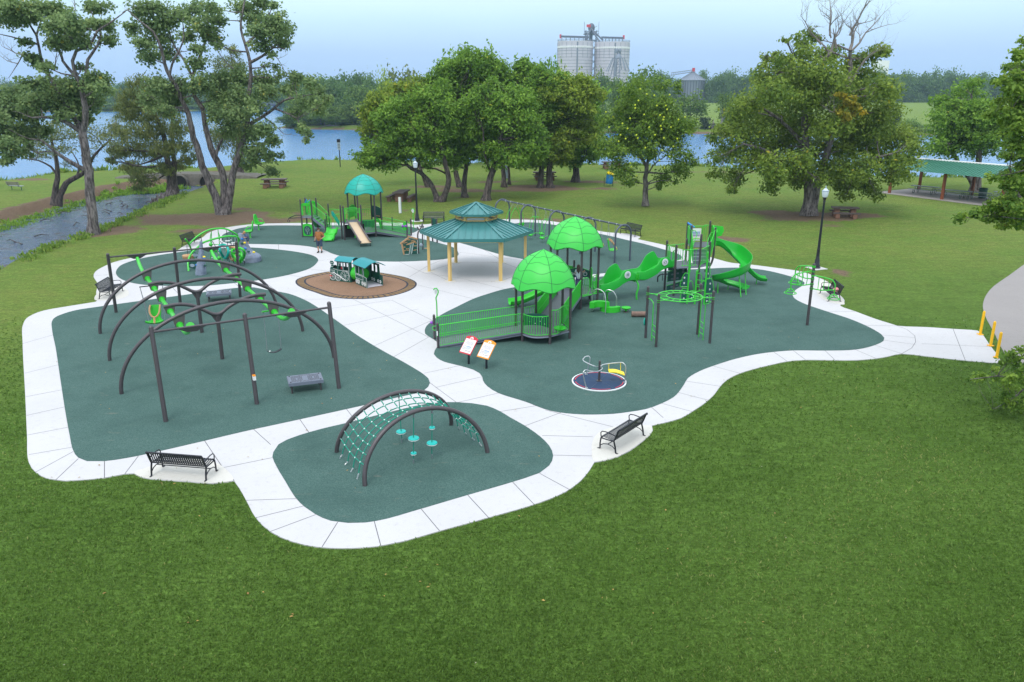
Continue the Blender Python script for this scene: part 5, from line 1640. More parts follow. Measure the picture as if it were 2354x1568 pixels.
def bucket_seat(t,z,mat_seat=None,rot=0.0,k=1.0):
 """moulded high-back swing seat with tan restraint; local: faces -y rotated by rot"""
 T=Matrix.Translation((0,0,z))@Matrix.Rotation(rot,4,'Z')@Matrix.Scale(k,4)
 prof=[(-.42,.10),(-.36,.02),(-.2,-.02),(.05,-.03),(.14,.03),(.20,.25),(.24,.50),(.28,.74),(.30,.80)]
 wid=[.40,.44,.42,.30,.22,.20,.25,.24,.19]
 rows=[]
 for(y,zz),w in zip(prof,wid):
  rows.append([V(w*u,y-.06*(abs(u)**2)*(1 if zz>.1 else-.2),zz+.09*abs(u)**3*(1 if zz<.2 else 0))for u in np.linspace(-1,1,11)])
 b=MB()
 b.T=T
 b.shell(rows,.045)
 o=b.build('seat_shell',M['lime'],t)
 b=MB()
 b.T=T
 for s in(-1,1):
  b.tube(catmull([(s*.22,.20,.80),(s*.23,.02,.70),(s*.21,-.14,.52),(s*.12,-.24,.37),(0,-.28,.32)],.06,False),.042,8)
 b.tube([(0,-.28,.31),(0,-.36,.18),(0,-.40,.06)],.05,8)
 b.build('restraint_yoke',M['tan'],t)
 return o
t=hung('adaptive_swing','lime moulded swing seat with a tan harness hanging from the left beam','swing',-1.85,3.3)
bucket_seat(t,.55,rot=-SA*.6)
b=MB()
b.box((0,0,2.36),(1.05,.05,.04))
b.tube([(0,0,2.36),(0,0,2.39)],.05,8)
b.build('spreader_bar',M['black'],t)
for s in(-1,1):
 b=MB()
 chain(b,(s*.5,0,2.34),(s*.34,.22,1.25))
 chain(b,(s*.5,0,2.34),(s*.34,-.30,.62))
 b.build('chain',M['chain'],t)
t=hung('belt_swing','black belt swing with a white tag on two long chains from the right beam','swing',1.85,-4.05)
b=MB()
rows=[[V(x,y,.52+.55*x*x*2.2+.10*(1 if False else 0))for y in(-.08,.08)]for x in np.linspace(-.30,.30,11)]
b.shell(rows,.02)
b.build('belt_seat',M['black'],t)
b=MB()
b.box((-.20,-.02,.592),(.07,.10,.006),0,0,RAD(-26))
b.build('tag',M['white'],t,False)
for s in(-1,1):
 b=MB()
 chain(b,(s*.30,0,2.34),(s*.30,0,.64))
 b.build('chain',M['chain'],t)
b=MB()
b.box((0,0,2.36),(.72,.06,.05))
b.build('hanger_bar',M['green'],t)
def make_platform():
 t=thing('transfer_platform','','platform',(0,0,0),0,'grey slotted step platforms under the arched swing frame')
 b=MB()
 b.box((0,0,.43),(1.26,.86,.05))
 b.box((0,-.44,.385),(1.26,.03,.12))
 b.box((0,.44,.385),(1.26,.03,.12))
 b.box((-.645,0,.385),(.03,.91,.12))
 b.box((.645,0,.385),(.03,.91,.12))
 d=b.build('deck',M['deckblue'],t,False)
 b=MB()
 r=random.Random(3)
 for sx in(-1,1):
  for i in range(7):
   for j in range(6):
    x,y=sx*(.13+.062*i),-.30+.115*j
    if abs(x)<.1+.02*abs(j-2.5)or(i in(3,)and j in(2,3)):
     continue
    b.box((x,y,.4565),(.022,.075,.004),RAD(35*sx))
 for i in range(9):
  b.box((-.2+i*.05,-.33,.4565),(.012,.12,.004))
  b.box((-.2+i*.05,.33,.4565),(.012,.12,.004))
 for sx in(-.57,.57):
  for sy in(-.34,.34):
   b.box((sx,sy,.4565),(.05,.09,.004))
 b.build('slots',M['hole'],d,False)
 for sx in(-.55,.55):
  for sy in(-.36,.36):
   b=MB()
   b.tube([(sx,sy,0),(sx,sy,.40)],.036,8)
   b.build('leg',M['post'],t)
 return t
pf=make_platform()
pf.location=(-8.15,29.45,.012)
pf.rotation_euler=(0,0,RAD(20))
pf['label']='grey slotted step platform between the front leaning posts'
dup(pf,(-16.35,43.2,.012),RAD(18),'grey slotted step platform at the far end, between the back leaning posts')
N0,N1,N2,N3=V(-4.40,21.42,0),V(-.80,23.69,0),V(-5.73,23.72,0),V(-2.15,25.92,0)
nc=thing('net_arch_climber','pair of leaning dark arches joined by a green rope net with hanging turquoise discs','net climber',(N0+N1+N2+N3)/4)
lean=((N2-N0).normalized())
def net_pt(k,u):
 """k 0 front arch .. 1 back arch; u 0..1 along the arch"""
 a=PI*(1-u)
 c,s=math.cos(a),max(0.0,math.sin(a))
 m0,m1=(N0+N1)/2,(N2+N3)/2
 f=m0+(N1-N0)*.5*c+V(0,0,1.84*s)+lean*.42*s
 g=m1+(N3-N2)*.5*c+V(0,0,1.80*s)-lean*.42*s
 return f.lerp(g,k)
for k in(0,1):
 b=inworld(nc)
 b.tube([net_pt(k,u)for u in np.linspace(0,1,41)],.072,12)
 b.build('arch',M['post'],nc)
us=np.linspace(.10,.90,17)
ks=[0,.2,.4,.6,.8,1]
def netn(k,u):
 sag=.20*math.sin(PI*k)**1
 return net_pt(k,u)-V(0,0,sag*(0.45+.55*math.sin(PI*u)))
b=inworld(nc)
kn=inworld(nc)
cl=inworld(nc)
for u in us:
 ps=[netn(k,u)for k in np.linspace(0.02,.98,11)]
 b.tube(ps,.019,5)
 for e,q in((ps[0],ps[1]),(ps[-1],ps[-2])):
  cl.rod(e,e.lerp(q,.5),.018,6)
for k in ks[1:-1]:
 ps=[netn(k,u)for u in np.linspace(.04,.96,47)]
 b.tube(ps,.019,5)
 for u in us:
  kn.ball(netn(k,u),.029,8,6)
 for e in(0.04,.96):
  p=netn(k,e)
  d=(ps[0]-ps[2])if e<.5 else(ps[-1]-ps[-3])
  q=p+V(d.x,d.y,0).normalized()*.10
  q.z=.01
  chain(cl,p,q,.014,.06)
b.cur=1
b.T=None
b.add(kn.v,kn.f)
b.build('net',[M['rope'],M['white']],nc)
cl.build('net_fixings',M['steel'],nc)
z4=zoomed(1200,1450,2.6133)
for base,top,discs in[((1065,845),(1,.42),[((1060,733),.165)]),((1188,1060),(0,.44),[((1173,792),.175),((1183,955),.095)]),((1380,1010),(0,.58),[((1365,678),.095),((1372,845),.17)])]:
 g=G(*z4(*base))
 b=inworld(nc)
 g=V(g.x,g.y,.02)
 tp=min((net_pt(top[0],u)for u in np.linspace(.2,.8,121)),key=lambda q:math.hypot(q.x-g.x,q.y-g.y))
 b.tube([tp,g+V(0,0,.16)],.015,6)
 o=b.build('drop_rope',M['rope'],nc)
 b=inworld(nc)
 chain(b,g+V(0,0,.17),g,.014,.06)
 b.rod(tp,tp.lerp(g,.10),.03,8)
 b.build('rope_fixing',M['chain'],o)
 for(px_,r)in discs:
  z=R(*z4(*px_),g.y).z
  c=g.lerp(tp,z/tp.z)
  b=inworld(nc)
  b.lathe([(r*.93,-.03),(r,-.02),(r,.0)],20,c)
  b.build('disc_underside',M['white'],o)
  b=inworld(nc)
  b.lathe([(r,.001),(r,.022),(r*.94,.034)],20,c)
  b.build('disc',M['disc'],o)
mg=thing('merry_go_round','flush navy spinner disc with steel handrails and a yellow seat','merry-go-round',(3.52,30.22,.012))
b=MB()
b.lathe([(1.10,0),(1.10,.035)],56)
b.build('rim',M['white'],mg)
b=MB()
b.lathe([(1.045,.036),(1.045,.041)],56)
dk_=b.build('deck',M['navy'],mg)
b=MB()
for k in range(6):
 a0=60*k+6
 pts0=arcpts((0,0,.0425),.985,a0,a0+46,14,'xy')
 pts1=arcpts((0,0,.0425),.945,a0+46,a0,14,'xy')
 b.plate(pts0+pts1,(0,0,.003))
b.build('red_stripe',M['red'],dk_,False)
b=MB()
for k in range(6):
 a=RAD(60*k+3)
 d=V(math.cos(a),math.sin(a),0)
 s=V(-d.y,d.x,0)*.004
 b.plate([d*.12-s+V(0,0,.0415),d*.93-s+V(0,0,.0415),d*.93+s+V(0,0,.0415),d*.12+s+V(0,0,.0415)],(0,0,.002))
 b.lathe([(.014,.0415),(.01,.048)],8,(d.x*.45,d.y*.45,0))
 for e in(-.05,.05):
  b.lathe([(.012,.0415),(.01,.048)],8,(math.cos(a+e)*.9,math.sin(a+e)*.9,0))
b.build('seam',M['postblue'],dk_,False)
b=MB()
b.lathe([(.11,.04),(.11,.06),(.05,.065),(.045,.85),(.05,.87),(.035,.90),(.001,.92)],16)
b.build('post',M['post'],mg)
z6=zoomed(2200,1350,3.1367)
def mgp(px_,py_,Y):
 return R(*z6(px_,py_),Y)-V(3.52,30.22,.012)
rails=[[(620,365,30.2),(560,362,30.5),(420,295,30.85),(412,275,30.95),(440,245,31.0),(485,236,31.0),(502,255,30.98),(455,455,30.98)],[(632,372,30.2),(660,385,30.05),(610,425,29.8),(520,425,29.6),(440,410,29.45),(418,435,29.4),(430,540,29.4),(458,648,29.4)],[(630,362,30.2),(660,345,30.25),(850,318,30.2),(915,320,30.1),(945,350,30.05),(952,390,30.04),(938,565,30.04)]]
for i,rp in enumerate(rails):
 pts=[mgp(*p)for p in rp]
 pts[-1].z=.045
 b=MB()
 b.tube(catmull(pts,.07,False),.021,8)
 b.lathe([(.06,.042),(.06,.056)],12,(pts[-1].x,pts[-1].y,0))
 o=b.build('handrail',M['steel'],mg)
 if i==2:
  b=MB()
  for u in((738,335,412),(886,322,415)):
   b.rod(mgp(u[0],u[1],30.22),mgp(u[0],u[2],30.22),.012,6)
  b.build('seat_hanger',M['sun'],o)
  b=MB()
  a,c=mgp(735,424,30.12),mgp(935,452,29.95)
  rows=[]
  for f in np.linspace(0,1,9):
   p=a.lerp(c,f)
   rows.append([p+V(0,dy,.04*math.sin(PI*f*1.2)+.05*(dy+.1))for dy in(-.12,0,.12,.2)])
  b.shell(rows,.03)
  b.build('swing_seat',M['sun'],mg)
def fence(b,base,height,n,r=.014,rr=.022,bottom=.08,mid=None):
 """barred barrier along a polyline of floor points; height = top rail above floor (number or pair)"""
 base=[V(*p)for p in base]
 L=[0]
 for a,c in zip(base,base[1:]):
  L.append(L[-1]+(c-a).length)
 def at(f):
  d=f*L[-1]
  for i in range(len(base)-1):
   if d<=L[i+1]+1e-9:
    return base[i].lerp(base[i+1],(d-L[i])/max(1e-9,L[i+1]-L[i]))
  return base[-1].copy()
 def hh(f):
  return height if not isinstance(height,tuple)else height[0]+(height[1]-height[0])*f
 fs=np.linspace(0,1,max(2,len(base)*2 if len(base)>2 else 2))
 b.tube([at(f)+V(0,0,hh(f))for f in fs],rr,8)
 b.tube([at(f)+V(0,0,bottom)for f in fs],rr*.85,8)
 if mid:
  b.tube([at(f)+V(0,0,mid if not isinstance(mid,tuple)else mid[0]+(mid[1]-mid[0])*f)for f in fs],rr*.8,6)
 for i in range(n):
  f=(i+.5)/n
  p=at(f)
  b.tube([p+V(0,0,bottom),p+V(0,0,hh(f))],r,5,cap=False)
def hoop_fence(b,p0,p1,z0,h,n,r=.02):
 """barrier with a rounded outer top corner, p0 on the post side"""
 p0,p1=V(*p0),V(*p1)
 d=(p1-p0)
 pts=[p0+V(0,0,z0+h),p0+d*.6+V(0,0,z0+h),p0+d*.88+V(0,0,z0+h*.95),p0+d+V(0,0,z0+h*.82),p1+V(0,0,z0+.15),p0+d*.9+V(0,0,z0+.06),p0+V(0,0,z0+.05)]
 b.tube(catmull(pts,.06,False),r,7)
 for i in range(n):
  f=(i+.6)/(n+.3)
  p=p0+d*f
  b.tube([p+V(0,0,z0+.06),p+V(0,0,z0+h*(.98 if f<.8 else.9))],r*.65,5,cap=False)
def play_post(root,p,h,r=.063,name='post',rings=()):
 b=inworld(root)
 capped_post(b,p,h,r,12)
 for z in rings:
  b.lathe([(r,z-.03),(r*1.25,z-.025),(r*1.25,z+.025),(r,z+.03)],12,(p[0],p[1],0))
 return b.build(name,M['post'],root)
def make_dome(root,c,z0,z1,r,rot,mname,name='dome_roof'):
 """six-panelled scalloped roof, seams and wavy grooves cut in its surface"""
 def sp(a,f):
  k=(a-rot)%(PI/3)-PI/6
  rh=math.cos(PI/6)/math.cos(k)
  rr_=r*(f-.05*f**9)*(rh*.38+.62)*1.03
  bulge=f*f*.05*math.cos(6*(a-rot))
  z=z1-(z1-z0)*(.42*f+.58*f**3.6)-.085*(f**7)*math.cos(6*(a-rot))
  return V(c[0]+rr_*math.cos(a),c[1]+rr_*math.sin(a),z)
 b=inworld(root)
 nA=72
 fs=np.linspace(0.02,1,18)
 rows=[[sp(2*PI*k/nA+rot,f)for k in range(nA)]for f in fs]
 b.grid(rows,True)
 b.add([V(c[0],c[1],z1+.005)]+rows[0],[(0,(k+1)%nA+1,k+1)for k in range(nA)])
 lip=[V(c[0]+(p.x-c[0])*.965,c[1]+(p.y-c[1])*.965,p.z-.045)for p in rows[-1]]
 under=[[V(c[0]+(p.x-c[0])*.93,c[1]+(p.y-c[1])*.93,p.z-.05)for p in rw]for rw in reversed(rows[2:])]
 b.grid([rows[-1],lip,under[0]],True)
 b.grid(under,True)
 o=b.build(name,M[mname],root,True,60)
 b=inworld(root)
 for k in range(6):
  a=rot+k*PI/3
  b.tube([sp(a,f)+V(0,0,.002)for f in np.linspace(.03,1,24)],.011,5)
  for q,f0 in enumerate((.36,.56,.75,.91)):
   am=(.028,.032,.03,.022)[q]
   pts=[]
   for t in np.linspace(0,1,20):
    wv_=math.sin(2*PI*(t+.3*q))
    pts.append(sp(a+t*PI/3,f0+am*wv_)+V(0,0,.001))
   b.tube(pts,.0085,4)
 b.build('roof_groove',M['groove'],o)
 return o
def hexv(c,offs):
 return[V(c[0]+x,c[1]+y,0)for x,y in offs]
HO=[(-.98,-.85),(.29,-1.26),(1.27,-.41),(.98,.85),(-.29,1.26),(-1.27,.41)]
def deck(root,poly,z,name='deck',th=.10):
 b=inworld(root)
 b.prism([(p[0],p[1])for p in poly],z-.05,z)
 o=b.build(name,M['deck'],root,False)
 b=inworld(root)
 n=len(poly)
 for i in range(n):
  a,c=V(poly[i][0],poly[i][1],z-.052),V(poly[(i+1)%n][0],poly[(i+1)%n][1],z-.052)
  b.tube([a,c],.035,4)
 b.build('deck_edge',M['deckblue'],o,False)
 return o
def ramp(root,a0,a1,c0,c1,z0,z1,name='ramp'):
 """a0,a1 low end corners, c0,c1 high end corners"""
 b=inworld(root)
 q=[V(a0[0],a0[1],z0),V(a1[0],a1[1],z0),V(c1[0],c1[1],z1),V(c0[0],c0[1],z1)]
 b.plate(q,(0,0,-.06))
 o=b.build(name,M['deck'],root,False)
 b=inworld(root)
 for s,e in((q[0],q[3]),(q[1],q[2])):
  b.plate([s+V(0,0,-.10),e+V(0,0,-.10),e+V(0,0,.05),s+V(0,0,.05)],(q[1]-q[0]).normalized()*.03)
 for f in(.25,.5,.75):
  b.plate([q[0].lerp(q[3],f-.003)+V(0,0,.001),q[1].lerp(q[2],f-.003)+V(0,0,.001),q[1].lerp(q[2],f+.003)+V(0,0,.001),q[0].lerp(q[3],f+.003)+V(0,0,.001)],(0,0,.002))
 b.build('ramp_kerb',M['deckblue'],o,False)
 return o
def sweep_u(root,path,w,hl,hr,material,name,th=.03,bank=None,step=.12,flat=.55):
 """chute: U section swept along a path; hl/hr wall heights (number or list per path point)"""
 n0=len(path)
 P=catmull(path,step,False)
 n=len(P)
 def val(v,i):
  if isinstance(v,(int,float)):
   return v
  f=i/(n-1)*(len(v)-1)
  k=min(int(f),len(v)-2)
  return v[k]+(v[k+1]-v[k])*(f-k)
 rows=[]
 for i,p in enumerate(P):
  t=P[min(i+1,n-1)]-P[max(i-1,0)]
  t=V(t.x,t.y,0).normalized()if V(t.x,t.y,0).length>1e-6 else V(1,0,0)
  s=V(-t.y,t.x,0)
  bk=val(bank,i)if bank else 0
  r=[]
  W=val(w,i)
  for u in np.linspace(-1,1,13):
   side=-u
   au=abs(u)
   h=(hl if u<0 else hr)
   h=val(h,i)
   z=0 if au<flat else h*((au-flat)/(1-flat))**1.7
   xo=side*W/2*(1 if au<.8 else 1-.03)
   r.append(p+s*xo+V(0,0,z+bk*side*W/2))
  l0,r0=r[0],r[-1]
  r=[l0+s*.035-V(0,0,.04),l0+s*.02+V(0,0,.005)]+r+[r0-s*.02+V(0,0,.005),r0-s*.035-V(0,0,.04)]
  rows.append(r)
 b=inworld(root)
 b.shell(rows,-th)
 return b.build(name,material,root,True,50)
def spring(root):
 pass
ps2=thing('ramp_playset','large playset with two lime dome roofs, long ramp, wave slide and tower with spiral slide','playground',(5.0,40.0,.012))
c1,c2=(1.46,36.43),(3.38,42.50)
h1,h2=hexv(c1,HO),hexv(c2,HO)
for i,p in enumerate(h1):
 play_post(ps2,p,2.72,.063,'post',(.42,1.02,1.36)if i<3 else(.42,1.36))
for i,p in enumerate(h2):
 play_post(ps2,p,3.45,.063,'post',(.72,1.10,1.72))
ROT=math.atan2(-1.26,.29)
make_dome(ps2,c1,2.58,4.22,1.60,ROT,'dome')
make_dome(ps2,c2,3.30,4.80,1.60,ROT,'dome')
bow=[]
for f in np.linspace(0,1,9):
 p=h1[0].lerp(h1[1],f)
 n=V(h1[1].y-h1[0].y,-(h1[1].x-h1[0].x),0).normalized()
 bow.append(p+n*.34*math.sin(PI*f))
bow2=[]
for f in np.linspace(0,1,9):
 p=h1[1].lerp(h1[2],f)
 n=V(h1[2].y-h1[1].y,-(h1[2].x-h1[1].x),0).normalized()
 bow2 .append(p+n*.14*math.sin(2*PI*f))
deck(ps2,bow[:-1]+[h1[1]]+h1[2:],.40)
deck(ps2,h2,.72)
b=inworld(ps2)
fence(b,[p+V(0,0,.40)for p in bow],.96,13)
b.build('barrier',M['green'],ps2)
b=inworld(ps2)
fence(b,[p+V(0,0,.40)for p in bow2],1.22,9)
b.build('barrier',M['green'],ps2)
b=inworld(ps2)
mid_=h1[1].lerp(h1[2],.5)
rows=[]
for f in np.linspace(0,1,7):
 th_=f*PI/2
 rows.append([mid_+V(.34*math.cos(th_)*math.cos(a)*.9,.34*math.cos(th_)*math.sin(a),.68-.16*math.sin(th_))for a in np.linspace(0,2*PI,19)[:-1]])
b.grid(rows,True)
b.build('bowl_seat',M['lime'],ps2)
inner=[]
for f in np.linspace(.03,.97,11):
 p=h1[0].lerp(h1[1],f)
 n=V(h1[1].y-h1[0].y,-(h1[1].x-h1[0].x),0).normalized()
 inner.append(p-n*.30*math.sin(PI*f))
b=inworld(ps2)
b.shell([[p+V(0,0,.78)for p in inner],[p+V(0,0,1.34)for p in inner]],.02)
o=b.build('curved_panel',M['hunter'],ps2)
b=inworld(ps2)
for k,z in((2,.95),(4,.86),(6,.98),(8,.9),(7,1.2),(3,1.18)):
 b.ball(inner[k]+V(0,0,z),.035,8,5,(1,1,1))
b.build('panel_stud',M['silo'],o)
b=inworld(ps2)
fence(b,[h1[4]+V(0,0,.40),h1[5].lerp(h1[4],.35)+V(0,0,.40)],.80,5)
b.build('barrier',M['green'],ps2)
b=inworld(ps2)
fence(b,[h1[2]+V(0,0,.40),h1[3]+V(0,0,.40)],.90,9)
b.build('barrier',M['green'],ps2)
e0,e1=V(-3.66,35.95,0),V(-3.37,34.60,0)
for p in(e0,e1):
 play_post(ps2,p,1.22,.058,'ramp_post',(.35,1.0))
ramp(ps2,e1+V(.06,0,0),e0+V(.06,0,0),h1[0],h1[5],.03,.40)
for a,c in((e1,h1[0]),(e0,h1[5])):
 b=inworld(ps2)
 fence(b,[a+V(.07,.02,.05),c+V(-.05,0,.42)],(1.03,.94),40,.012,.02,.07,(.62,.56))
 b.build('ramp_barrier',M['green'],ps2)
b=inworld(ps2)
b.tube(arcpts((e1 .x-.14,e1 .y,.95),.10,60,300,10,'xz'),.018,6)
b.build('handle',M['green'],ps2)
b=inworld(ps2)
b.ball((e0 .x-.12,e0 .y-.02,.82),.075,10,8,(1,.7,1))
b.build('purple_knob',M['purple'],ps2)
b=inworld(ps2)
b.box((e1 .x-.02,e1 .y-.062,.72),(.05,.012,.22))
b.build('warning_sticker',M['white'],ps2,False)
ramp(ps2,h1[4],h1[3],h2[0],h2[1],.40,.72)
for a,c,k in((h1[4],h2[0],-1),(h1[3],h2[1],1)):
 a2,c2_=a+V(0,0,.42),c+V(0,0,.74)
 b=inworld(ps2)
 d_=(c2_-a2).normalized()
 s_=V(d_.y,-d_.x,0)*.012
 a2,c2_=a2+d_*.08,c2_-d_*.08
 b.plate([a2-s_,c2_-s_,c2_-s_+V(0,0,.86),a2-s_+V(0,0,.80)],s_*2)
 if k<0:
  for f in np.linspace(.01,.99,54):
   p=a2 .lerp(c2_,f)
   b.tube([p+V(0,0,.02),p+V(0,0,.80+.06*f)],.018,4,cap=False)
 b.tube([a2+V(0,0,.82),c2_+V(0,0,.88)],.024,8)
 if k<0:
  b.tube([a2+V(.06,0,.45),c2_+V(.06,0,.50)],.018,6)
 b.build('ramp_side_panel',M['lime'],ps2)
b=inworld(ps2)
hoop_fence(b,h2[1],h2[1].lerp(h2[2],.48),.72,.95,4)
hoop_fence(b,h2[2],h2[2].lerp(h2[1],.36),.72,.98,3)
b.tube([h2[1]+V(0,0,.69),h2[2]+V(0,0,.69)],.035,6)
b.build('barrier',M['green'],ps2)
b=inworld(ps2)
hoop_fence(b,h2[3],h2[3].lerp(h2[2],.22),.72,1.12,2)
hoop_fence(b,h2[2],h2[2].lerp(h2[3],.22),.72,1.0,2)
b.build('hoop_rail',M['green'],ps2)
a,c=h2[4],h2[3]
b=inworld(ps2)
dd=(c-a)
top=[a+dd*f+V(0,0,1.60+.16*math.sin(PI*f))for f in np.linspace(0,1,12)]
bot=[a+dd*f+V(0,0,1.26-.05*math.sin(PI*f))for f in np.linspace(1,0,8)]
b.plate(top+bot,V(dd.y,-dd.x,0).normalized()*.03)
pn=b.build('play_panel',M['hunter'],ps2,False)
b=inworld(ps2)
b.tube([p for p in top],.02,6)
b.build('panel_trim',M['green'],pn)
b=inworld(ps2)
fence(b,[a+V(0,0,.72),c+V(0,0,.72)],.52,11,.011)
b.build('barrier',M['black'],ps2)
def text_mesh(body,size,origin,xdir,zdir,material,name,parent,depth=.004):
 cu=bpy.data.curves.new(name,'FONT')
 cu.body=body
 cu.size=size
 cu.extrude=depth
 cu.align_x='CENTER'
 ob=bpy.data.objects.new(name,cu)
 COL.objects.link(ob)
 dg=bpy.context.evaluated_depsgraph_get()
 me=bpy.data.meshes.new_from_object(ob.evaluated_get(dg))
 bpy.data.objects.remove(ob)
 xd,zd=V(*xdir).normalized(),V(*zdir).normalized()
 yd=zd.cross(xd)
 Mx=Matrix((xd,zd,xd.cross(zd))).transposed().to_4x4()
 Mx.translation=V(*origin)
 me.transform((Matrix.Translation(parent.matrix_world.translation)if False else Matrix.Identity(4))@Mx)
 me.materials.clear()
 me.materials.append(material)
 o=bpy.data.objects.new(name,me)
 COL.objects.link(o)
 o.parent=parent
 return o
nn_=V(dd.y,-dd.x,0).normalized()
text_mesh('ON',.20,a+dd*.27+V(0,0,1.33)+nn_*.036-V(5,40,.012),dd,(0,0,1),M['white'],'lettering',pn)
b=inworld(ps2)
rc=a+dd*.78+V(0,0,1.45)+nn_*.034
ud=dd.normalized()
b.tube([rc+ud*.11*math.cos(t_)+V(0,0,.11*math.sin(t_))for t_ in np.linspace(0,2*PI,20)[:-1]],.012,5,closed=True)
b.tube([rc-ud*.08,rc+V(0,0,.08),rc+ud*.08],.01,5)
b.build('panel_emblem',M['white'],pn)
xp=V(3.52,44.35,0)
play_post(ps2,xp,2.05,.063)
xa,xb=V(2.35,44.05,0),xp
b=inworld(ps2)
top=[xa.lerp(xb,f)+V(0,0,1.50+.28*math.sin(PI*(.15+.7*f)))for f in np.linspace(0,1,12)]
b.plate([xa+V(0,0,.75),xb+V(0,0,.75)]+list(reversed(top)),V(.02,.03,0))
o=b.build('bubble_panel',M['lime'],ps2,False)
b=inworld(ps2)
b.ball(xa.lerp(xb,.5)+V(0,0,1.35),.34,16,10,(1,.45,.8))
b.build('bubble_window',M['teal'],o)
b=inworld(ps2)
fence(b,[h2[5]+V(0,0,.72),h2[4]+V(0,0,.72)],.9,9)
b.build('barrier',M['green'],ps2)
zs9=zoomed(1650,950,2.614)
sx_=G(*zs9(1040,700),.16)
st_=h2[5].lerp(h2[0],.5)
dv=V(sx_.x-st_.x,sx_.y-st_.y,0)
pth=[V(st_.x,st_.y,.74),V(st_.x,st_.y,0)+dv*.12+V(0,0,.735),V(st_.x,st_.y,0)+dv*.35+V(0,0,.58),V(st_.x,st_.y,0)+dv*.7+V(0,0,.27),V(st_.x,st_.y,0)+dv*.92+V(0,0,.17),V(st_.x,st_.y,0)+dv*1.06+V(0,0,.17)]
sweep_u(ps2,pth,.62,.26,.26,M['lime'],'slide')
b=inworld(ps2)
b.tube([V(st_.x,st_.y,0)+dv*.85,V(st_.x,st_.y,0)+dv*.85+V(0,0,.2)],.035,8)
b.build('slide_foot',M['green'],ps2)
wa,wb=V(4.55,42.62,0),V(9.02,44.72,0)
wd=(wb-wa)
wl=wd.length
wn=V(wd.y,-wd.x,0).normalized()
def wave_seg(s0,s1,zf0,zf1):
 N_=30
 rows=[]
 for i in range(N_+1):
  f=i/N_
  s=s0+(s1-s0)*f
  c=wa+wd*s
  e=f*f*(3-2*f)
  if f<.22:
   e=0.0+.0*f
  e=min(1,max(0,(f-.18)/.62))
  e=e*e*(3-2*e)
  zf=zf0+(zf1-zf0)*e
  near=zf+.36+.10*math.sin(min(1,max(0,(f-.2)/.5))*3*PI)*.35+.24*math.exp(-((f-.74)/.15)**4)
  far=zf+.38+.55*math.exp(-((f-.53)/.19)**4)+.10*math.exp(-((f-.30)/.08)**2)
  belly=zf-.15-.10*math.sin(PI*f)*(1 if f<.6 else.6)+.06*math.exp(-((f-.85)/.12)**2)
  W=.36
  rows.append([c+wn*(W+.07)+V(0,0,near-.05),c+wn*(W+.05)+V(0,0,near),c+wn*W+V(0,0,near),c+wn*(W*.8)+V(0,0,zf+.05),c+wn*(W*.5)+V(0,0,zf),c-wn*(W*.5)+V(0,0,zf),c-wn*(W*.8)+V(0,0,zf+.05),c-wn*W+V(0,0,far),c-wn*(W+.05)+V(0,0,far),c-wn*(W+.07)+V(0,0,far-.05),c-wn*(W+.05)+V(0,0,belly+.10),c-wn*(W*.6)+V(0,0,belly),c+wn*(W*.6)+V(0,0,belly),c+wn*(W+.05)+V(0,0,belly+.10)])
 b=inworld(ps2)
 b.grid(rows,True)
 b.add(rows[0],[tuple(range(len(rows[0])))])
 b.add(rows[-1],[tuple(reversed(range(len(rows[-1]))))])
 o=b.build('wave_slide',M['limedark'],ps2,True,55)
 k=int(.74*N_)
 pc_=rows[k][0]*.5+rows[k][13]*.5+wn*.035+V(0,0,.10)
 ud_=wd.normalized()
 for rr_,mt_,off in((.20,'white',.0),(.155,'steelgrey',.012),(.14,'white',.016)):
  b=inworld(ps2)
  ring=[pc_+ud_*rr_*math.cos(t_)+V(0,0,rr_*math.sin(t_))for t_ in np.linspace(0,2*PI,25)[:-1]]
  b.plate([p+wn*off for p in ring],wn*.012)
  b.build('disc_plate',M[mt_],o,False)
 return o,pc_,ud_
w1,pc1,ud_=wave_seg(0.02,.49,.74,1.17)
w2,pc2,ud_=wave_seg(.51,.99,1.20,1.66)
b=inworld(ps2)
for k in range(5):
 t_=2*PI*k/5+.6
 q=pc2+ud_*.075*math.cos(t_)+V(0,0,.075*math.sin(t_))+wn*.03
 b.plate([q+ud_*.032*math.cos(u_)+V(0,0,.032*math.sin(u_))for u_ in np.linspace(0,2*PI,13)[:-1]],wn*.004)
b.build('disc_spots',M['navy'],w2,False)
b=inworld(ps2)
for k in range(4):
 t_=PI*k/4
 b.rod(pc1+(ud_*math.cos(t_)+V(0,0,math.sin(t_)))*.07+wn*.032,pc1-(ud_*math.cos(t_)+V(0,0,math.sin(t_)))*.07+wn*.032,.009,5)
b.tube([pc1+ud_*.10*math.cos(t_)+V(0,0,.10*math.sin(t_))+wn*.030 for t_ in np.linspace(0,2*PI,17)[:-1]],.008,5,closed=True)
b.build('disc_spokes',M['navy'],w1)
jb=wa+wd*.5
b=inworld(ps2)
for s in(-.012,.012):
 c=jb+wd*s
 b.tube([c+wn*.45+V(0,0,1.47),c+wn*.44+V(0,0,1.15),c+wn*.25+V(0,0,1.02),c-wn*.25+V(0,0,1.02),c-wn*.44+V(0,0,1.15),c-wn*.45+V(0,0,1.50)],.04,8)
b.build('joint_flange',M['lime'],ps2)
b=inworld(ps2)
g_=V(5.28,42.91,0)
b.tube([g_,g_+V(0,.02,.62)],.05,8)
g_=V(6.99,43.25,0)
b.tube(catmull([g_,g_+V(-.03,0,.35),g_+V(.06,.02,.75),g_+V(-.06,.1,1.1)],.12,False),.05,8)
b.build('support_leg',M['green'],ps2)
TA,TB,TD,TI,TC=V(8.93,45.44,0),V(9.20,44.08,0),V(10.62,44.38,0),V(11.35,45.2,0),V(10.2,46.1,0)
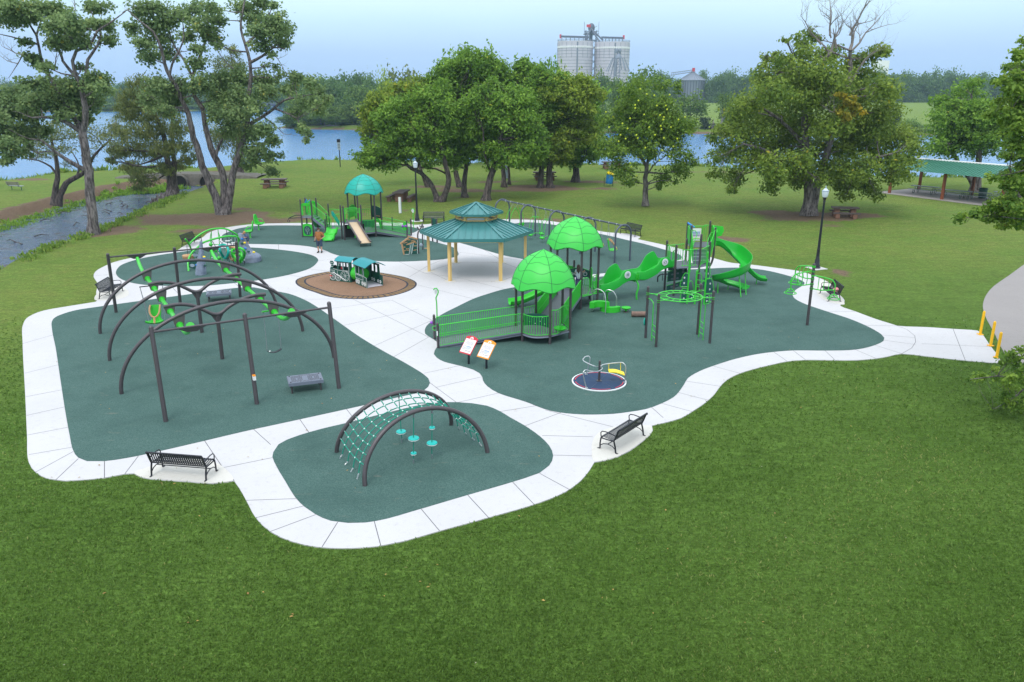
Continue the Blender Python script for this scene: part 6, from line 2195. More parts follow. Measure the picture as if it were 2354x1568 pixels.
TE,TF,TG,TH=V(10.45,47.25,0),V(10.4,45.95,0),V(11.78,47.25,0),V(11.78,45.95,0)
for p,h in((TA,2.97),(TB,2.97),(TD,3.52),(TI,2.95),(TC,2.95),(TE,3.73),(TF,3.75),(TG,3.80)):
 play_post(ps2,p,h,.063,'tower_post',(1.66,h-.32))
b=inworld(ps2)
b.tube(catmull([(11.30,45.75,1.05),(11.5,45.82,1.25),(11.70,45.92,1.55),(11.78,45.95,1.95),(11.78,45.95,2.6),(11.78,45.95,3.55)],.15,False),.063,12)
b.ball((11.78,45.95,3.56),.068,12,6)
b.build('bent_post',M['post'],ps2)
deck(ps2,[TA,TB,TD,V(11.3,44.95,0),V(11.3,45.2,0),V(10.35,45.3,0),TC],1.66,'tower_deck')
deck(ps2,[TF+V(0,.02,0),TH+V(0,.02,0),TG,TE],2.52,'upper_tower_deck')
b=inworld(ps2)
for i in range(4):
 z=1.66+(i+1)*.172
 y=45.02+i*.23
 b.box((10.85,y+.12,z-.02),(.86,.26,.04))
 b.box((10.85,y,z-.09),(.86,.02,.14))
b.build('stair_treads',M['deckblue'],ps2,False)
b=inworld(ps2)
for x in(10.40,11.30):
 b.plate([V(x,44.95,1.55),V(x,45.95,2.35),V(x,45.95,2.55),V(x,44.95,1.75)],(.025,0,0))
b.build('stair_stringer',M['deckblue'],ps2,False)
for a,c,z,h,n in((TB,TD,1.66,.98,6),(TA,TC,1.66,.98,8),(TE,TG,2.52,.95,9)):
 b=inworld(ps2)
 d=(c-a)
 a2,c2_=a+d*(.24 if a is TB else.06),c-d*.12
 fence(b,[a2+V(0,0,z),c2_+V(0,0,z)],h,n)
 b.build('barrier',M['green'],ps2)
b=inworld(ps2)
hoop_fence(b,TA,TA.lerp(TB,.34),1.66,1.05,3)
hoop_fence(b,TB,TB.lerp(TA,.30),1.66,.92,3)
b.build('hoop_rail',M['green'],ps2)
for a,c,z0,z1 in((TD,TI,1.66,1.75),(TI,TH,1.80,2.52),(V(10.38,45.1,0),TF,1.75,2.52)):
 b=inworld(ps2)
 d=c-a
 a2,c2_=a+d*.06,c-d*.06
 fence(b,[a2+V(0,0,z0),c2_+V(0,0,z1)],.95,8,.012)
 b.build('stair_rail',M['green'],ps2)
b=inworld(ps2)
b.tube(catmull([TF+V(0,0,3.42),TF+V(.22,-.05,3.42),TF+V(.30,-.10,3.3),TF+V(.05,-.62,2.85),TF+V(-.02,-.7,2.7),TF+V(-.02,-.7,2.1)],.08,False),.022,7)
b.tube(catmull([TD+V(0,0,3.22),TD+V(-.40,.1,3.22),TD+V(-.5,.13,3.1),TD+V(-.52,.2,2.0)],.08,False),.022,7)
b.tube(catmull([TH+V(0,0,3.32),TH+V(-.22,-.05,3.32),TH+V(-.32,-.1,3.2),TH+V(-.55,-.55,2.65),TH+V(-.56,-.6,2.0)],.08,False),.022,7)
b.tube(catmull([TG+V(0,0,3.52),TG+V(-.34,0,3.52),TG+V(-.42,0,3.4),TG+V(-.42,0,2.6)],.08,False),.022,7)
for x in(-.1,-.2,-.3):
 b.rod(TG+V(x,0,2.6),TG+V(x,0,3.5),.012,5)
b.build('grab_rail',M['green'],ps2)
b=inworld(ps2)
b.plate([TE+V(-.02,-.1,2.55),TF+V(-.02,.1,2.55),TF+V(-.02,.1,3.42),TE+V(-.02,-.1,3.52)],(.03,0,0))
b.build('side_panel',M['lime'],ps2,False)
b=inworld(ps2)
b.box((10.95,47.18,2.98),(.60,.03,.72))
o=b.build('counting_panel',M['white'],ps2,False)
b=inworld(ps2)
for i in range(6):
 b.box((10.74+.08*i,47.155,3.12),(.05,.01,.07))
 b.box((10.74+.08*i,47.155,3.02),(.05,.01,.05))
b.build('blue_tiles',M['inkblue'],o,False)
b=inworld(ps2)
for i in range(6):
 b.box((10.74+.08*i,47.155,2.92),(.06,.01,.05))
b.build('pink_tiles',M['purple'],o,False)
b=inworld(ps2)
for i in range(6):
 b.box((10.74+.08*i,47.155,2.74),(.05,.01,.05))
b.build('yellow_tiles',M['sun'],o,False)
b=inworld(ps2)
b.tube([(10.28,46.5,3.78),(10.48,46.25,3.66)],.055,10)
b.tube([(10.48,46.25,3.66),(10.60,46.1,3.59)],.04,10)
b.tube([(10.42,46.3,3.45),(10.42,46.33,3.68)],.03,8)
b.build('telescope',M['blue'],ps2)
b=inworld(ps2)
for s in(0,1):
 top=[V(11.95,46.05+.58*s+.02,2.55),V(11.95,46.05+.58*s+.04,3.10)]
b.plate([V(11.86,45.98,2.52),V(11.86,45.98,3.30),V(11.90,46.2,3.45),V(11.88,46.5,3.30),V(11.88,46.75,3.45),V(11.88,47.0,3.58),V(11.86,47.25,3.50),V(11.86,47.25,2.52),V(11.86,47.06,2.52),V(11.86,47.02,3.10),V(11.86,46.72,3.12),V(11.86,46.66,2.52),V(11.86,46.56,2.52),V(11.86,46.50,3.02),V(11.86,46.18,3.02),V(11.86,46.14,2.52)],(.05,0,0))
b.plate([V(11.9,47.28,3.52),V(12.55,47.22,3.45),V(12.62,47.22,3.2),V(12.5,47.22,2.9),V(11.9,47.28,2.75)],(0,.05,0))
b.build('slide_hood',M['lime'],ps2,False)
sl1=sweep_u(ps2,[(11.82,46.88,2.54),(12.15,46.90,2.50),(12.7,46.92,2.12),(13.5,46.95,1.42),(14.2,46.95,.80),(14.65,46.9,.42),(14.95,46.85,.28),(15.3,46.8,.27)],.62,[.34,.36,.40,.40,.38,.34,.26,.2],[.34,.36,.40,.40,.38,.34,.26,.2],M['limedark'],'straight_slide')
hc=V(12.62,44.92,0)
pth=[V(11.82,46.28,2.54),V(12.15,46.26,2.50),V(12.62,46.20,2.22)]
pth+=[V(13.05,45.98,1.93)]
zs_=np.linspace(1.66,.34,14)
for i,a in enumerate(np.linspace(20,-265,14)):
 pth.append(V(hc.x+.78*math.cos(RAD(a)),hc.y+.78*math.sin(RAD(a)),zs_[i]))
pth+=[V(12.95,45.55,.28),V(13.3,45.25,.24),V(13.5,44.85,.23)]
sweep_u(ps2,pth,.60,[.34,.36,.46,.60,.68,.68,.68,.64,.60,.55,.5,.42,.34,.3,.28,.26,.24,.2,.18,.16,.14],[.34,.34,.30,.24,.2,.18,.18,.18,.18,.18,.18,.18,.18,.18,.18,.18,.18,.18,.16,.14,.12],M['limedark'],'spiral_slide',step=.10)
b=inworld(ps2)
for p,q in(((11.89,44.74,0),(11.86,44.76,.62)),((12.97,43.80,0),(12.90,44.12,.98)),((13.40,44.3,0),(13.32,44.6,1.28)),((13.70,46.9,0),(13.65,46.9,1.2)),((14.75,46.9,0),(14.75,46.9,.35)),((12.7,45.62,0),(12.7,45.62,.3))):
 b.rod(p,q,.03,8)
b.build('slide_leg',M['green'],ps2)
def leaf_loop(b,pb,base,out,z0,z1,w0,w1):
 base=V(*base)
 out=V(*out).normalized()
 pts=[base+out*.05+V(0,0,z1),base+out*w1+V(0,0,z1+.02),base+out*(w1+.06)+V(0,0,z1-.06),base+out*(w0+.03)+V(0,0,z0+.06),base+out*w0+V(0,0,z0),base+out*.05+V(0,0,z0)]
 b.tube(catmull(pts,.06,False),.019,7)
 if pb is not None:
  pb.plate([base+out*.05+V(0,0,z1-.03),base+out*w1+V(0,0,z1-.03),base+out*(w0-.01)+V(0,0,z0+.03),base+out*.05+V(0,0,z0+.03)],V(-out.y,out.x,0)*.015)
for p,h,leaves in(((9.61,42.38,0),3.06,[((.5,1,0),1.75,2.75,.22,.10,1),((-1,.2,0),.95,1.70,.40,.20,1),((.9,.3,0),.30,1.25,.38,.20,0),((-1,-.1,0),.10,.85,.36,.28,1)]),((10.51,42.20,0),2.95,[((-.8,.5,0),1.35,2.45,.50,.24,0),((.7,.7,0),1.45,2.35,.36,.2,1),((1,.3,0),.62,1.42,.52,.34,1),((1,.1,0),.05,.58,.26,.2,1),((-1,.3,0),.8,1.3,.2,.14,0)]),((10.01,42.26,0),1.92,[((1,.2,0),1.1,1.72,.26,.2,0),((-1,0,0),.2,.75,.34,.26,1),((1,0,0),.45,1.0,.2,.14,0)])):
 b=inworld(ps2)
 capped_post(b,p,h,.048,10)
 pb=inworld(ps2)
 hb=inworld(ps2)
 for(o_,z0,z1,w0,w1,fl)in leaves:
  leaf_loop(b,pb if fl else None,p,o_,z0,z1,w0,w1)
  if fl:
   od=V(*o_).normalized()
   for k,f in enumerate((.28,.68)):
    q=V(*p)+od*(w0*.55)+V(0,0,z0+(z1-z0)*f)
    sd=V(-od.y,od.x,0)
    hb.plate([q+od*.045*math.cos(t_)+V(0,0,.06*math.sin(t_))-sd*.004 for t_ in np.linspace(0,2*PI,13)[:-1]],sd*.023)
 o=b.build('leaf_climber',M['green'],ps2)
 if pb.v:
  pb.build('leaf_panel',M['hunter'],o,False)
  hb.build('foothold',M['silo'],o,False)
for i,(za,zb)in enumerate(((1.42,1.18),(.98,1.12),(.74,.78),(.22,.46))):
 b=inworld(ps2)
 l,r_=V(9.0,45.1,0),V(10.2,45.6,0)
 w=.13 if i!=1 else.20
 b.plate([l+V(0,0,za-w),r_+V(0,0,zb-w),r_+V(0,0,zb+w),l+V(0,0,za+w)],(.02,-.05,0))
 o=b.build('climbing_panel',M['hunter'],ps2,False)
 b=inworld(ps2)
 for f in(.22,.5,.78):
  q=l.lerp(r_,f)+V(.02,-.055,za+(zb-za)*f)
  dx_=(r_-l).normalized()
  b.plate([q+dx_*.09*math.cos(t_)+V(0,0,.055*math.sin(t_))for t_ in np.linspace(0,2*PI,13)[:-1]],(.003,-.008,0))
 b.build('foothold',M['deckblue'],o,False)
 b=inworld(ps2)
 b.tube([l+V(-.02,-.03,za+w),r_+V(0,-.03,zb+w)],.02,6)
 b.tube([l+V(-.02,-.03,za-w),r_+V(0,-.03,zb-w)],.02,6)
 b.build('panel_tube',M['green'],o)
b=inworld(ps2)
b.tube(catmull([(8.9,47.5,0),(8.9,47.5,.35),(9.0,47.4,.48),(9.4,47.0,.62),(9.9,46.6,1.0)],.12,False),.04,8)
b.tube([(9.24,47.8,0),(9.24,47.8,.5)],.02,6)
b.build('side_step_rail',M['black'],ps2)
b=inworld(ps2)
b.box((11.1,44.25,.75),(.45,.04,.55),RAD(20))
b.build('low_panel',M['hunter'],ps2,False)
rg=thing('overhead_ring_climber','four dark posts carrying a lime horizontal ring ladder with two green side ladders','climber',(7.76,35.71,.012))
RP=[V(6.34,36.12,0),V(6.60,34.74,0),V(8.92,36.67,0),V(9.19,35.30,0)]
for p in RP:
 play_post(rg,p,2.54,.063,'post',(1.95,2.18))
rc=V(7.76,35.71,2.16)
b=inworld(rg)
for r,rr_ in((1.02,.028),(.62,.026)):
 b.tube([rc+V(r*math.cos(t_),r*math.sin(t_),0)for t_ in np.linspace(0,2*PI,49)[:-1]],rr_,8,closed=True)
for k in range(16):
 t_=2*PI*(k+.5)/16
 d=V(math.cos(t_),math.sin(t_),0)
 b.rod(rc+d*.62,rc+d*1.02,.019,6)
for p in RP:
 d=V(p.x-rc.x,p.y-rc.y,0)
 e=V(p.x,p.y,2.18)
 dn=d.normalized()
 b.tube(catmull([e,e-dn*.2,rc+dn*1.12+V(0,0,.01),rc+V(dn.x*.98+dn.y*.2,dn.y*.98-dn.x*.2,0)],.08,False),.025,7)
 b.tube(catmull([rc+dn*1.14,rc+V(dn.x*.98-dn.y*.2,dn.y*.98+dn.x*.2,0)],.08,False),.025,7)
 b.tube([e-V(0,0,.05),e+V(0,0,.05)],.078,12)
b.build('ring_ladder',M['green'],rg)
for a,c in((RP[0],RP[1]),(RP[2],RP[3])):
 b=inworld(rg)
 d=(c-a).normalized()
 m_=(a+c)/2
 nx=V(.12 if a is RP[0]else-.12,0,0)
 l,r_=m_-d*.24+nx,m_+d*.24+nx
 for q,pp in((l,a),(r_,c)):
  b.tube(catmull([pp+V(0,0,1.95),pp.lerp(q,.6)+V(0,0,1.95),q+V(0,0,1.82),q+V(0,0,1.6),q+V(0,0,.02)],.08,False),.021,7)
 for z in(.28,.55,.82):
  b.rod(l+V(0,0,z),r_+V(0,0,z),.019,6)
 b.build('side_ladder',M['green'],rg)
b=inworld(rg)
q=RP[0]+V(-.09,-.03,.82)
b.T=b.T@Matrix.Translation(q)@Matrix.Rotation(PI/2,4,'Y')@Matrix.Rotation(.3,4,'X')
b.lathe([(.17,-.02),(.19,0),(.17,.02)],20)
o=b.build('activity_disc',M['teal'],rg)
b=inworld(rg)
b.T=b.T@Matrix.Translation(q+V(-.024,-.005,0))@Matrix.Rotation(PI/2,4,'Y')@Matrix.Rotation(.3,4,'X')
for k in range(4):
 b.lathe([(.03,-.004),(.03,.004)],8,(.08*math.cos(k*PI/2),.08*math.sin(k*PI/2),0))
b.build('disc_symbol',M['white'],o)
sc_=thing('post_climber','single dark post with three curved lime ladder arms ending in hoops','climber',(14.76,38.24,.012))
play_post(sc_,V(14.76,38.24,0),3.17,.07,'post',(1.9,2.12,2.38,2.6,2.8))
for ang,zt,zb in((120,3.0,2.38),(186,2.78,2.12),(-22,2.56,1.90)):
 d=V(math.cos(RAD(ang)),math.sin(RAD(ang)),0)
 o0=V(14.76,38.24,0)
 b=inworld(sc_)
 up=catmull([o0+V(0,0,zt),o0+d*.55+V(0,0,zt-.07),o0+d*.92+V(0,0,zt-.18),o0+d*1.06+V(0,0,zt-.38),o0+d*1.06+V(0,0,zb-.26)],.08,False)
 lo=catmull([o0+V(0,0,zb),o0+d*.5+V(0,0,zb-.05),o0+d*1.06+V(0,0,zb+.02)],.08,False)
 b.tube(up,.030,8)
 b.tube(lo,.028,8)
 for f in(.3,.55,.78):
  a=o0+d*f+V(0,0,zt-.05-.10*f)
  c=o0+d*f+V(0,0,zb-.04)
  sd=V(-d.y,d.x,0)*.07
  b.tube(catmull([a,a.lerp(c,.5)+sd,c],.06,False),.018,6)
 for z in(zt,zb):
  b.tube([o0+V(0,0,z-.05),o0+V(0,0,z+.05)],.085,12)
 o=b.build('ladder_arm',M['green'],sc_)
 b=inworld(sc_)
 hc_=o0+d*1.06+V(0,0,zb-.42)
 b.tube([hc_+V(.29*math.cos(t_),.29*math.sin(t_),0)for t_ in np.linspace(0,2*PI,25)[:-1]],.021,7,closed=True)
 for k in range(2):
  e=V(math.cos(.5+k*PI/2),math.sin(.5+k*PI/2),0)
  b.tube([hc_+e*.29*math.cos(t_)+V(0,0,.20*math.sin(t_))for t_ in np.linspace(0,PI,13)],.019,6)
 b.build('foot_hoop',M['green'],o)
ar=thing('arc_stepper','two lime curved balance blocks joined by bent steel hoops','balance step',(4.9,40.7,.012))
def arc_block(root,c,r0,r1,a0,a1,z0,z1):
 b=inworld(root)
 o_=[V(c[0]+r1*math.cos(RAD(a)),c[1]+r1*math.sin(RAD(a)),0)for a in np.linspace(a0,a1,15)]
 i_=[V(c[0]+r0*math.cos(RAD(a)),c[1]+r0*math.sin(RAD(a)),0)for a in np.linspace(a1,a0,15)]
 b.prism([(p.x,p.y)for p in o_+i_],z0,z1)
 return b.build('balance_block',M['lime'],root,True,30)
arc_block(ar,(4.62,40.42),.30,.55,170,20,.26,.58)
arc_block(ar,(5.25,41.05),.32,.58,190,330,.0,.30)
b=inworld(ar)
for pts in([(4.22,40.72,.58),(4.24,40.74,1.05),(4.45,40.6,1.28),(4.78,40.42,1.15),(4.89,40.30,.75),(4.89,40.26,0)],[(4.9,41.15,.30),(4.92,41.15,.85),(5.05,41.05,1.12),(5.35,40.95,1.05),(5.52,40.86,.75),(5.54,40.84,.30)],[(4.28,40.85,0),(4.28,40.85,.3)]):
 b.tube(catmull([V(*p)for p in pts],.07,False)if len(pts)>2 else[V(*p)for p in pts],.024,8)
b.build('hoop',M['steel'],ar)
mu=thing('mushroom_step','low round lime stepping pod beside the log','stepping pod',(6.03,40.68,.012))
b=MB()
b.lathe([(.06,0),(.06,.12),(.20,.17),(.25,.22),(.25,.26),(.18,.275),(.001,.26)],20)
b.build('pod',M['lime'],mu)
b=MB()
b.lathe([(.16,0),(.12,.04),(.065,.05)],16)
b.build('foot',M['post'],mu)
lg=thing('log_step','rough brown log balance step lying beside the overhead ring climber','log',(6.55,39.75,.012))
b=MB()
r=random.Random(4)
rows=[]
for x in np.linspace(-.36,.36,10):
 rows.append([V(x,(.14+r.uniform(-.012,.012))*math.cos(t_),.15+(.14+r.uniform(-.012,.012))*math.sin(t_))for t_ in np.linspace(0,2*PI,17)[:-1]])
b.grid(rows,True)
b.add(rows[0],[tuple(range(16))])
b.add(rows[-1],[tuple(reversed(range(16)))])
b.build('log',mat('log_bark',(.20,.125,.10),.85,0,.5,14,.8,30),lg)
HK='lime hooked signs with round faces'
def hook_sign(p,h,lb):
 t=thing('hook_sign',lb,'sign',(p[0],p[1],.012),0,HK)
 b=MB()
 pts=catmull([(0,0,0),(0,0,h*.5),(-.02,0,h*.68),(.07,0,h*.80),(.10,0,h*.90),(.02,0,h*.985),(-.10,0,h*.97),(-.13,0,h*.93)],.08,False)
 b.tube(pts,.032,8)
 b.build('hook_post',M['green'],t)
 b=MB()
 b.plate([V(-.02+.115*math.cos(t_)*(1 if math.sin(t_)>-.2 else.8),-.012,h*.875+.16*math.sin(t_))for t_ in np.linspace(0,2*PI,21)[:-1]],(0,.024,0))
 o=b.build('sign_face',M['white'],t,False)
 b=MB()
 for i in range(4):
  b.box((-.02,-.016,h*.875+.08-.05*i),(.12-.02*abs(i-1),.006,.014))
 b.build('print',M['ink'],o,False)
 return t
g=G(*zs9(257,850))
hook_sign((g.x,g.y),1.62,'lime hooked sign with a round white face at the foot of the long ramp')
hook_sign((-8.23,66.5),1.72,'lime hooked sign with a round white face beside the bench and lamp post')
ps1=thing('teal_dome_playset','smaller playset with a teal dome roof, straight steel slide, stair tower and short ramp','playground',(-12.5,62.5,.012))
c3=(-11.72,63.68)
h3=[V(c3[0]+1.30*math.cos(RAD(a)),c3[1]+1.30*math.sin(RAD(a)),0)for a in(16,-44,-104,-164,136,76)]
for p in h3:
 play_post(ps1,p,3.58,.063,'post',(.42,1.36))
make_dome(ps1,c3,3.42,4.83,1.56,RAD(16),'teal')
bow=[]
for f in np.linspace(0,1,9):
 p=h3[2].lerp(h3[1],f)
 d=h3[1]-h3[2]
 bow.append(p+V(d.y,-d.x,0).normalized()*.30*math.sin(PI*f))
deck(ps1,bow+[h3[0],h3[5],h3[4],h3[3]],.40)
b=inworld(ps1)
fence(b,[p+V(0,0,.40)for p in bow],.98,13)
b.build('barrier',M['green'],ps1)
inner=[]
for f in np.linspace(.05,.95,9):
 p=h3[2].lerp(h3[1],f)
 d=h3[1]-h3[2]
 inner.append(p-V(d.y,-d.x,0).normalized()*.26*math.sin(PI*f))
b=inworld(ps1)
b.shell([[p+V(0,0,.80)for p in inner],[p+V(0,0,1.36)for p in inner]],.02)
b.build('curved_panel',M['hunter'],ps1)
r0,r1=V(-8.26,62.43,0),V(-8.06,63.40,0)
for p in(r0,r1):
 play_post(ps1,p,1.38,.058,'ramp_post',(1.0,))
play_post(ps1,V(-9.72,64.6,0),1.30,.058,'ramp_post',(1.0,))
ramp(ps1,r0,r1,h3[1],h3[0],.03,.40)
for a,c in((r0,h3[1]),(r1,h3[0])):
 b=inworld(ps1)
 fence(b,[a+V(-.07,0,.05),c+V(.06,0,.42)],(.98,.96),26,.011,.02,.07,(.6,.58))
 b.build('ramp_barrier',M['green'],ps1)
b=inworld(ps1)
b.tube(arcpts((r1 .x+.14,r1 .y,.9),.10,-120,120,10,'xz'),.018,6)
b.build('handle',M['green'],ps1)
b=inworld(ps1)
b.plate([V(r0 .x-.28,r0 .y-.10,.62),V(r0 .x-.02,r0 .y-.10,.62),V(r0 .x-.02,r0 .y-.10,1.22),V(r0 .x-.15,r0 .y-.10,1.28),V(r0 .x-.28,r0 .y-.10,1.18)],(0,-.06,0))
o=b.build('knob_plate',M['lime'],ps1,False)
b=inworld(ps1)
b.ball((r0 .x-.30,r0 .y-.15,.95),.10,10,8,(1,.6,1))
b.ball((r0 .x-.07,r0 .y-.20,.95),.10,10,8,(.9,.6,1))
b.build('purple_knob',M['purple'],o)
a,c=h3[5],h3[0]
d=c-a
b=inworld(ps1)
top=[a+d*f+V(0,0,1.95+.25*math.sin(PI*(f*.6+.3)))for f in np.linspace(1,0,10)]
b.plate([a+V(0,0,1.25),c+V(0,0,1.25)]+top,V(d.y,-d.x,0).normalized()*-.03)
o=b.build('tall_panel',M['hunter'],ps1,False)
b=inworld(ps1)
for i in range(4):
 q=a+d*(.5+.1*i)+V(0,0,1.42)+V(d.y,-d.x,0).normalized()*.01
 b.box(q,(.07,.02,.10),math.atan2(d.y,d.x))
b.build('panel_tile',M['tan'],o,False)
b=inworld(ps1)
arch=[a+d*f+V(0,0,.62+.62*math.sqrt(max(0,1-(2*f-1)**2))+.02)for f in np.linspace(1,0,16)]
inn=[a+d*(.5+(f-.5)*.62)+V(0,0,.45+.52*math.sqrt(max(0,1-(2*f-1)**2)))for f in np.linspace(0,1,16)]
b.plate([c+V(0,0,.42)]+arch+[a+V(0,0,.42)]+inn,V(d.y,-d.x,0).normalized()*.03)
b.build('arch_panel',M['lime'],ps1,False)
b=inworld(ps1)
fence(b,[h3[4]+V(0,0,.40),h3[5]+V(0,0,.40)],1.5,8)
b.build('barrier',M['green'],ps1)
b=inworld(ps1)
q0,q1=h3[3],h3[4]
b.plate([q0+V(0,0,1.4),q1+V(0,0,1.4),q1+V(0,0,2.25),q0 .lerp(q1,.5)+V(0,0,2.4),q0+V(0,0,2.25)],(.02,.02,0))
b.build('lime_panel',M['lime'],ps1,False)
Q1,Q2,Q0=V(-12.96,61.33,0),V(-11.68,61.75,0),V(-13.86,62.6,0)
for p,h in((Q1,2.66),(Q2,2.70),(V(-13.25,61.75,0),2.68)):
 play_post(ps1,p,h,.063,'post',(.85,1.42))
deck(ps1,[Q1,Q2,V(-12.0,62.45,0),V(-12.5,63.0,0),V(-13.3,62.1,0)],1.36,'slide_deck')
b=inworld(ps1)
fence(b,[V(-12.0,62.5,1.36),V(-12.5,63.0,1.36),V(-13.3,62.1,1.36)],.95,12)
b.build('barrier',M['green'],ps1)
d=Q2-Q1
b=inworld(ps1)
for f0,f1 in((.08,.26),(.74,.92)):
 pts=[Q1+d*f0+V(0,0,1.55),Q1+d*f0+V(0,0,2.05),Q1+d*f1+V(0,0,2.08),Q1+d*f1+V(0,0,1.52),Q1+d*(f0*.7+f1*.3)+V(0,0,1.45)]
 b.tube(catmull(pts,.08,True),.022,7,closed=True)
for dz in(0,.11,.22):
 b.tube([Q1+d*f+V(0,0,2.12+dz+.12*math.sin(PI*f))for f in np.linspace(.04,.96,12)],.018,6)
for f in(.06,.94):
 b.plate([Q1+d*(f-.04)+V(0,0,1.40),Q1+d*(f+.04)+V(0,0,1.40),Q1+d*(f+.04)+V(0,0,2.42),Q1+d*(f-.04)+V(0,0,2.42)],(.01,.02,0))
b.build('slide_gate',M['green'],ps1)
f0_,f1_=V(-11.19,58.52,0),V(-10.49,58.81,0)
t0_,t1_=Q1 .lerp(Q2,.14),Q1 .lerp(Q2,.70)
def slp(s,f):
 """steel slide surface: s 0 left..1 right, f 0 top..1 foot"""
 a=t0_.lerp(t1_,s)
 c=f0_.lerp(f1_,s)
 z=1.40-1.10*min(1,max(0,(f-.10)/.80))
 return a.lerp(c,f)+V(0,0,z)
b=inworld(ps1)
b.shell([[slp(s,f)for s in(0,.5,1)]for f in(0,.10,.3,.5,.7,.88,.93,1.0)],.025)
b.build('steel_slide',M['tanslide'],ps1,True,60)
for s in(0,1):
 b=inworld(ps1)
 off=V(0,0,.10)
 pts=[slp(s,0)+V(0,0,.22),slp(s,.06)+V(0,0,.20)]+[slp(s,f)+off for f in(.14,.4,.7,.88)]+[slp(s,.98)+V(0,0,.09)]
 b.tube(pts,.065,10)
 b.ball(pts[-1],.067,10,6)
 b.plate([slp(s,.1)+V(0,0,.1),slp(s,.1)-V(0,0,.06),slp(s,.95)-V(0,0,.06),slp(s,.95)+V(0,0,.1)],(t1_-t0_).normalized()*.015)
 b.build('slide_rail',M['brownp'],ps1)
b=inworld(ps1)
b.box(t0_.lerp(t1_,.5)+V(.02,-.05,1.38),((t1_-t0_).length,.16,.07),math.atan2(d.y,d.x))
b.build('slide_header',M['deckblue'],ps1,False)
b=inworld(ps1)
for s in(.02,.98):
 p=slp(s,.95)
 b.rod((p.x,p.y,0),p,.025,6)
b.build('slide_foot',M['black'],ps1)
deck(ps1,[V(-13.35,61.65,0),V(-13.35,62.6,0),V(-14.45,62.75,0),V(-14.45,61.75,0)],.82,'landing')
play_post(ps1,V(-14.50,61.72,0),1.62,.06)
play_post(ps1,V(-14.45,62.9,0),2.62,.06)
rows=[]
for i,f in enumerate(np.linspace(0,1,21)):
 a=V(-13.92,61.78,0).lerp(V(-14.14,60.55,0),f)
 z=.84-.70*f+.055*math.sin(f*4*PI)
 if f>.93:
  z=.15
 rows.append([a+V(-.42,-.06,z-.05),a+V(-.40,-.06,z+.12),a+V(-.35,-.05,z+.13),a+V(-.28,-.04,z),a+V(0,0,z-.01),a+V(.28,.04,z),a+V(.35,.05,z+.13),a+V(.40,.06,z+.12),a+V(.42,.06,z-.05)])
b=inworld(ps1)
b.shell(rows,.03)
b.build('wavy_slide',M['lime'],ps1,True,60)
b=inworld(ps1)
b.rod((-14.35,60.62,0),(-14.35,60.62,.12),.03,6)
b.rod((-13.85,60.7,0),(-13.85,60.7,.12),.03,6)
b.build('slide_foot',M['green'],ps1)
b=inworld(ps1)
hoop_fence(b,V(-13.3,61.7,0),V(-13.72,61.7,0),.82,1.15,3)
hoop_fence(b,V(-14.50,61.72,0),V(-14.12,61.72,0),.82,1.02,2)
b.tube([(-14.45,62.9,2.2),(-13.3,62.3,2.2)],.022,6)
b.build('hoop_rail',M['green'],ps1)
b=inworld(ps1)
rows=[]
for f in np.linspace(0,1,9):
 rows.append([V(-14.2+.55*f,63.0-.15*f,1.75-.85*f)+V(.02*k,.10*k,.30*(abs(k)==1))for k in(-1,-.5,0,.5,1)])
b.shell(rows,.03)
b.build('teal_chute',M['teal'],ps1)
b=inworld(ps1)
b.box((-12.35,61.75,.98),(.9,.04,.22),.32)
b.box((-12.0,61.85,.22),(.6,.04,.22),.32)
b.build('lime_board',M['lime'],ps1,False)
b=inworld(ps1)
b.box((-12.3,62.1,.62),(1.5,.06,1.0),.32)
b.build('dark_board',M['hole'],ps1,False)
KA,KB,KD,KC=V(-16.57,62.75,0),V(-15.69,62.58,0),V(-15.55,63.6,0),V(-16.45,63.8,0)
for p in(KA,KB,KD,KC):
 play_post(ps1,p,3.0 if p is not KB else 2.92,.062,'tower_post',(.12,1.02,1.58,2.62))
deck(ps1,[KA,KB,KD,KC],1.60,'tower_deck')
play_post(ps1,V(-14.42,61.95,0),1.98,.06,'stair_post',(1.5,))
s0=[KB+V(0,0,1.58),KD+V(0,0,1.58)]
s1=[V(-14.45,61.85,.84),V(-14.42,62.8,.84)]
b=inworld(ps1)
for i in range(5):
 f=(i+.5)/5
 p,q=s0[0].lerp(s1[0],f),s0[1].lerp(s1[1],f)
 b.plate([p+V(-.1,.05,0),p+V(.14,-.05,0),q+V(.14,-.05,0),q+V(-.1,.05,0)],(0,0,-.04))
b.build('stair_treads',M['deckblue'],ps1,False)
for k in(0,1):
 b=inworld(ps1)
 p,q=s0[k],s1[k]
 b.plate([p+V(0,0,.02),q+V(0,0,.02),q-V(0,0,.20),p-V(0,0,.20)],(.02,.03,0))
 b.build('stair_stringer',M['deckblue'],ps1,False)
 b=inworld(ps1)
 fence(b,[p+V(.05,0,.03),q+V(-.03,0,.03)],1.0,13,.012,.024,.06)
 b.build('stair_rail',M['green'],ps1)
b=inworld(ps1)
hoop_fence(b,V(-14.42,61.95,0),V(-14.05,61.85,0),.82,.85,3)
b.build('hoop_rail',M['green'],ps1)
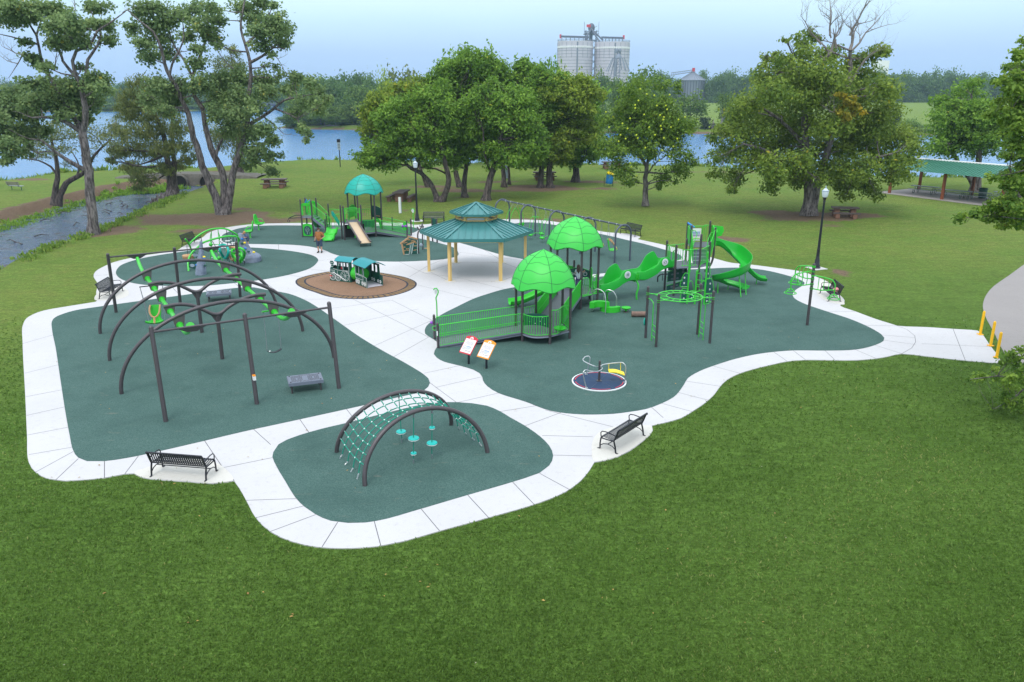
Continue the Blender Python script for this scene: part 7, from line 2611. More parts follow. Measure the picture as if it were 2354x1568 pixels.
def net_panel(name,p,q,z0,z1,lobes,par):
 b=inworld(ps1)
 d=q-p
 w=.22
 for s,e in((0,w),(1-w,1)):
  pts=[p+d*s+V(0,0,z0),p+d*e+V(0,0,z0+.12),p+d*(e-.05 if s==0 else e)+V(0,0,z0+(z1-z0)*.5),p+d*e+V(0,0,z1),p+d*s+V(0,0,z1)]if s==0 else[p+d*e+V(0,0,z0),p+d*e+V(0,0,z1),p+d*s+V(0,0,z1),p+d*(s+.05)+V(0,0,z0+(z1-z0)*.5),p+d*s+V(0,0,z0+.12)]
  b.plate(pts,V(d.y,-d.x,0).normalized()*.03)
 top=[p+d*f+V(0,0,z1+.12*abs(math.sin(lobes*PI*f)))for f in np.linspace(1,0,24)]
 b.plate([p+V(0,0,z1-.10),q+V(0,0,z1-.10)]+top,V(d.y,-d.x,0).normalized()*.03)
 o=b.build(name,M['lime'],par,False)
 b=inworld(ps1)
 for i in range(9):
  f=.15+.7*i/8
  b.rod(p+d*f+V(0,0,z0),p+d*f+V(0,0,z1),.006,4)
 for i in range(9):
  z=z0+(z1-z0)*i/8
  b.rod(p+d*.1+V(0,0,z),p+d*.9+V(0,0,z),.005,4)
 b.build('mesh_infill',M['green'],o)
net_panel('lookout_panel',KA,KB,1.68,2.58,1,ps1)
net_panel('lookout_panel',KC,KD,1.68,2.62,2,ps1)
b=inworld(ps1)
d=KB-KA
top=[KA+d*f+V(0,0,.98+.10*math.sin(PI*f))for f in np.linspace(1,0,10)]
b.plate([KA+V(0,0,.10),KB+V(0,0,.10)]+top,V(d.y,-d.x,0).normalized()*.03)
o=b.build('tree_panel',M['lime'],ps1,False)
b=inworld(ps1)
cc=KA.lerp(KB,.5)+V(0,0,.54)+V(d.y,-d.x,0).normalized()*.032
dn=d.normalized()
b.plate([cc+dn*.32*math.cos(t_)+V(0,0,.37*math.sin(t_))for t_ in np.linspace(0,2*PI,29)[:-1]],V(d.y,-d.x,0).normalized()*.012)
o2=b.build('round_inset',M['hunter'],o,False)
b=inworld(ps1)
for k,(x0,z0,x1,z1)in enumerate(((-.02,-.3,-.14,.18),(-.06,-.3,.12,.22),(-.12,-.1,-.22,.12),(.08,-.05,.22,.10),(.0,.05,-.06,.28),(.14,-.28,.2,-.1))):
 n_=V(d.y,-d.x,0).normalized()*.016
 b.tube([cc+dn*x0+V(0,0,z0)+n_,cc+dn*(x0+x1)/2+V(.01,0,(z0+z1)/2+.03)+n_,cc+dn*x1+V(0,0,z1)+n_],.008,4)
b.build('inset_lines',M['silo'],o2)
sweep_u(ps1,[(-16.05,63.65,1.60),(-16.05,64.0,1.56),(-16.1,64.8,1.0),(-16.1,65.6,.40),(-16.1,66.1,.22),(-16.1,66.5,.2)],.6,.3,.3,M['limedark'],'back_slide')
b=inworld(ps1)
b.tube([V(-16.1,63.9,2.78),V(-16.26,63.6,2.60)],.03,8)
b.tube([V(-16.18,62.72,2.72),V(-16.02,62.62,2.98)],.045,8)
b.tube([V(-16.14,62.70,2.58),V(-16.14,62.68,2.76)],.03,8)
b.build('telescope',M['blue'],ps1)
b=inworld(ps1)
for zz in(1.72,1.52):
 b.tube(catmull([KA+V(0,0,zz),KA+V(-.45,-.05,zz+(.05 if zz>1.6 else-.05)*0),KA+V(-1.0,-.1,1.50)],.1,False),.03,7)
b.tube(arcpts((KA.x-1.0,KA.y-.1,1.28),.09,0,360,16,'xz'),.018,6)
b.rod(KA+V(-1.0,-.1,1.5),KA+V(-1.0,-.1,1.37),.012,5)
b.build('ring_arm',M['black'],ps1)
lg2=thing('log_step','brown mottled log under the stairs of the teal-domed playset','log',(-14.95,62.6,.012))
b=MB()
rows=[]
r=random.Random(9)
for x in np.linspace(-.42,.42,9):
 rows.append([V(x,(.2+r.uniform(-.015,.015))*math.cos(t_),.20+(.2+r.uniform(-.015,.015))*math.sin(t_))for t_ in np.linspace(0,2*PI,15)[:-1]])
b.grid(rows,True)
b.add(rows[0],[tuple(range(14))])
b.add(rows[-1],[tuple(reversed(range(14)))])
b.build('log',bpy.data.materials['log_bark'],lg2)
ph=thing('playhouse_front','crooked green playhouse front with tan trim boards and a leaning door','playhouse',(-7.0,55.95,.012),math.atan2(.5,1.6))
zp=zoomed(1560,880,4.977)
_pn=V(-math.sin(math.atan2(.5,1.6)),math.cos(math.atan2(.5,1.6)),0)
_pt=V(math.cos(math.atan2(.5,1.6)),math.sin(math.atan2(.5,1.6)),0)
def php(x,y,off=0.0):
 """point on the playhouse board (its own plane), in local x, z"""
 ox,oy=zp(x,y)
 u=(ox-CPX)/FPX
 v=(oy-CPY)/FPX
 dr=V(u,CP-v*SP,-SP-v*CP)
 o=V(-7.0,55.95,0)
 t=(o-V(0,0,CAMH)).dot(_pn)/dr.dot(_pn)
 p=V(0,0,CAMH)+dr*t
 return V((p-o).dot(_pt),off,max(0.0,p.z-.012))
b=MB()
b.plate([php(*p)for p in[(262,690),(235,482),(370,372),(545,398),(545,672),(430,680),(468,462),(505,420),(330,500),(395,500),(402,520),(380,700),(330,695)]][::-1],(0,.04,0))
b.build('board',M['hunter'],ph,False)
for pts in([(195,468),(360,345),(372,372),(215,488)],[(355,315),(545,365),(545,392),(352,342)],[(322,485),(505,415),(512,440),(330,505)],[(222,490),(252,480),(290,685),(262,692)]):
 b=MB()
 b.plate([php(x,y,-.05)for x,y in pts],(0,.10,0))
 b.build('trim_board',M['tan'],ph,False)
for pts in([(265,460),(345,438),(348,450),(268,474)],[(415,418),(490,396),(492,406),(418,432)],[(270,535),(305,532),(305,552),(272,556)],[(280,608),(312,600),(314,618),(282,628)],[(350,390),(402,386),(402,402),(352,408)],[(500,452),(530,448),(530,466),(500,470)],[(480,510),(528,508),(528,526),(480,528)],[(465,602),(528,588),(528,602),(466,616)],[(322,570),(344,566),(346,588),(324,590)],[(352,566),(376,566),(374,588),(354,588)],[(328,598),(346,598),(348,616),(332,614)],[(354,598),(374,598),(370,620),(356,618)]):
 b=MB()
 b.plate([php(x,y,-.012)for x,y in pts],(0,.012,0))
 b.build('cutout',M['tan'],ph,False)
b=MB()
for pts in([(395,500),(404,520),(378,700)],[(430,680),(468,462)],[(545,398),(545,672)],[(262,690),(378,702)]):
 b.tube([php(x,y,-.005)for x,y in pts],.016,5)
b.build('white_edge',M['white'],ph)
bp=thing('branch_poles','dark forked branch-like poles beside the crooked playhouse front','play pole',(-6.4,56.8,.012))
b=inworld(bp)
def pk(x,y,Y):
 return R(*zp(x,y),Y)
b.tube(catmull([G(*zp(572,668)),pk(560,500,56.2),pk(552,300,56.2),pk(560,250,56.2),pk(590,205,56.2),pk(640,110,56.25),pk(645,70,56.3)],.15,False),.055,10)
b.tube([pk(588,208,56.2),pk(535,140,56.2)],.05,10)
b.tube([pk(620,140,56.25),pk(590,120,56.4)],.045,8)
b.build('forked_pole',M['brownp'],bp)
b=inworld(bp)
b.tube(catmull([G(*zp(655,598)),pk(648,300,57.55),pk(650,180,57.55),pk(665,120,57.5)],.15,False),.05,10)
b.build('straight_pole',M['brownp'],bp)
b=inworld(bp)
b.tube([pk(675,265,57.2),pk(735,690,56.9)],.013,5)
b.tube([pk(640,395,57.3),pk(632,480,57.3)],.012,5)
b.build('hanging_cord',M['rope'],bp)
b=inworld(bp)
p=pk(620,505,57.25)
b.ball(p,.13,10,8,(.9,.35,1.1))
b.build('scoop',M['steelgrey'],bp)
b=inworld(bp)
p=pk(712,566,57.0)
b.lathe([(.10,-.012),(.10,.012)],14,p)
b.build('rope_disc',M['tan'],bp)
pp_=thing('play_panel_stand','two short dark posts of a play panel hidden under the gazebo eave','play panel',(-5.2,61.2,.012))
b=inworld(pp_)
for x,y in((850,432),(940,460)):
 g=G(*zp(x,y))
 capped_post(b,g,1.9,.06,10)
b.build('post',M['post'],pp_)
b=inworld(pp_)
g0,g1=G(*zp(850,432)),G(*zp(940,460))
b.plate([g0+V(0,0,1.15),g1+V(0,0,1.15),g1+V(0,0,1.8),g0+V(0,0,1.8)],(.02,.02,0))
b.build('panel',M['hunter'],pp_,False)
tr_=thing('play_train','dark green play locomotive and open carriage with turquoise roofs on the brown pad','play train',(-9.5,47.2,.016))
def strip_panel(b,o,ax_,x0,x1,z0,z1,holes,th,nrm):
 """flat board with rectangular windows, built of cells so the openings are real"""
 xs_=sorted(set([x0,x1]+[h[0]for h in holes]+[h[1]for h in holes]))
 zs_=sorted(set([z0,z1]+[h[2]for h in holes]+[h[3]for h in holes]))
 for i in range(len(xs_)-1):
  for j in range(len(zs_)-1):
   cx,cz=(xs_[i]+xs_[i+1])/2,(zs_[j]+zs_[j+1])/2
   if any(h[0]<cx<h[1]and h[2]<cz<h[3]for h in holes):
    continue
   P=lambda x,z:o+ax_*x+V(0,0,z)
   b.plate([P(xs_[i],zs_[j]),P(xs_[i+1],zs_[j]),P(xs_[i+1],zs_[j+1]),P(xs_[i],zs_[j+1])],nrm*th)
def ring_line(b,c,ax_,r,n,rr_,nrm):
 b.tube([c+ax_*r*math.cos(t_)+V(0,0,r*math.sin(t_))+nrm for t_ in np.linspace(0,2*PI,n+1)[:-1]],rr_,4,closed=True)
L0,L1=V(-11.20,47.91,.016),V(-9.79,47.33,.016)
lx_=(L1-L0).normalized()
ln=V(lx_.y,-lx_.x,0)
lw=.82
Lloc=(L1-L0).length
for side in(0,1):
 o_=L0-ln*(lw*side)
 b=inworld(tr_)
 strip_panel(b,o_,lx_,.60,Lloc,.0,1.28,[(.70,.98,.72,1.18),(1.06,1.38,.72,1.18)],.03,ln*(1 if side==0 else-1))
 strip_panel(b,o_,lx_,.12,.60,.0,.74,[],.03,ln*(1 if side==0 else-1))
 b.plate([o_+lx_*-.02,o_+lx_*.12,o_+lx_*.12+V(0,0,.22)],ln*.03)
 b.plate([o_+lx_*.17+V(0,0,.74),o_+lx_*.30+V(0,0,.74),o_+lx_*.30+V(0,0,1.0),o_+lx_*.38+V(0,0,1.12),o_+lx_*.30+V(0,0,1.24),o_+lx_*.14+V(0,0,1.24),o_+lx_*.08+V(0,0,1.12),o_+lx_*.17+V(0,0,1.0)],ln*.03)
 sd=b.build('engine_side',M['hunter'],tr_,False)
 if side==0:
  b=inworld(tr_)
  n2=ln*.036
  for(x,z,r)in((.24,.26,.20),(.62,.22,.19),(1.14,.38,.31)):
   ring_line(b,o_+lx_*x+V(0,0,z),lx_,r,28,.011,n2)
   ring_line(b,o_+lx_*x+V(0,0,z),lx_,r*.82,24,.006,n2)
   for k in range(4):
    e=lx_*math.cos(k*PI/4+.2)+V(0,0,math.sin(k*PI/4+.2))
    c_=o_+lx_*x+V(0,0,z)+n2
    b.rod(c_-e*r*.8,c_+e*r*.8,.006,4)
  c_=[o_+lx_*x+V(0,0,z)+ln*.05 for x,z in((.28,.56),(1.18,.10))]
  b.rod(c_[0],c_[1],.022,6)
  for a_,e_ in(((.02,.52),(.40,.50)),((.40,.50),(.40,.66)),((.40,.66),(.02,.66)),((.02,.66),(.02,.52)),((.17,1.0),(.30,1.0)),((.17,.88),(.30,.88)),((.14,1.13),(.34,1.13)),((.30,.76),(.60,.74)),((.60,.30),(.60,.74)),((1.43,.06),(1.43,1.26)),((.66,.70),(1.04,.69)),((1.04,.69),(1.40,.69)),((1.02,.72),(1.02,1.18))):
   b.rod(o_+lx_*a_[0]+V(0,0,a_[1])+n2,o_+lx_*e_[0]+V(0,0,e_[1])+n2,.009,4)
  b.build('white_line',M['white'],sd)
b=inworld(tr_)
b.plate([L1-ln*0+V(0,0,0),L1-ln*lw,L1-ln*lw+V(0,0,.72),L1+V(0,0,.72)],lx_*.03)
for f0,f1 in((0,.16),(.42,.58),(.84,1)):
 b.plate([L1-ln*lw*f0+V(0,0,.72),L1-ln*lw*f1+V(0,0,.72),L1-ln*lw*f1+V(0,0,1.30),L1-ln*lw*f0+V(0,0,1.30)],lx_*.03)
b.plate([L0+lx_*.14-ln*.02+V(0,0,.1),L0+lx_*.14-ln*(lw-.02)+V(0,0,.1),L0+lx_*.14-ln*(lw-.02)+V(0,0,.74),L0+lx_*.14-ln*.02+V(0,0,.74)],lx_*.03)
b.build('engine_end',M['hunter'],tr_,False)
b=inworld(tr_)
cb=L0+lx_*.1-ln*(lw/2)+V(0,0,.58)
rows=[]
for x in(0,.18):
 rows.append([cb+lx_*(x-.14)+ln*.30*math.cos(t_)+V(0,0,.30*math.sin(t_))for t_ in np.linspace(0,2*PI,25)[:-1]])
b.grid(rows,True)
b.add(rows[0],[tuple(range(24))])
b.build('boiler_front',M['hunter'],tr_)
b=inworld(tr_)
sm=[L0-ln*(lw*.5)+lx_*x+V(0,0,z)for x,z in((.62,1.02),(.55,.98),(.48,1.02),(.40,1.0),(.30,1.06),(.22,1.10),(.16,1.20),(.18,1.32),(.30,1.36),(.62,1.36))]
b.plate(sm,ln*.03)
b.build('smoke_board',M['silo'],tr_,False)
b=inworld(tr_)
b.rod(L0+lx_*.02+ln*.02+V(0,0,.30),L0+lx_*.22+ln*.05+V(0,0,.30),.035,8)
b.rod(L0+lx_*.78-ln*.2+V(0,0,.72),L0+lx_*.78-ln*.2+V(0,0,.86),.06,8)
b.build('red_handle',M['red'],tr_)
def barrel_roof(o_,ax_,x0,x1,nn2,w0,w1,z,rise,name):
 rows=[]
 for x in np.linspace(x0,x1,7):
  rows.append([o_+ax_*x-nn2*(w0+(w1-w0)*f)+V(0,0,z+rise*math.sin(PI*f))for f in np.linspace(0,1,15)])
 b=inworld(tr_)
 b.shell(rows,.03)
 return b.build(name,M['rooft'],tr_,True,50)
M['rooft']=mat('turquoise_roof',(.01,.24,.27),.45,0,.06,4)
barrel_roof(L0,lx_,.45,Lloc+.12,ln,-.10,lw+.10,1.27,.20,'engine_roof')
C0,C1,C2=V(-9.42,47.02,.016),V(-8.54,45.86,.016),V(-7.77,46.51,.016)
cx_=(C1-C0).normalized()
cn_=V(cx_.y,-cx_.x,0)
if cn_.dot(V(0,-1,0))<0:
 cn_=-cn_
cl_=(C1-C0).length
cw=(C2-C1).length
for side in(0,1):
 o_=C0-cn_*cw*side
 b=inworld(tr_)
 sg=cn_*(1 if side==0 else-1)
 strip_panel(b,o_,cx_,0,cl_*.72,0,1.26,[(.08,.46,.70,1.14),(.54,.92,.70,1.14)],.03,sg)
 strip_panel(b,o_,cx_,cl_*.72,cl_,0,.62,[(cl_*.77,cl_*.81,.34,.56),(cl_*.84,cl_*.88,.34,.56),(cl_*.91,cl_*.95,.34,.56)],.03,sg)
 b.plate([o_+cx_*cl_*.72+V(0,0,.62),o_+cx_*cl_*.78+V(0,0,.62),o_+cx_*cl_*.75+V(0,0,1.26),o_+cx_*cl_*.72+V(0,0,1.26)],sg*.03)
 for x0,x1 in((.08,.16),(.38,.46),(.54,.62),(.84,.92)):
  b.plate([o_+cx_*x0+V(0,0,.70),o_+cx_*(x0+.05)+V(0,0,.70),o_+cx_*x1+V(0,0,.95),o_+cx_*(x0+.04)+V(0,0,1.14),o_+cx_*x0+V(0,0,1.14)],sg*.02)
 sd=b.build('carriage_side',M['hunter'],tr_,False)
 b=inworld(tr_)
 n2=(cn_*.036 if side==0 else cn_*.012)
 for x in(.16,.42,.92,1.22):
  c_=o_+cx_*x+V(0,0,.20)+n2
  if side==0:
   ring_line(b,c_,cx_,.135,22,.010,V(0,0,0))
  for k in range(5):
   e=cx_*math.cos(2*PI*k/5)+V(0,0,math.sin(2*PI*k/5))
   b.ball(c_+e*.07,.035,6,4)
 if side==0:
  for a_,e_ in(((.03,.62),(1.0,.62)),((.03,.40),(1.0,.40)),((1.0,.40),(1.0,.62)),((.03,.40),(.03,.62)),((.06,.68),(.98,.68)),((cl_*.73,.64),(cl_-.02,.60)),((cl_-.02,.02),(cl_-.02,.60)),((cl_*.735,.64),(cl_*.735,1.24)),((.02,.66),(.02,1.22)),((.5,.70),(.5,1.14))):
   b.rod(o_+cx_*a_[0]+V(0,0,a_[1])+n2,o_+cx_*e_[0]+V(0,0,e_[1])+n2,.009,4)
 b.build('white_line',M['white'],sd)
b=inworld(tr_)
b.plate([C0+V(0,0,0),C0-cn_*cw,C0-cn_*cw+V(0,0,1.26),C0+V(0,0,1.26)],-cx_*.03)
b.build('carriage_end',M['hunter'],tr_,False)
b=inworld(tr_)
b.plate([C0+V(0,0,.02),C1+V(0,0,.02),C1-cn_*cw+V(0,0,.02),C0-cn_*cw+V(0,0,.02)],(0,0,.03))
b.build('carriage_floor',M['silo'],tr_,False)
barrel_roof(C0,cx_,-.14,cl_+.10,cn_,-.16,cw+.20,1.24,.28,'carriage_roof')
b=inworld(tr_)
m0,m1=L1-ln*lw*.45+lx_*.04+V(0,0,.52),C0-cn_*cw*.45-cx_*.04+V(0,0,.52)
rows=[]
for f,r in((0,.40),(.3,.42),(.7,.42),(1,.40)):
 c_=m0 .lerp(m1,f)
 s_=V(-(m1-m0).y,(m1-m0).x,0).normalized()
 rows.append([c_+s_*r*math.cos(t_)+V(0,0,r*math.sin(t_))for t_ in np.linspace(0,2*PI,29)[:-1]])
b.grid(rows,True)
b.build('tunnel',M['lime'],tr_)
b=inworld(tr_)
b.T=b.T@Matrix.Translation(C0-cn_*cw*.5+cx_*.02+V(0,0,.52))@Matrix.Rotation(math.atan2(cx_.y,cx_.x),4,'Z')@Matrix.Rotation(PI/2,4,'Y')
b.lathe([(.36,0),(.36,.03),(.05,.03),(.05,.045)],26)
b.build('round_door',M['lime'],tr_)
SG='lime swings on the long swing frame'
sf=thing('swing_set','long steel-blue swing frame of five inverted U legs with one top beam','swing frame',(2.8,59.9,.012))
fa=[V(.71,62.42,0)+V(2.07,-3.17,0)*(i-1)for i in range(5)]
fw=V(1.14,.76,0)
for p in fa:
 b=inworld(sf)
 w_=fw.length/2
 m_=p+fw*.5
 u_=fw.normalized()
 pts=[p,p+V(0,0,1.2),p+V(0,0,1.88)]+[m_+u_*w_*math.cos(a)+V(0,0,1.88+.66*math.sin(a))for a in np.linspace(PI*.94,PI*.06,13)]+[p+fw+V(0,0,1.88),p+fw]
 b.tube(pts,.062,12)
 b.build('arch_leg',M['postblue'],sf)
b=inworld(sf)
t0s,t1s=fa[0]+fw*.5+V(0,0,2.48),fa[4]+fw*.5+V(0,0,2.48)
dS=(t1s-t0s).normalized()
b.rod(t0s-dS*.15,t1s+dS*.1,.058,12)
o=b.build('top_beam',M['postblue'],sf)
b=inworld(sf)
for i in range(4):
 for f in(.14,.34,.60,.82):
  c_=t0s.lerp(t1s,(i+f)/4)
  b.tube([c_-dS*.03,c_+dS*.03],.068,12)
  b.rod(c_-V(0,0,.05),c_-V(0,0,.12),.018,6)
b.build('beam_clamp',M['steel'],o)
def top_at(bay,f):
 return t0s.lerp(t1s,(bay+f)/4)
def swing_thing(bay,f,lb,name='swing'):
 p=top_at(bay,f)
 return thing(name,lb,'swing',(p.x,p.y,.012),math.atan2(dS.y,dS.x),SG)
def tub_seat(t,x,z,k=1.0):
 b=MB()
 rows=[]
 for i in range(7):
  th_=i/6*PI/2
  rows.append([V(x+.24*k*math.cos(th_)*math.cos(a),.26*k*math.cos(th_)*math.sin(a),z+.16-.26*k*math.sin(th_)+.08*k*math.cos(th_)*math.sin(a))for a in np.linspace(0,2*PI,21)[:-1]])
 b.grid(rows,True)
 b.grid([[V(p.x*.9+x*.1,p.y*.9,p.z+.02)for p in rw]for rw in rows],True)
 return b.build('seat',M['lime'],t)
t=swing_thing(0,.50,'lime parent-and-child swing with bowed green arms in the farthest bay')
b=MB()
b.shell([[V(x,y-.55,.52+.06*abs(x)**2*4)for y in(-.14,0,.14)]for x in np.linspace(-.3,.3,7)],.05)
b.build('flat_seat',M['lime'],t)
tub_seat(t,0,.55).location=(0,.62,0)
b=MB()
for s in(-.28,.28):
 for sg in(-1,1):
  b.tube(catmull([(s,sg*.60,.56),(s,sg*.66,1.0),(s,sg*.52,1.6),(s,sg*.20,2.1)],.1,False),.022,7)
 b.tube(catmull([(s,-.58,.5),(s,0,.36),(s,.6,.5)],.1,False),.022,7)
b.build('bowed_arm',M['green'],t)
for s in(-.28,.28):
 b=MB()
 chain(b,(s*1.2,0,2.40),(s,.18,2.08))
 chain(b,(s*1.2,0,2.40),(s,-.18,2.08))
 b.build('chain',M['chain'],t)
for bay,f,lb in((1,.28,'lime twin glider swing with two round pods, left one in the second bay'),(1,.70,'lime twin glider swing nearer the dome roofs in the second bay')):
 t=swing_thing(bay,f,lb)
 b=MB()
 for s in(-.22,.22):
  b.tube(catmull([(s,-.52,.42),(s,-.45,1.0),(s,-.30,1.62),(s,-.16,1.72),(s,.16,1.72),(s,.30,1.62),(s,.45,1.0),(s,.52,.42)],.1,False),.021,7)
 b.tube([(-.22,-.16,1.72),(.22,-.16,1.72)],.02,6)
 b.tube([(-.22,.16,1.72),(.22,.16,1.72)],.02,6)
 b.tube(catmull([(0,-.52,.34),(0,0,.46),(0,.52,.34)],.1,False),.025,7)
 b.build('glider_frame',M['green'],t)
 for s in(-1,1):
  b=MB()
  b.ball((0,s*.52,.36),.20,16,8,(1.25,.9,.55))
  b.build('pod_seat',M['lime'],t)
 for s in(-.22,.22):
  b=MB()
  chain(b,(s*1.3,0,2.40),(s,-.16,1.74))
  chain(b,(s*1.3,0,2.40),(s,.16,1.74))
  b.build('chain',M['chain'],t)
for f,lb in((.30,'lime moulded swing seat with tan harness behind the upper lime dome'),(.68,'lime moulded swing seat with tan harness nearest the end arch of the long frame')):
 t=swing_thing(3,f,lb)
 bucket_seat(t,.58,rot=RAD(140))
 for s in(-1,1):
  b=MB()
  chain(b,(s*.38,0,2.40),(s*.26,.12,1.28))
  chain(b,(s*.38,0,2.40),(s*.26,-.16,.68))
  b.build('chain',M['chain'],t)
za=zoomed(720,880,5.885)
ca_=thing('rock_arch_climber','lime tube arches linking two grey climbing rocks, hung with coloured loops and discs','climber',(-19.0,52.0,.012))
def pa(x,y,Y):
 return R(*za(x,y),Y)
def apath(px_,Y0,Y1):
 n=len(px_)
 return[pa(p[0],p[1],Y0+(Y1-Y0)*i/(n-1))for i,p in enumerate(px_)]
b=inworld(ca_)
b.tube(catmull(apath([(205,1212),(190,1100),(192,980),(215,890),(290,765),(400,665),(540,540),(720,475),(900,425),(1100,388),(1250,385),(1345,402),(1388,450),(1400,520),(1400,640)],50.45,53.6),.12,False),.062,10)
b.build('arch_tube',M['green'],ca_)
b=inworld(ca_)
b.tube(catmull(apath([(220,572),(330,455),(450,360),(600,272),(740,222),(890,205),(1030,205),(1150,240),(1260,300),(1350,365),(1372,480),(1378,640)],52.2,54.4),.12,False),.058,10)
b.build('arch_tube',M['green'],ca_)
b=inworld(ca_)
b.tube([pa(128,458,51.6),pa(215,575,52.0),pa(290,760,52.6),G(*za(335,930))],.06,10)
b.ball(pa(128,458,51.6),.062,8,6)
b.build('slanted_pole',M['green'],ca_)
b=inworld(ca_)
for pts,Y in(([(738,265),(745,480),(742,660),(715,940)],53.2),([(893,220),(915,420),(935,600),(990,900),(998,1000)],53.4),([(735,300),(715,400),(715,500),(740,560)],53.2),([(905,300),(935,380),(935,470)],53.4),([(740,580),(930,578)],53.3),([(840,735),(900,790),(920,860),(910,940)],53.0)):
 b.tube(catmull([pa(x,y,Y)for x,y in pts],.12,False)if len(pts)>2 else[pa(x,y,Y)for x,y in pts],.026,7)
for x,y in((725,582),(920,900),(832,725),(1418,825),(345,990)):
 b.ball(pa(x,y,53.0),.13,10,8)
b.build('ladder_tube',M['green'],ca_)
b=inworld(ca_)
for x0,y0,x1,y1,Y in((1095,245,1125,640,54.0),(1240,300,1280,790,54.1),(995,430,1008,570,53.2),(1190,410,1208,620,53.4),(1330,440,1340,560,53.5),(1130,850,1205,1175,52.2),(1130,850,1115,960,52.2),(1258,940,1272,1060,52.8),(1510,890,1525,1080,52.4),(760,500,900,740,53.2),(950,500,1050,680,53.4)):
 b.rod(pa(x0,y0,Y),pa(x1,y1,Y),.022,6)
b.tube([pa(160,600,52.1),pa(182,820,52.1)],.015,6)
b.build('hanging_rod',M['black'],ca_)
b=inworld(ca_)
for x,y,Y in((1118,495,54.0),(1255,540,54.05),(1140,732,54.0),(1285,775,54.1)):
 b.lathe([(.17,-.015),(.17,.015)],16,pa(x,y,Y))
for x0,y0,x1,y1,Y in((1000,490,1006,530,53.2),(1198,455,1202,490,53.4),(1512,920,1518,960,52.4),(740,785,760,792,53.1),(905,780,925,785,53.1),(745,885,765,890,53.0),(905,725,925,730,53.1)):
 b.rod(pa(x0,y0,Y),pa(x1,y1,Y),.035,6)
b.build('white_disc',M['white'],ca_)
for pts,mt_,Y,ribs in(([(935,630),(950,600),(1020,588),(1090,615),(1132,690),(1136,780),(1110,860),(1070,905),(1030,880),(985,810),(940,720)],'teal',51.8,0),([(1125,660),(1180,640),(1260,650),(1320,700),(1338,780),(1318,870),(1270,938),(1225,940),(1180,880),(1140,800),(1110,720)],'tan',52.2,0),([(1215,760),(1230,710),(1290,690),(1340,700),(1420,668),(1490,710),(1522,780),(1505,870),(1455,960),(1425,1000),(1415,960),(1452,860),(1450,780),(1400,740),(1340,760),(1262,790),(1280,850),(1335,920),(1320,968),(1270,900)],'lime',52.0,1)):
 b=inworld(ca_)
 P_=catmull([pa(x,y,Y+.35*math.sin(i))for i,(x,y)in enumerate(pts)],.08,True)
 rad_=.085 if mt_!='lime' else.07
 b.tube(P_,[rad_*(1+(.28*(i%2)if ribs else.06*math.sin(i*1.3)))for i in range(len(P_))],9,closed=True)
 b.build('climbing_loop',M[mt_],ca_)
b=inworld(ca_)
dr_=pa(190,872,52.0)
b.lathe([(.08,-.20),(.30,-.16),(.36,-.04),(.37,.10),(.33,.14),(.02,.15)],20,dr_)
b.build('drum_seat',M['tan'],ca_)
for pts in([(300,800),(345,765),(435,820),(385,905)],[(220,980),(405,985),(365,1172),(215,1115)]):
 b=inworld(ca_)
 b.plate([pa(x,y,50.9 if pts[0][1]>900 else 51.6)for x,y in pts],(0,.04,0))
 o=b.build('dark_panel',M['hunter'],ca_,False)
 b=inworld(ca_)
 cxx,cyy=(360,828)if pts[0][1]<900 else(285,1075)
 q=pa(cxx,cyy,50.88 if pts[0][1]>900 else 51.58)
 b.plate([q+V(.17*math.cos(t_),-.012,.11*math.sin(t_))for t_ in np.linspace(0,2*PI,17)[:-1]],(0,.012,0))
 b.build('hole',M['steelgrey'],o,False)
def rock(rows_px,Y,depth,seed,name='climbing_rock'):
 """rounded rock whose width and centre follow (left x, right x, y) rows read from the photo"""
 r_=random.Random(seed)
 rows=[]
 n=22
 for i,(xl,xr,y)in enumerate(rows_px):
  a,c=pa(xl,y,Y),pa(xr,y,Y)
  ctr=(a+c)/2
  hw=max(.02,(c-a).length/2)
  dp=depth[i]
  rows.append([ctr+V(hw*math.copysign(abs(math.cos(t_))**.75,math.cos(t_))*(1+r_.uniform(-.03,.03)),dp*math.copysign(abs(math.sin(t_))**.75,math.sin(t_))*(1+r_.uniform(-.06,.06)),r_.uniform(-.03,.03)if i not in(0,len(rows_px)-1)else 0)for t_ in np.linspace(0,2*PI,n+1)[:-1]])
 fine=[]
 for i in range(len(rows)-1):
  for k in range(4):
   f=k/4
   fine.append([rows[i][j].lerp(rows[i+1][j],f)+V(0,0,0)for j in range(n)])
 fine.append(rows[-1])
 for i in range(1,len(fine)-1):
  for j in range(n):
   fine[i][j]=fine[i][j]+V(r_.uniform(-.014,.014),r_.uniform(-.014,.014),0)
 for j in range(n):
  fine[-1][j].z=0.0
 b=inworld(ca_)
 b.grid(fine,True)
 b.add(fine[0],[tuple(range(n))])
 return b.build(name,M['rock'],ca_,True,60)
r1_=rock([(478,502,498),(465,522,515),(458,530,590),(458,538,690),(445,550,780),(428,556,880),(412,575,990),(400,585,1040),(398,588,1075),(388,596,1120),(382,604,1170),(378,612,1240),(380,612,1302)],49.55,[.03,.07,.10,.14,.19,.24,.28,.30,.31,.33,.35,.37,.38],3)
r2_=rock([(1385,1440,308),(1372,1470,330),(1385,1510,400),(1395,1545,480),(1402,1580,560),(1405,1625,640),(1408,1680,720),(1412,1755,775),(1415,1850,820),(1418,1895,862),(1422,1902,920),(1425,1900,970),(1432,1880,995)],53.5,[.06,.14,.20,.26,.32,.38,.44,.50,.55,.58,.60,.60,.60],4)
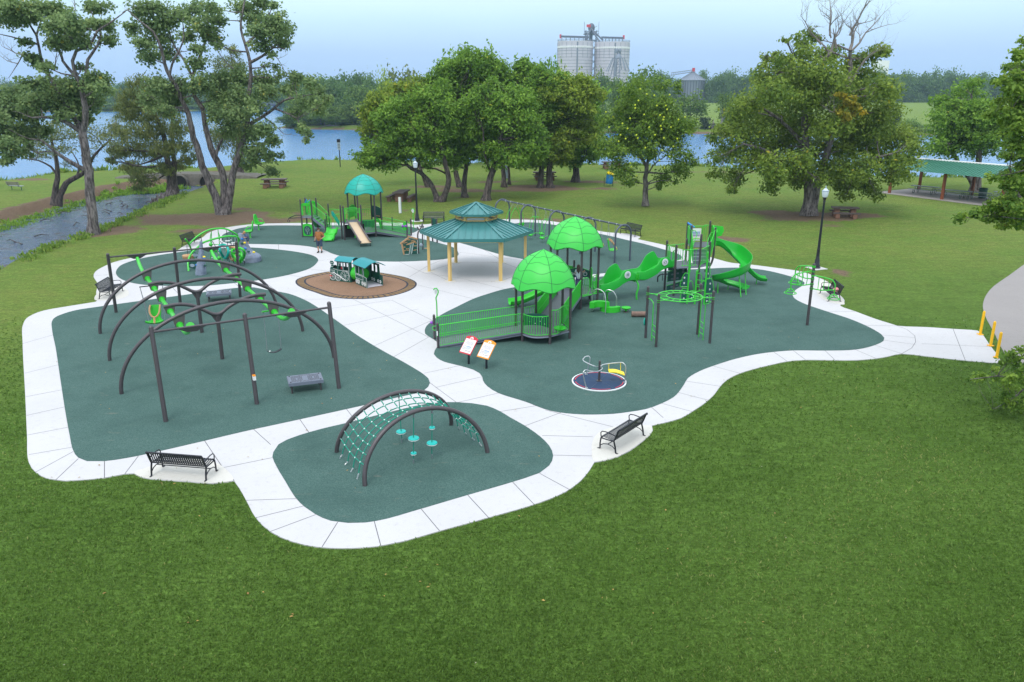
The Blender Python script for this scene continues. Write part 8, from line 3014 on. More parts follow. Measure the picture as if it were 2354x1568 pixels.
for x,y,mt_,r,Y in((1462,452,'inkblue',r2_,53.18),(1525,540,'sun',r2_,53.12),(1455,552,'hunter',r2_,53.14),(1538,672,'inkblue',r2_,53.06),(1612,742,'hunter',r2_,53.02),(1738,762,'sun',r2_,53.02),(1520,762,'orange',r2_,53.0),(566,874,'sun',r1_,49.45),(565,902,'inkblue',r1_,49.45),(395,1065,'inkblue',r1_,49.4),(592,1075,'hunter',r1_,49.4)):
 b=inworld(ca_)
 b.ball(pa(x,y,Y),.085,8,6,(1.2,.8,.8))
 b.build('hand_hold',M[mt_],r)
def spin_chair(p,rz,lb):
 t=thing('spinning_seat',lb,'seat',(p[0],p[1],.012),rz,'lime spinning seats by the bare soil')
 b=MB()
 b.lathe([(.09,0),(.06,.04),(.055,.40),(.10,.44)],14)
 b.build('stem',M['green'],t)
 prof=[(-.36,.50),(-.30,.44),(-.05,.43),(.18,.46),(.26,.60),(.29,.85),(.32,1.08),(.34,1.22)]
 wid=[.34,.38,.40,.36,.30,.26,.20,.10]
 rows=[[V(w*u,y-.05*u*u,z+.10*abs(u)**3)for u in np.linspace(-1,1,9)]for(y,z),w in zip(prof,wid)]
 b=MB()
 b.shell(rows,.06)
 b.build('seat_shell',M['lime'],t)
 b=MB()
 for s in(-.32,.32):
  b.tube(catmull([(s,-.28,.48),(s,-.26,.72),(s,-.12,.86),(s,.10,.88),(s*.8,.27,.84)],.08,False),.026,7)
 b.build('arm_rail',M['green'],t)
 return t
spin_chair((-20.62,62.37),RAD(-75),'lime spinning seat nearer the boy and the climbing rock')
spin_chair((-21.04,65.97),RAD(75),'lime spinning seat farther back at the edge of the bare soil')
YG=700.0
def px700(x,y,Y=YG):
 return R(2210*.57446+x/3.734*.57446,80*.57446+y/3.734*.57446,Y)
def silo(xl,xr,ytop,ybot,lb,conveyor):
 a,c=px700(xl,ytop),px700(xr,ytop)
 r=(c-a).length/2
 ctr=(a+c)/2
 h=ctr.z
 t=thing('grain_silo',lb,'silo',(ctr.x,ctr.y,0))
 b=MB()
 b.lathe([(r,-1),(r,h-.2),(r,h)],64)
 wl=b.build('wall',M['silo'],t)
 b=MB()
 for k in range(1,17):
  z=h*(.04+.053*k)
  b.lathe([(r+.02,z),(r+.14,z+.05),(r+.14,z+.22),(r+.02,z+.27)],64)
 for k in range(20):
  a0=-PI+PI*k/20+.05
  w_=.10 if k%5 else.6
  p=V(math.cos(a0),math.sin(a0),0)
  s_=V(-p.y,p.x,0)*w_
  if k%2==0:
   b.plate([p*(r+.05)-s_+V(0,0,h*(.0 if k%5==0 else.72)),p*(r+.05)+s_+V(0,0,h*(.0 if k%5==0 else.72)),p*(r+.05)+s_+V(0,0,h-1),p*(r+.05)-s_+V(0,0,h-1)],p*.10)
 b.build('seam',M['silotrim'],wl)
 b=MB()
 for k in range(52):
  a0=2*PI*k/52
  p=V(math.cos(a0),math.sin(a0),0)
  b.box((p.x*(r+.15),p.y*(r+.15),h-4.6),(.25,1.6,1.5),a0)
 b.build('vent_band',M['white'],wl,False)
 b=MB()
 n=48
 for z in(h+.6,h+1.2):
  b.tube([V(r*math.cos(2*PI*k/n),r*math.sin(2*PI*k/n),z)for k in range(n)],.09,4,closed=True)
 for k in range(n):
  b.rod(V(r*math.cos(2*PI*k/n),r*math.sin(2*PI*k/n),h),V(r*math.cos(2*PI*k/n),r*math.sin(2*PI*k/n),h+1.2),.07,4)
 b.build('railing',M['silotrim'],t,False)
 b=MB()
 x0,x1,k0=conveyor
 b.box(((x0+x1)*r/2,-r*.1,h+3.4),(abs(x1-x0)*r,2.2,1.5),0,0,RAD(1.5))
 for f in np.linspace(.05,.95,7):
  b.box((x0*r+(x1-x0)*r*f,-r*.1,h+1.3),(.5,1.2,2.6))
 o=b.build('conveyor',M['silodk'],t,False)
 b=MB()
 b.box((k0*r,-r*.1,h+3.8),(1.4,2.0,3.0))
 b.build('conveyor_head',M['red'],o,False)
 return t
silo(77,606,322,760,'left one of the two large pale grain silos beyond the grove',(-.85,.75,-.85))
silo(634,1155,335,760,'right one of the two large pale grain silos, behind the spout tower',(-.65,.62,.62))
tw=px700(572,300,YG+14)
t=thing('elevator_tower','dark lattice elevator tower with spouts rising between the two large silos','tower',(tw.x,tw.y,0))
b=inworld(t)
zt=px700(572,62,YG+14).z
for sx in(-4.5,4.5):
 for sy in(-4,4):
  b.tube([V(tw.x+sx,tw.y+sy,0),V(tw.x+sx,tw.y+sy,zt-5)],.28,4)
for z in np.arange(4,zt-6,5.5):
 for s in(-1,1):
  b.rod(V(tw.x-4.5,tw.y+4*s,z),V(tw.x+4.5,tw.y+4*s,z+5.5),.16,4)
  b.rod(V(tw.x-4.5,tw.y+4*s,z),V(tw.x+4.5,tw.y+4*s,z),.2,4)
  b.rod(V(tw.x+4.5*s,tw.y-4,z),V(tw.x+4.5*s,tw.y+4,z),.2,4)
b.build('lattice',M['silodk'],t)
b=inworld(t)
b.box((tw.x,tw.y,(zt-3)/2),(2.6,2.6,zt-3))
b.box((tw.x-1.0,tw.y-1,zt-3),(1.6,2,5))
b.ball((tw.x+.3,tw.y,zt-3),3.2,14,10,(.9,.8,1.15))
b.build('leg_casing',M['silodk'],t)
b=inworld(t)
b.box((tw.x,tw.y,zt-8),(12,9,.5))
for s in(-6,6):
 b.rod(V(tw.x+s,tw.y-4,zt-8),V(tw.x+s,tw.y-4,zt+1.5),.15,4)
b.tube([V(tw.x-6,tw.y-4.5,zt-6),V(tw.x+6,tw.y-4.5,zt-6)],.2,4)
b.build('platform',M['silodk'],t,False)
b=inworld(t)
for x,y in((490,298),(705,330),(750,300)):
 b.rod(px700(578,135,YG+10),px700(x,y,YG),.75,6)
b.build('spout',M['silodk'],t)
b=inworld(t)
q=px700(540,90,YG+8)
b.box(q,(3.4,.3,2.2))
o=b.build('flag',M['red'],t,False)
YH=640.0
s0=px700(985,560,YH)
t=thing('spout_tower','small steel distributor tower with fanned silver spouts in front of the right silo','tower',(s0 .x,s0 .y,0))
b=inworld(t)
zb_=px700(985,575,YH).z
b.tube([V(s0 .x-1,s0 .y,0),V(s0 .x-1,s0 .y,px700(0,470,YH).z)],.25,6)
b.tube([V(s0 .x+1,s0 .y,0),V(s0 .x+1,s0 .y,px700(0,470,YH).z)],.25,6)
for z in np.arange(3,zb_,4):
 b.rod(V(s0 .x-2,s0 .y,z),V(s0 .x+2,s0 .y,z+4),.2,4)
 b.rod(V(s0 .x-2,s0 .y,z),V(s0 .x+2,s0 .y,z),.2,4)
b.build('frame',M['galv'],t)
b=inworld(t)
b.lathe([(2.7,0),(2.6,.6),(1.9,2.2),(.8,3.4),(.01,3.8)],20,(s0 .x,s0 .y,zb_))
b.build('distributor_head',M['galv'],t)
b=inworld(t)
for dx in(-2.2,2.0):
 b.ball((s0 .x+dx*.5,s0 .y,px700(0,465,YH).z),1.5,12,8,(.75,.6,1.3))
b.box((s0 .x-2.0,s0 .y,px700(0,480,YH).z),(2.6,1.4,1.8))
b.build('leg_head',M['galv'],t)
b=inworld(t)
for i,(x,y)in enumerate(((800,772),(830,775),(868,850),(915,880),(935,830),(1030,745),(1080,745),(1100,770),(1150,765),(1005,800))):
 e=px700(x,y,YH-6+2*(i%3))
 b.rod(V(s0 .x+(x-985)*.025,s0 .y-2,zb_+.2),e,.36,6)
b.build('spout',M['galv'],t)
YK=560.0
rx=zoomed(2000,0,1.96)
bl,br=R(*rx(1408,632),YK),R(*rx(1608,632),YK)
bc,brr=(bl+br)/2,(br-bl).length/2
t=thing('grain_bin','small grey steel grain bin with a conical roof and an inclined catwalk','grain bin',(bc.x,bc.y,0))
b=inworld(t)
n=72
ring0=[V(bc.x+(brr+(.12 if k%2 else 0))*math.cos(2*PI*k/n),bc.y+(brr+(.12 if k%2 else 0))*math.sin(2*PI*k/n),0)for k in range(n)]
b.grid([ring0,[p+V(0,0,bl.z)for p in ring0]],True)
w_=b.build('wall',M['galv'],t)
b=inworld(t)
for k in range(30):
 a0=2*PI*k/30
 b.rod(V(bc.x+(brr+.25)*math.cos(a0),bc.y+(brr+.25)*math.sin(a0),0),V(bc.x+(brr+.25)*math.cos(a0),bc.y+(brr+.25)*math.sin(a0),bl.z),.22,4)
b.build('stiffener',M['silodk'],w_)
b=inworld(t)
zc_=R(*rx(1513,575),YK).z
b.lathe([(brr+.5,bl.z-.1),(brr+.5,bl.z+.15),(1.6,zc_),(1.6,zc_+1),(.01,zc_+1.2)],40,(bc.x,bc.y,0))
rf=b.build('roof',M['galv'],t)
b=inworld(t)
for k in range(28):
 a0=2*PI*k/28
 e_=V(math.cos(a0),math.sin(a0),0)
 b.rod(V(bc.x,bc.y,zc_+.1)+e_*1.7,V(bc.x,bc.y,bl.z+.25)+e_*(brr+.5),.12,4)
b.build('roof_rib',M['silotrim'],rf)
b=inworld(t)
p,q=R(*rx(1340,590),YK),R(*rx(1520,565),YK)
for dz in(0,1.4):
 b.rod(p+V(0,0,dz),q+V(0,0,dz),.22,4)
for f in np.linspace(0,1,14):
 b.rod(p.lerp(q,f),p.lerp(q,min(1,f+.07))+V(0,0,1.4),.12,4)
b.build('catwalk',M['galv'],t)
b=inworld(t)
b.box(q+V(-.3,0,1.2),(1.6,1.4,2.6))
b.build('head_drive',M['red'],t,False)
g_=R(*zoomed(2896,0,1.96)(1220,600),900)
t=thing('distant_elevator','tiny pale elevator building just right of the widest tree on the horizon','building',(g_.x,g_.y,0))
b=MB()
b.box((0,0,g_.z/2+8),(12,12,g_.z+16))
b.build('tower_block',M['white'],t,False)
b=MB()
b.box((16,0,5+g_.z*.3),(26,12,10+g_.z*.6))
b.build('low_block',M['galv'],t,False)
g_=R(18,198,600)
t=thing('red_shed','tiny dark red building on the far left horizon','building',(g_.x,g_.y,0))
b=MB()
b.box((0,0,g_.z/2-.5),(22,10,g_.z-1))
b.build('wall',M['red'],t,False)
b=MB()
b.plate([V(-12,-6,g_.z-1.5),V(12,-6,g_.z-1.5),V(12,0,g_.z+1.6),V(-12,0,g_.z+1.6)],(0,0,.4))
b.plate([V(-12,6,g_.z-1.5),V(12,6,g_.z-1.5),V(12,0,g_.z+1.6),V(-12,0,g_.z+1.6)],(0,0,.4))
b.build('roof',M['galv'],t,False)
YBR=486.0
pA,pB=R(598,250,YBR),R(664,250,YBR)
t=thing('road_bridge','low dark bridge across the far narrow arm of the lake','bridge',((pA.x+pB.x)/2,YBR,-1.2))
b=MB()
wB=pB.x-pA.x+10
b.box((0,0,2.3),(wB,6,.7))
b.build('deck',M['silodk'],t,False)
for x in np.linspace(-wB/2+2,wB/2-2,5):
 b=MB()
 b.box((x,0,1),(.7,5,2.2))
 b.build('pier',M['silodk'],t,False)
b=MB()
for z in(3.0,3.6):
 b.box((0,-3,z),(wB,.15,.15))
for x in np.linspace(-wB/2,wB/2,16):
 b.box((x,-3,3.1),(.15,.15,1.3))
b.build('railing',M['silotrim'],t,False)
cv=thing('stone_culvert','rough stone culvert with two dark round pipe mouths where the creek meets the lake','culvert',(-41.0,104.8,0))
b=inworld(cv)
r_=random.Random(12)
xl,xr=-51.5,-33.0
n=46
face=[]
for j,z in enumerate((-1.3,-.8,-.35,.1,.5,.62)):
 face.append([V(xl+(xr-xl)*i/n,103.9+.12*j+r_.uniform(-.09,.09)+.02*(xl+(xr-xl)*i/n+42)**2*.35,z*(1 if z<0 else max(.12,1-((xl+(xr-xl)*i/n+41.5)/10.5)**2))+r_.uniform(-.05,.05))for i in range(n+1)])
back=[V(p.x,p.y+5.5,max(-.1,p.z-.25))for p in face[-1]]
b.grid(face+[[V(p.x,p.y+2,p.z+.05)for p in face[-1]],back])
wl=b.build('stone_face',M['stone'],cv,True,25)
for x,y in((-42.6,103.7),(-39.2,103.75)):
 b=inworld(cv)
 b.T=b.T@Matrix.Translation((x,y,-.42))@Matrix.Rotation(PI/2,4,'X')
 b.lathe([(.98,-.4),(.98,.10),(.86,.10),(.84,-.4)],24)
 o=b.build('pipe_mouth',M['stone'],cv)
 b=inworld(cv)
 b.T=b.T@Matrix.Translation((x,y,-.42))@Matrix.Rotation(PI/2,4,'X')
 b.lathe([(.85,-.3),(.85,.02)],24)
 b.build('pipe_interior',M['hole'],o)
b=MB()
b.prism([(p[0],p[1])for p in[(-46,105.6),(-36,105.6),(-35,108),(-39,109.5),(-45,109.5),(-47,108)]],-.4,.03)
struct(b.build('culvert_path',mat('gravel_track',(.24,.18,.13),.95,0,.5,2,.5,20),None,False))
def tufts(name,pts,h,wdt,leaf,seed,label,per=16):
 r=np.random.default_rng(seed)
 P=np.array(pts,float)
 m=len(P)*per
 base=np.repeat(P,per,0)+np.concatenate([r.normal(size=(m,2))*.22,np.zeros((m,1))],1)
 a=r.uniform(0,2*PI,m)
 hh=h*r.uniform(.5,1.3,m)
 lean_=r.normal(size=(m,2))*.35*hh[:,None]
 sd=np.stack([np.cos(a),np.sin(a),np.zeros(m)],1)*(wdt*r.uniform(.6,1.3,m))[:,None]
 tip=base+np.concatenate([lean_,hh[:,None]],1)
 mid=base*.5+tip*.5+np.array([0,0,.05])
 v=np.stack([base-sd*.5,mid-sd,tip,mid+sd],1).reshape(-1,3)
 t=np.repeat(r.uniform(.1,.9,m),4)
 o=card_obj(name,v,t,LM[leaf])
 return tag(o,label,'plants',None,'stuff')
def along(poly,n,sp_,seed,z):
 r=random.Random(seed)
 out=[]
 L_=[0]
 for a,c in zip(poly,poly[1:]):
  L_.append(L_[-1]+math.dist(a,c))
 for i in range(n):
  d_=r.uniform(0,L_[-1])
  k=max(j for j in range(len(L_)-1)if L_[j]<=d_)
  f=(d_-L_[k])/(L_[k+1]-L_[k])
  x=poly[k][0]+(poly[k+1][0]-poly[k][0])*f+r.gauss(0,sp_)
  y=poly[k][1]+(poly[k+1][1]-poly[k][1])*f+r.gauss(0,sp_)
  out.append((x,y,z))
 return out
def onground(pts,dz=-.03):
 a=np.array(pts,float)
 z,d1,d2=terrain(a[:,0],a[:,1])
 return[(x,y,zz+dz)for x,y,zz in zip(a[:,0],a[:,1],z)]
tufts('shore_weeds',onground(along([(-120,91),(-67,105),(-65,113),(-56,118),(-47,120)],420,.8,1,0)),.85,.10,'scrub',1,'tall green weeds along the near left lake edge')
tufts('shore_weeds',onground(along([(-34,135),(-24,134),(-17,132),(-8,130),(12,126),(28,124),(42,116),(53,109),(64,107)],380,.7,2,0)),.75,.10,'scrub',2,'low green weeds along the middle and right lake edge')
tufts('creek_weeds',onground(along([(-36.8,90),(-36.0,83),(-35.0,76),(-34.2,69.3),(-34.2,62),(-34.3,57.8),(-33.4,52.8)],150,.40,3,0)),.32,.07,'scrub',3,'weeds fringing the playground side of the creek')
tufts('creek_weeds',onground(along([(-46.4,99),(-46.6,92),(-46.4,85),(-45.8,78),(-45.4,72),(-46,64)],300,.8,4,0)),.40,.08,'elm',4,'leafy weeds on the muddy far side of the creek')
tufts('creek_weeds',onground(along([(-44,97),(-42.5,101)],110,.9,5,0)),.8,.12,'elm',5,'dense green growth under the cypress at the culvert')
r_=random.Random(31)
kn_=MB()
for i in range(70):
 f=r_.random()
 x,y=-38.6+1.6*f+r_.gauss(0,.45),92-9*f+r_.gauss(0,.6)
 h=r_.uniform(.2,.65)
 kn_.lathe([(.13,-.3),(.10,h*.5),(.05,h*.9),(.005,h)],6,(x,y,-.25))
o=kn_.build('cypress_knees',M['bark'],None)
tag(o,'cluster of knobbly brown cypress knees on the creek bank','roots',None,'stuff')
db=MB()
for i in range(26):
 x,y=r_.uniform(-46.5,-38),r_.uniform(62,92)
 a_=r_.uniform(0,PI)
 l_=r_.uniform(.3,1.3)
 db.tube([V(x,y,-.84),V(x+l_*.5*math.cos(a_),y+l_*.5*math.sin(a_),-.72+r_.uniform(0,.12)),V(x+l_*math.cos(a_),y+l_*math.sin(a_),-.82)],[.05,.04,.015],5)
o=db.build('creek_debris',M['barkd'],None)
tag(o,'scattered dark branches and driftwood lying in the shallow creek','driftwood',None,'stuff')
rg_=np.random.default_rng(77)
PP=np.array([(p.x,p.y)for p in outline(PATH,.8)])
n_b=260000
yy=12.6+(40-12.6)*rg_.uniform(0,1,n_b)**1.7
xx=rg_.uniform(-1,1,n_b)*(yy*.68+2.2)
keep=(poly_sd(PP,xx,yy)>.06)&(rg_.uniform(0,1,n_b)<np.clip((41-yy)/22,0,1))&(poly_sd(CREEK,xx,yy)>1.5)
RP_=np.array([(p.x,p.y)for p in outline(ROAD,2)])
keep&=poly_sd(RP_,xx,yy)>.05
xx,yy=xx[keep],yy[keep]
m=len(xx)
hh=(.040+.0011*yy)*rg_.uniform(.6,1.5,m)
wd_=(.0065+.00055*yy)*rg_.uniform(.7,1.3,m)
a_=rg_.uniform(0,2*PI,m)
base=np.stack([xx,yy,np.full(m,-.035)],1)
ln_=rg_.normal(size=(m,2))*.6*hh[:,None]
tip=base+np.concatenate([ln_,hh[:,None]],1)
sd=np.stack([np.cos(a_),np.sin(a_),np.zeros(m)],1)*wd_[:,None]
mid=base*.45+tip*.55
v=np.stack([base-sd*.6,mid-sd,tip,mid+sd],1).reshape(-1,3)
patch=.45+.22*wob(xx,yy,.35,90)*2+rg_.normal(size=m)*.22
LM['grass']=leaf_mat('grass_blade',(.064,.130,.017),(.150,.255,.046),(.27,.30,.09),.04,.4)
o=card_obj('lawn_grass',v,np.repeat(np.clip(patch,0,1),4),LM['grass'])
tag(o,'short mown green grass of the near lawn','grass',None,'stuff')
rl_=np.random.default_rng(5)
nl_=170
lyy=15+55*rl_.uniform(0,1,nl_)**1.3
lxx=rl_.uniform(-1,1,nl_)*lyy*.55-2
la=rl_.uniform(0,2*PI,nl_)
lr_=rl_.uniform(.022,.05,nl_)[:,None]
cen=np.stack([lxx,lyy,np.full(nl_,.020)],1)
e1_=np.stack([np.cos(la),np.sin(la),rl_.uniform(-.15,.15,nl_)],1)
e2_=np.stack([-np.sin(la),np.cos(la),rl_.uniform(-.15,.15,nl_)],1)
v=np.stack([cen-e1_*lr_,cen+e2_*lr_*.6+[0,0,.012],cen+e1_*lr_,cen-e2_*lr_*.6+[0,0,.012]],1).reshape(-1,3)
LM['litter']=leaf_mat('dry_leaf',(.30,.20,.06),(.50,.34,.10),(.20,.09,.04),.2,.1)
o=card_obj('fallen_leaves',v,np.repeat(rl_.uniform(0,1,nl_),4),LM['litter'])
tag(o,'small dry yellow and brown fallen leaves scattered on the ground','leaves',None,'stuff')
def melt(name,limbs,balls,material,root,voxel=.012,smooth=2):
 """one continuous surface grown from tapered limbs and rounded masses"""
 b=MB()
 for pts,rs in limbs:
  P_=[V(*p)for p in pts]
  b.tube(P_,rs,12)
  for p,r in zip(P_,rs):
   b.ball(p,r,12,8)
 for c,r,sc in balls:
  b.ball(c,r,18,12,sc)
 me=bpy.data.meshes.new(name)
 me.from_pydata(b.v,[],b.f)
 o=bpy.data.objects.new(name,me)
 COL.objects.link(o)
 m=o.modifiers.new('remesh','REMESH')
 m.mode='VOXEL'
 m.voxel_size=voxel
 s=o.modifiers.new('smooth','SMOOTH')
 s.iterations=smooth
 s.factor=.5
 dg=bpy.context.evaluated_depsgraph_get()
 dg.update()
 me2=bpy.data.meshes.new_from_object(o.evaluated_get(dg))
 o.modifiers.clear()
 o.data=me2
 bpy.data.meshes.remove(me)
 o.data.materials.clear()
 o.data.materials.append(material)
 o.data.shade_smooth()
 o.name=name
 if root is not None:
  o.parent=root
 return o
def hand(limbs,w,d,side,k=1.0,curl=.35):
 """palm, four unequal bent fingers and a thumb; w wrist, d direction of the hand, side thumb direction"""
 w,d,s=V(*w),V(*d).normalized(),V(*side).normalized()
 n=d.cross(s).normalized()
 pal=w+d*.05*k
 limbs.append(([w,pal,w+d*.085*k],[.024*k,.030*k,.032*k]))
 for i,(o_,L_)in enumerate(((.027,.072),(.009,.082),(-.009,.076),(-.026,.058))):
  a=w+d*.08*k+s*o_*k
  b1=a+(d+n*curl*.5).normalized()*L_*.5*k
  c1=b1+(d+n*curl*1.6).normalized()*L_*.5*k
  limbs.append(([a,b1,c1],[.0105*k,.0095*k,.0085*k]))
 a=w+d*.03*k+s*.026*k
 b1=a+(d*.6+s*.8).normalized()*.035*k
 limbs.append(([a,b1,b1+(d+s*.2+n*curl).normalized()*.03*k],[.013*k,.012*k,.010*k]))
def face(root,c,r,fwd,hairmat,parent_body):
 """eyes, set into the head"""
 f=V(*fwd).normalized()
 s=f.cross(V(0,0,1)).normalized()
 b=MB()
 for k in(-1,1):
  b.ball(V(*c)+f*r*.90+s*r*.36*k,r*.12,8,6)
 b.build('eyes',M['hairbrown'],parent_body)
 b=MB()
 b.ball(V(*c)+f*r*.93-V(0,0,r*.58),r*.16,10,6,(1.4,.6,.35))
 b.build('mouth',M['red'],parent_body)
mp_=thing('person','bearded man in a dark cap and rust shirt, one hand on his hip','person',(-13.80,56.55,0),RAD(-6))
LB=[([(-.095,.01,.93),(-.105,-.015,.70),(-.11,-.02,.50),(-.115,.005,.28),(-.115,.02,.09)],[.095,.080,.062,.058,.042]),([(.095,.01,.93),(.11,-.01,.70),(.12,-.01,.50),(.125,.01,.28),(.125,.025,.09)],[.095,.080,.062,.058,.042]),([(-.115,.04,.06),(-.12,-.05,.045),(-.125,-.15,.035)],[.045,.042,.035]),([(.125,.045,.06),(.15,-.05,.045),(.165,-.14,.035)],[.045,.042,.035]),([(0,.01,.92),(0,-.02,1.08),(0,0,1.30),(0,.015,1.46)],[.150,.165,.160,.085]),([(-.17,.01,1.43),(.17,.01,1.43)],[.075,.075]),([(0,.015,1.44),(0,.0,1.56)],[.062,.055]),([(-.185,.01,1.42),(-.255,.03,1.16),(-.275,-.07,.94)],[.060,.045,.033]),([(.185,.01,1.42),(.365,.08,1.17),(.215,-.075,1.03)],[.060,.045,.033])]
hand(LB,(-.275,-.075,.93),(-.1,-.35,-1),(.6,-.6,0),1.05,.8)
hand(LB,(.21,-.08,1.025),(-.9,-.25,-.35),(0,-.3,1),1.0,.5)
BB=[((0,-.015,1.66),.098,(.86,1.0,1.20)),((0,-.03,1.60),.075,(.85,.95,.9)),((0,-.118,1.645),.020,(.8,1.2,1.2)),((-.085,.0,1.655),.024,(.5,.9,1.3)),((.085,.0,1.655),.024,(.5,.9,1.3))]
bd=melt('body',LB,BB,M['skin'],mp_,.0085)
face(mp_,(0,-.02,1.665),.093,(0,-1,0),None,bd)
melt('shirt',[([(0,.0,.96),(0,-.03,1.08),(0,-.01,1.28),(0,.012,1.40)],[.178,.198,.185,.150]),([(-.165,.01,1.415),(.165,.01,1.415)],[.095,.095]),([(-.175,.01,1.42),(-.235,.025,1.22)],[.090,.082]),([(.175,.01,1.42),(.30,.05,1.26)],[.090,.082]),([(0,.01,1.42),(0,.012,1.475)],[.10,.072])],[],M['shirt'],mp_,.013)
melt('shorts',[([(-.095,.01,.94),(-.115,-.01,.70),(-.12,-.015,.54)],[.128,.112,.108]),([(.095,.01,.94),(.12,-.01,.70),(.125,-.01,.54)],[.128,.112,.108]),([(0,.01,.90),(0,0,.98)],[.16,.165])],[],M['shorts'],mp_,.013)
for s,x,tx in((-1,-.115,-.13),(1,.125,.17)):
 melt('shoe',[([(x,.06,.055),(x,-.02,.055),(tx,-.17,.04)],[.056,.056,.045]),([(x,.02,.05),(x,.02,.15)],[.052,.047])],[],M['shoe'],mp_,.011)
melt('beard',[],[((0,-.055,1.575),.062,(1.1,.9,.95))],M['hairgrey'],mp_,.009)
b=MB()
b.lathe([(.098,1.70),(.103,1.72),(.098,1.765),(.065,1.795),(.001,1.805)],20,(0,-.01,0))
b.plate([V(.085*math.cos(a),-.06-.135*math.sin(a),1.705-.02*math.sin(a))for a in np.linspace(0,PI,14)],(0,0,.012))
cp_=b.build('cap',M['shoe'],mp_)
b=MB()
b.box((0,-.107,1.745),(.07,.012,.022))
b.build('cap_badge',M['red'],cp_)
ph_=thing('handheld_controller','small black controller held low in the bearded man\'s hand','controller',(-14.10,56.42,.83),RAD(30))
b=MB()
b.box((0,0,0),(.15,.09,.035))
b.box((.03,-.05,.03),(.12,.012,.08),0,RAD(-25))
for s in(-.05,.05):
 b.lathe([(.010,.017),(.012,.035)],8,(s,0,0))
b.build('case',M['shoe'],ph_)
YBy=53.25
def by(x,y,dy=0.0):
 return pa(x,y,YBy+dy)-V(*root_by)
p0=pa(1590,440,YBy)
root_by=(p0 .x,p0 .y,p0 .z-.55)
bt=thing('person','small fair-haired boy in a navy top lying over the top of the grey climbing rock','person',root_by)
LB=[([by(1590,438),by(1570,412),by(1555,372),by(1538,348)],[.095,.105,.10,.07]),([by(1538,348),by(1522,328)],[.042,.042]),([by(1560,362,-.10),by(1582,402,-.20),by(1530,420,-.24)],[.042,.032,.024]),([by(1545,350,.10),by(1510,345,.16),by(1484,330,.12)],[.042,.032,.024]),([by(1592,440,-.06),by(1592,482,-.16),by(1606,535,-.10)],[.068,.046,.032]),([by(1592,440,.07),by(1582,480,.02),by(1600,530,.08)],[.068,.046,.032]),([by(1606,538,-.10),by(1608,556,-.16)],[.032,.026])]
hand(LB,by(1530,420,-.24),(-1,.2,.1),(0,0,1),.72,.5)
hand(LB,by(1484,330,.12),(-1,-.2,.2),(0,0,1),.72,.5)
hc_=by(1510,308)
BB=[(hc_,.088,(.95,.95,1.12)),(hc_+V(-.08,-.02,-.025),.018,(1.2,.8,1)),(hc_+V(.0,-.085,-.01),.02,(.9,.5,1.2)),(hc_+V(.01,.085,-.01),.02,(.9,.5,1.2))]
bd=melt('body',LB,BB,M['skin'],bt,.008)
face(bt,hc_-V(0,0,.01),.083,(-1,-.25,-.2),None,bd)
melt('hair',[],[(hc_+V(.012,.0,.030),.093,(.97,1.0,1.0))],M['hairfair'],bt,.010)
melt('shirt',[([by(1588,432),by(1570,410),by(1556,375),by(1542,352)],[.112,.122,.118,.085]),([by(1558,362,-.09),by(1578,394,-.19)],[.058,.052]),([by(1545,350,.09),by(1520,347,.15)],[.058,.052])],[],M['navyshirt'],bt,.012)
melt('shorts',[([by(1588,434),by(1594,446)],[.112,.105]),([by(1592,444,-.06),by(1594,484,-.15)],[.085,.070]),([by(1592,444,.07),by(1584,482,.03)],[.085,.070])],[],M['shorts'],bt,.012)
gt=thing('person','girl with long brown hair in a pale top at the dark panel','person',(3.66,43.05,.732),RAD(4))
LB=[([(-.07,0,.64),(-.075,-.01,.36),(-.075,.015,.07)],[.068,.050,.034]),([(.07,0,.64),(.075,-.01,.36),(.08,.015,.07)],[.068,.050,.034]),([(-.075,-.01,.04),(-.08,.10,.03)],[.032,.026]),([(.08,-.01,.04),(.085,.10,.03)],[.032,.026]),([(0,0,.66),(0,.02,.82),(0,.03,.98),(0,.03,1.05)],[.105,.095,.098,.055]),([(-.11,.03,1.0),(.11,.03,1.0)],[.045,.045]),([(0,.03,1.04),(0,.02,1.12)],[.038,.038]),([(-.125,.03,1.0),(-.17,.10,.83),(-.12,.30,.80)],[.040,.030,.022]),([(.125,.03,1.0),(.24,.12,.86),(.38,.30,.88)],[.040,.030,.022])]
hand(LB,(-.12,.30,.80),(.1,1,.1),(1,0,.3),.75,.6)
hand(LB,(.38,.30,.88),(.5,.8,.1),(-.5,.3,.8),.75,.6)
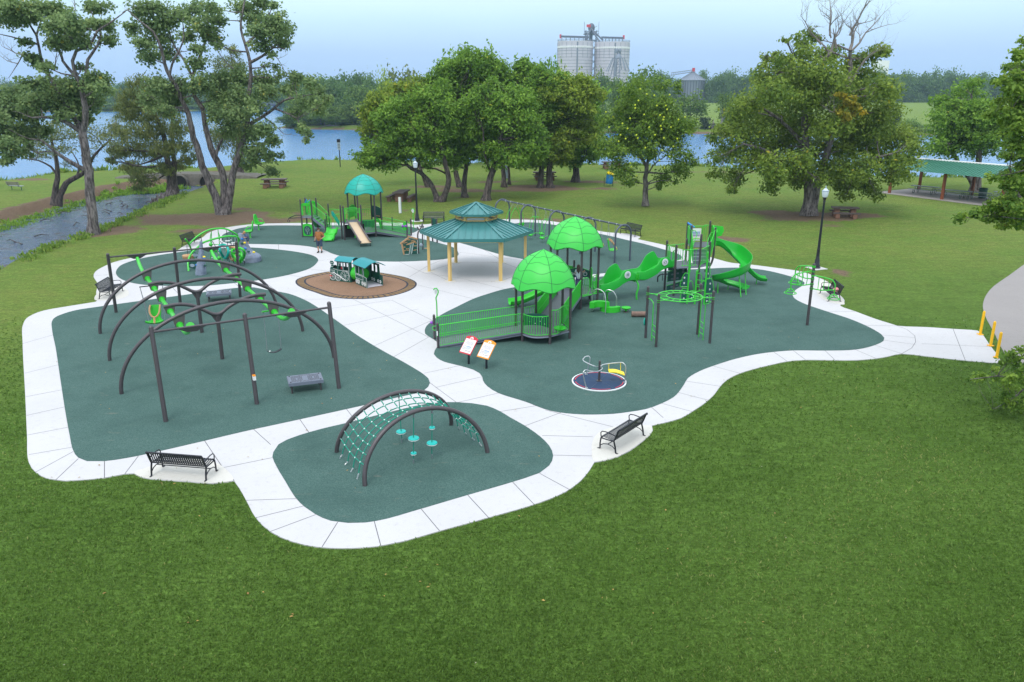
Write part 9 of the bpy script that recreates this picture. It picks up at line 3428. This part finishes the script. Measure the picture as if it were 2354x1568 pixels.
BB=[((0,.03,1.20),.088,(.92,1.0,1.15)),((0,.122,1.185),.016,(.8,1.2,1.1)),((-.08,.03,1.19),.02,(.5,.9,1.2)),((.08,.03,1.19),.02,(.5,.9,1.2))]
bd=melt('body',LB,BB,M['skin'],gt,.008)
face(gt,(0,.035,1.20),.086,(0,1,0),None,bd)
melt('hair',[([(0,-.035,1.22),(0,-.075,1.08),(0,-.085,.94),(.01,-.075,.86)],[.078,.075,.066,.035]),([(-.06,-.02,1.18),(-.07,-.05,.95)],[.045,.03]),([(.06,-.02,1.18),(.07,-.05,.95)],[.045,.03])],[((0,.012,1.225),.097,(.96,.96,1.05))],M['hairbrown'],gt,.010)
melt('top',[([(0,0,.62),(0,.015,.80),(0,.03,.96),(0,.03,1.02)],[.130,.118,.115,.08]),([(-.11,.03,1.0),(-.145,.06,.92)],[.058,.052]),([(.11,.03,1.0),(.17,.07,.93)],[.058,.052])],[],M['paleshirt'],gt,.012)
melt('leggings',[([(-.07,0,.65),(-.075,-.01,.36),(-.075,.015,.12)],[.085,.062,.045]),([(.07,0,.65),(.075,-.01,.36),(.08,.015,.12)],[.085,.062,.045])],[],M['leggings'],gt,.011)
t=thing('bag','small pink bag left beside the bench behind the three-armed climber','bag',(18.05,43.2,.455),.4)
b=MB()
b.ball((0,0,.13),.16,14,8,(1.2,.7,.85))
b.build('pouch',mat('pink_cloth',(.75,.25,.30),.8,0,.25,12),t)
b=MB()
b.tube(arcpts((0,0,.22),.10,0,180,10,'xz'),.012,6)
b.build('strap',M['black'],t)
hz_=MB()
hz_.box((0,1290,40.0),(3300,2760,90))
hm=bpy.data.materials.new('haze_air')
hm.use_nodes=True
hn=hm.node_tree
hn.nodes.remove(hn.nodes['Principled BSDF'])
pv=hn.nodes.new('ShaderNodeVolumePrincipled')
pv.inputs['Color'].default_value=(.62,.80,1.0,1)
pv.inputs['Density'].default_value=.00022
pv.inputs['Anisotropy'].default_value=.2
hn.links.new(pv.outputs[0],hn.nodes['Material Output'].inputs['Volume'])
ho=hz_.build('haze',hm,None,False)
ho['kind']='stuff'
SC.cycles.volume_bounces=1
SC.cycles.volume_step_rate=10
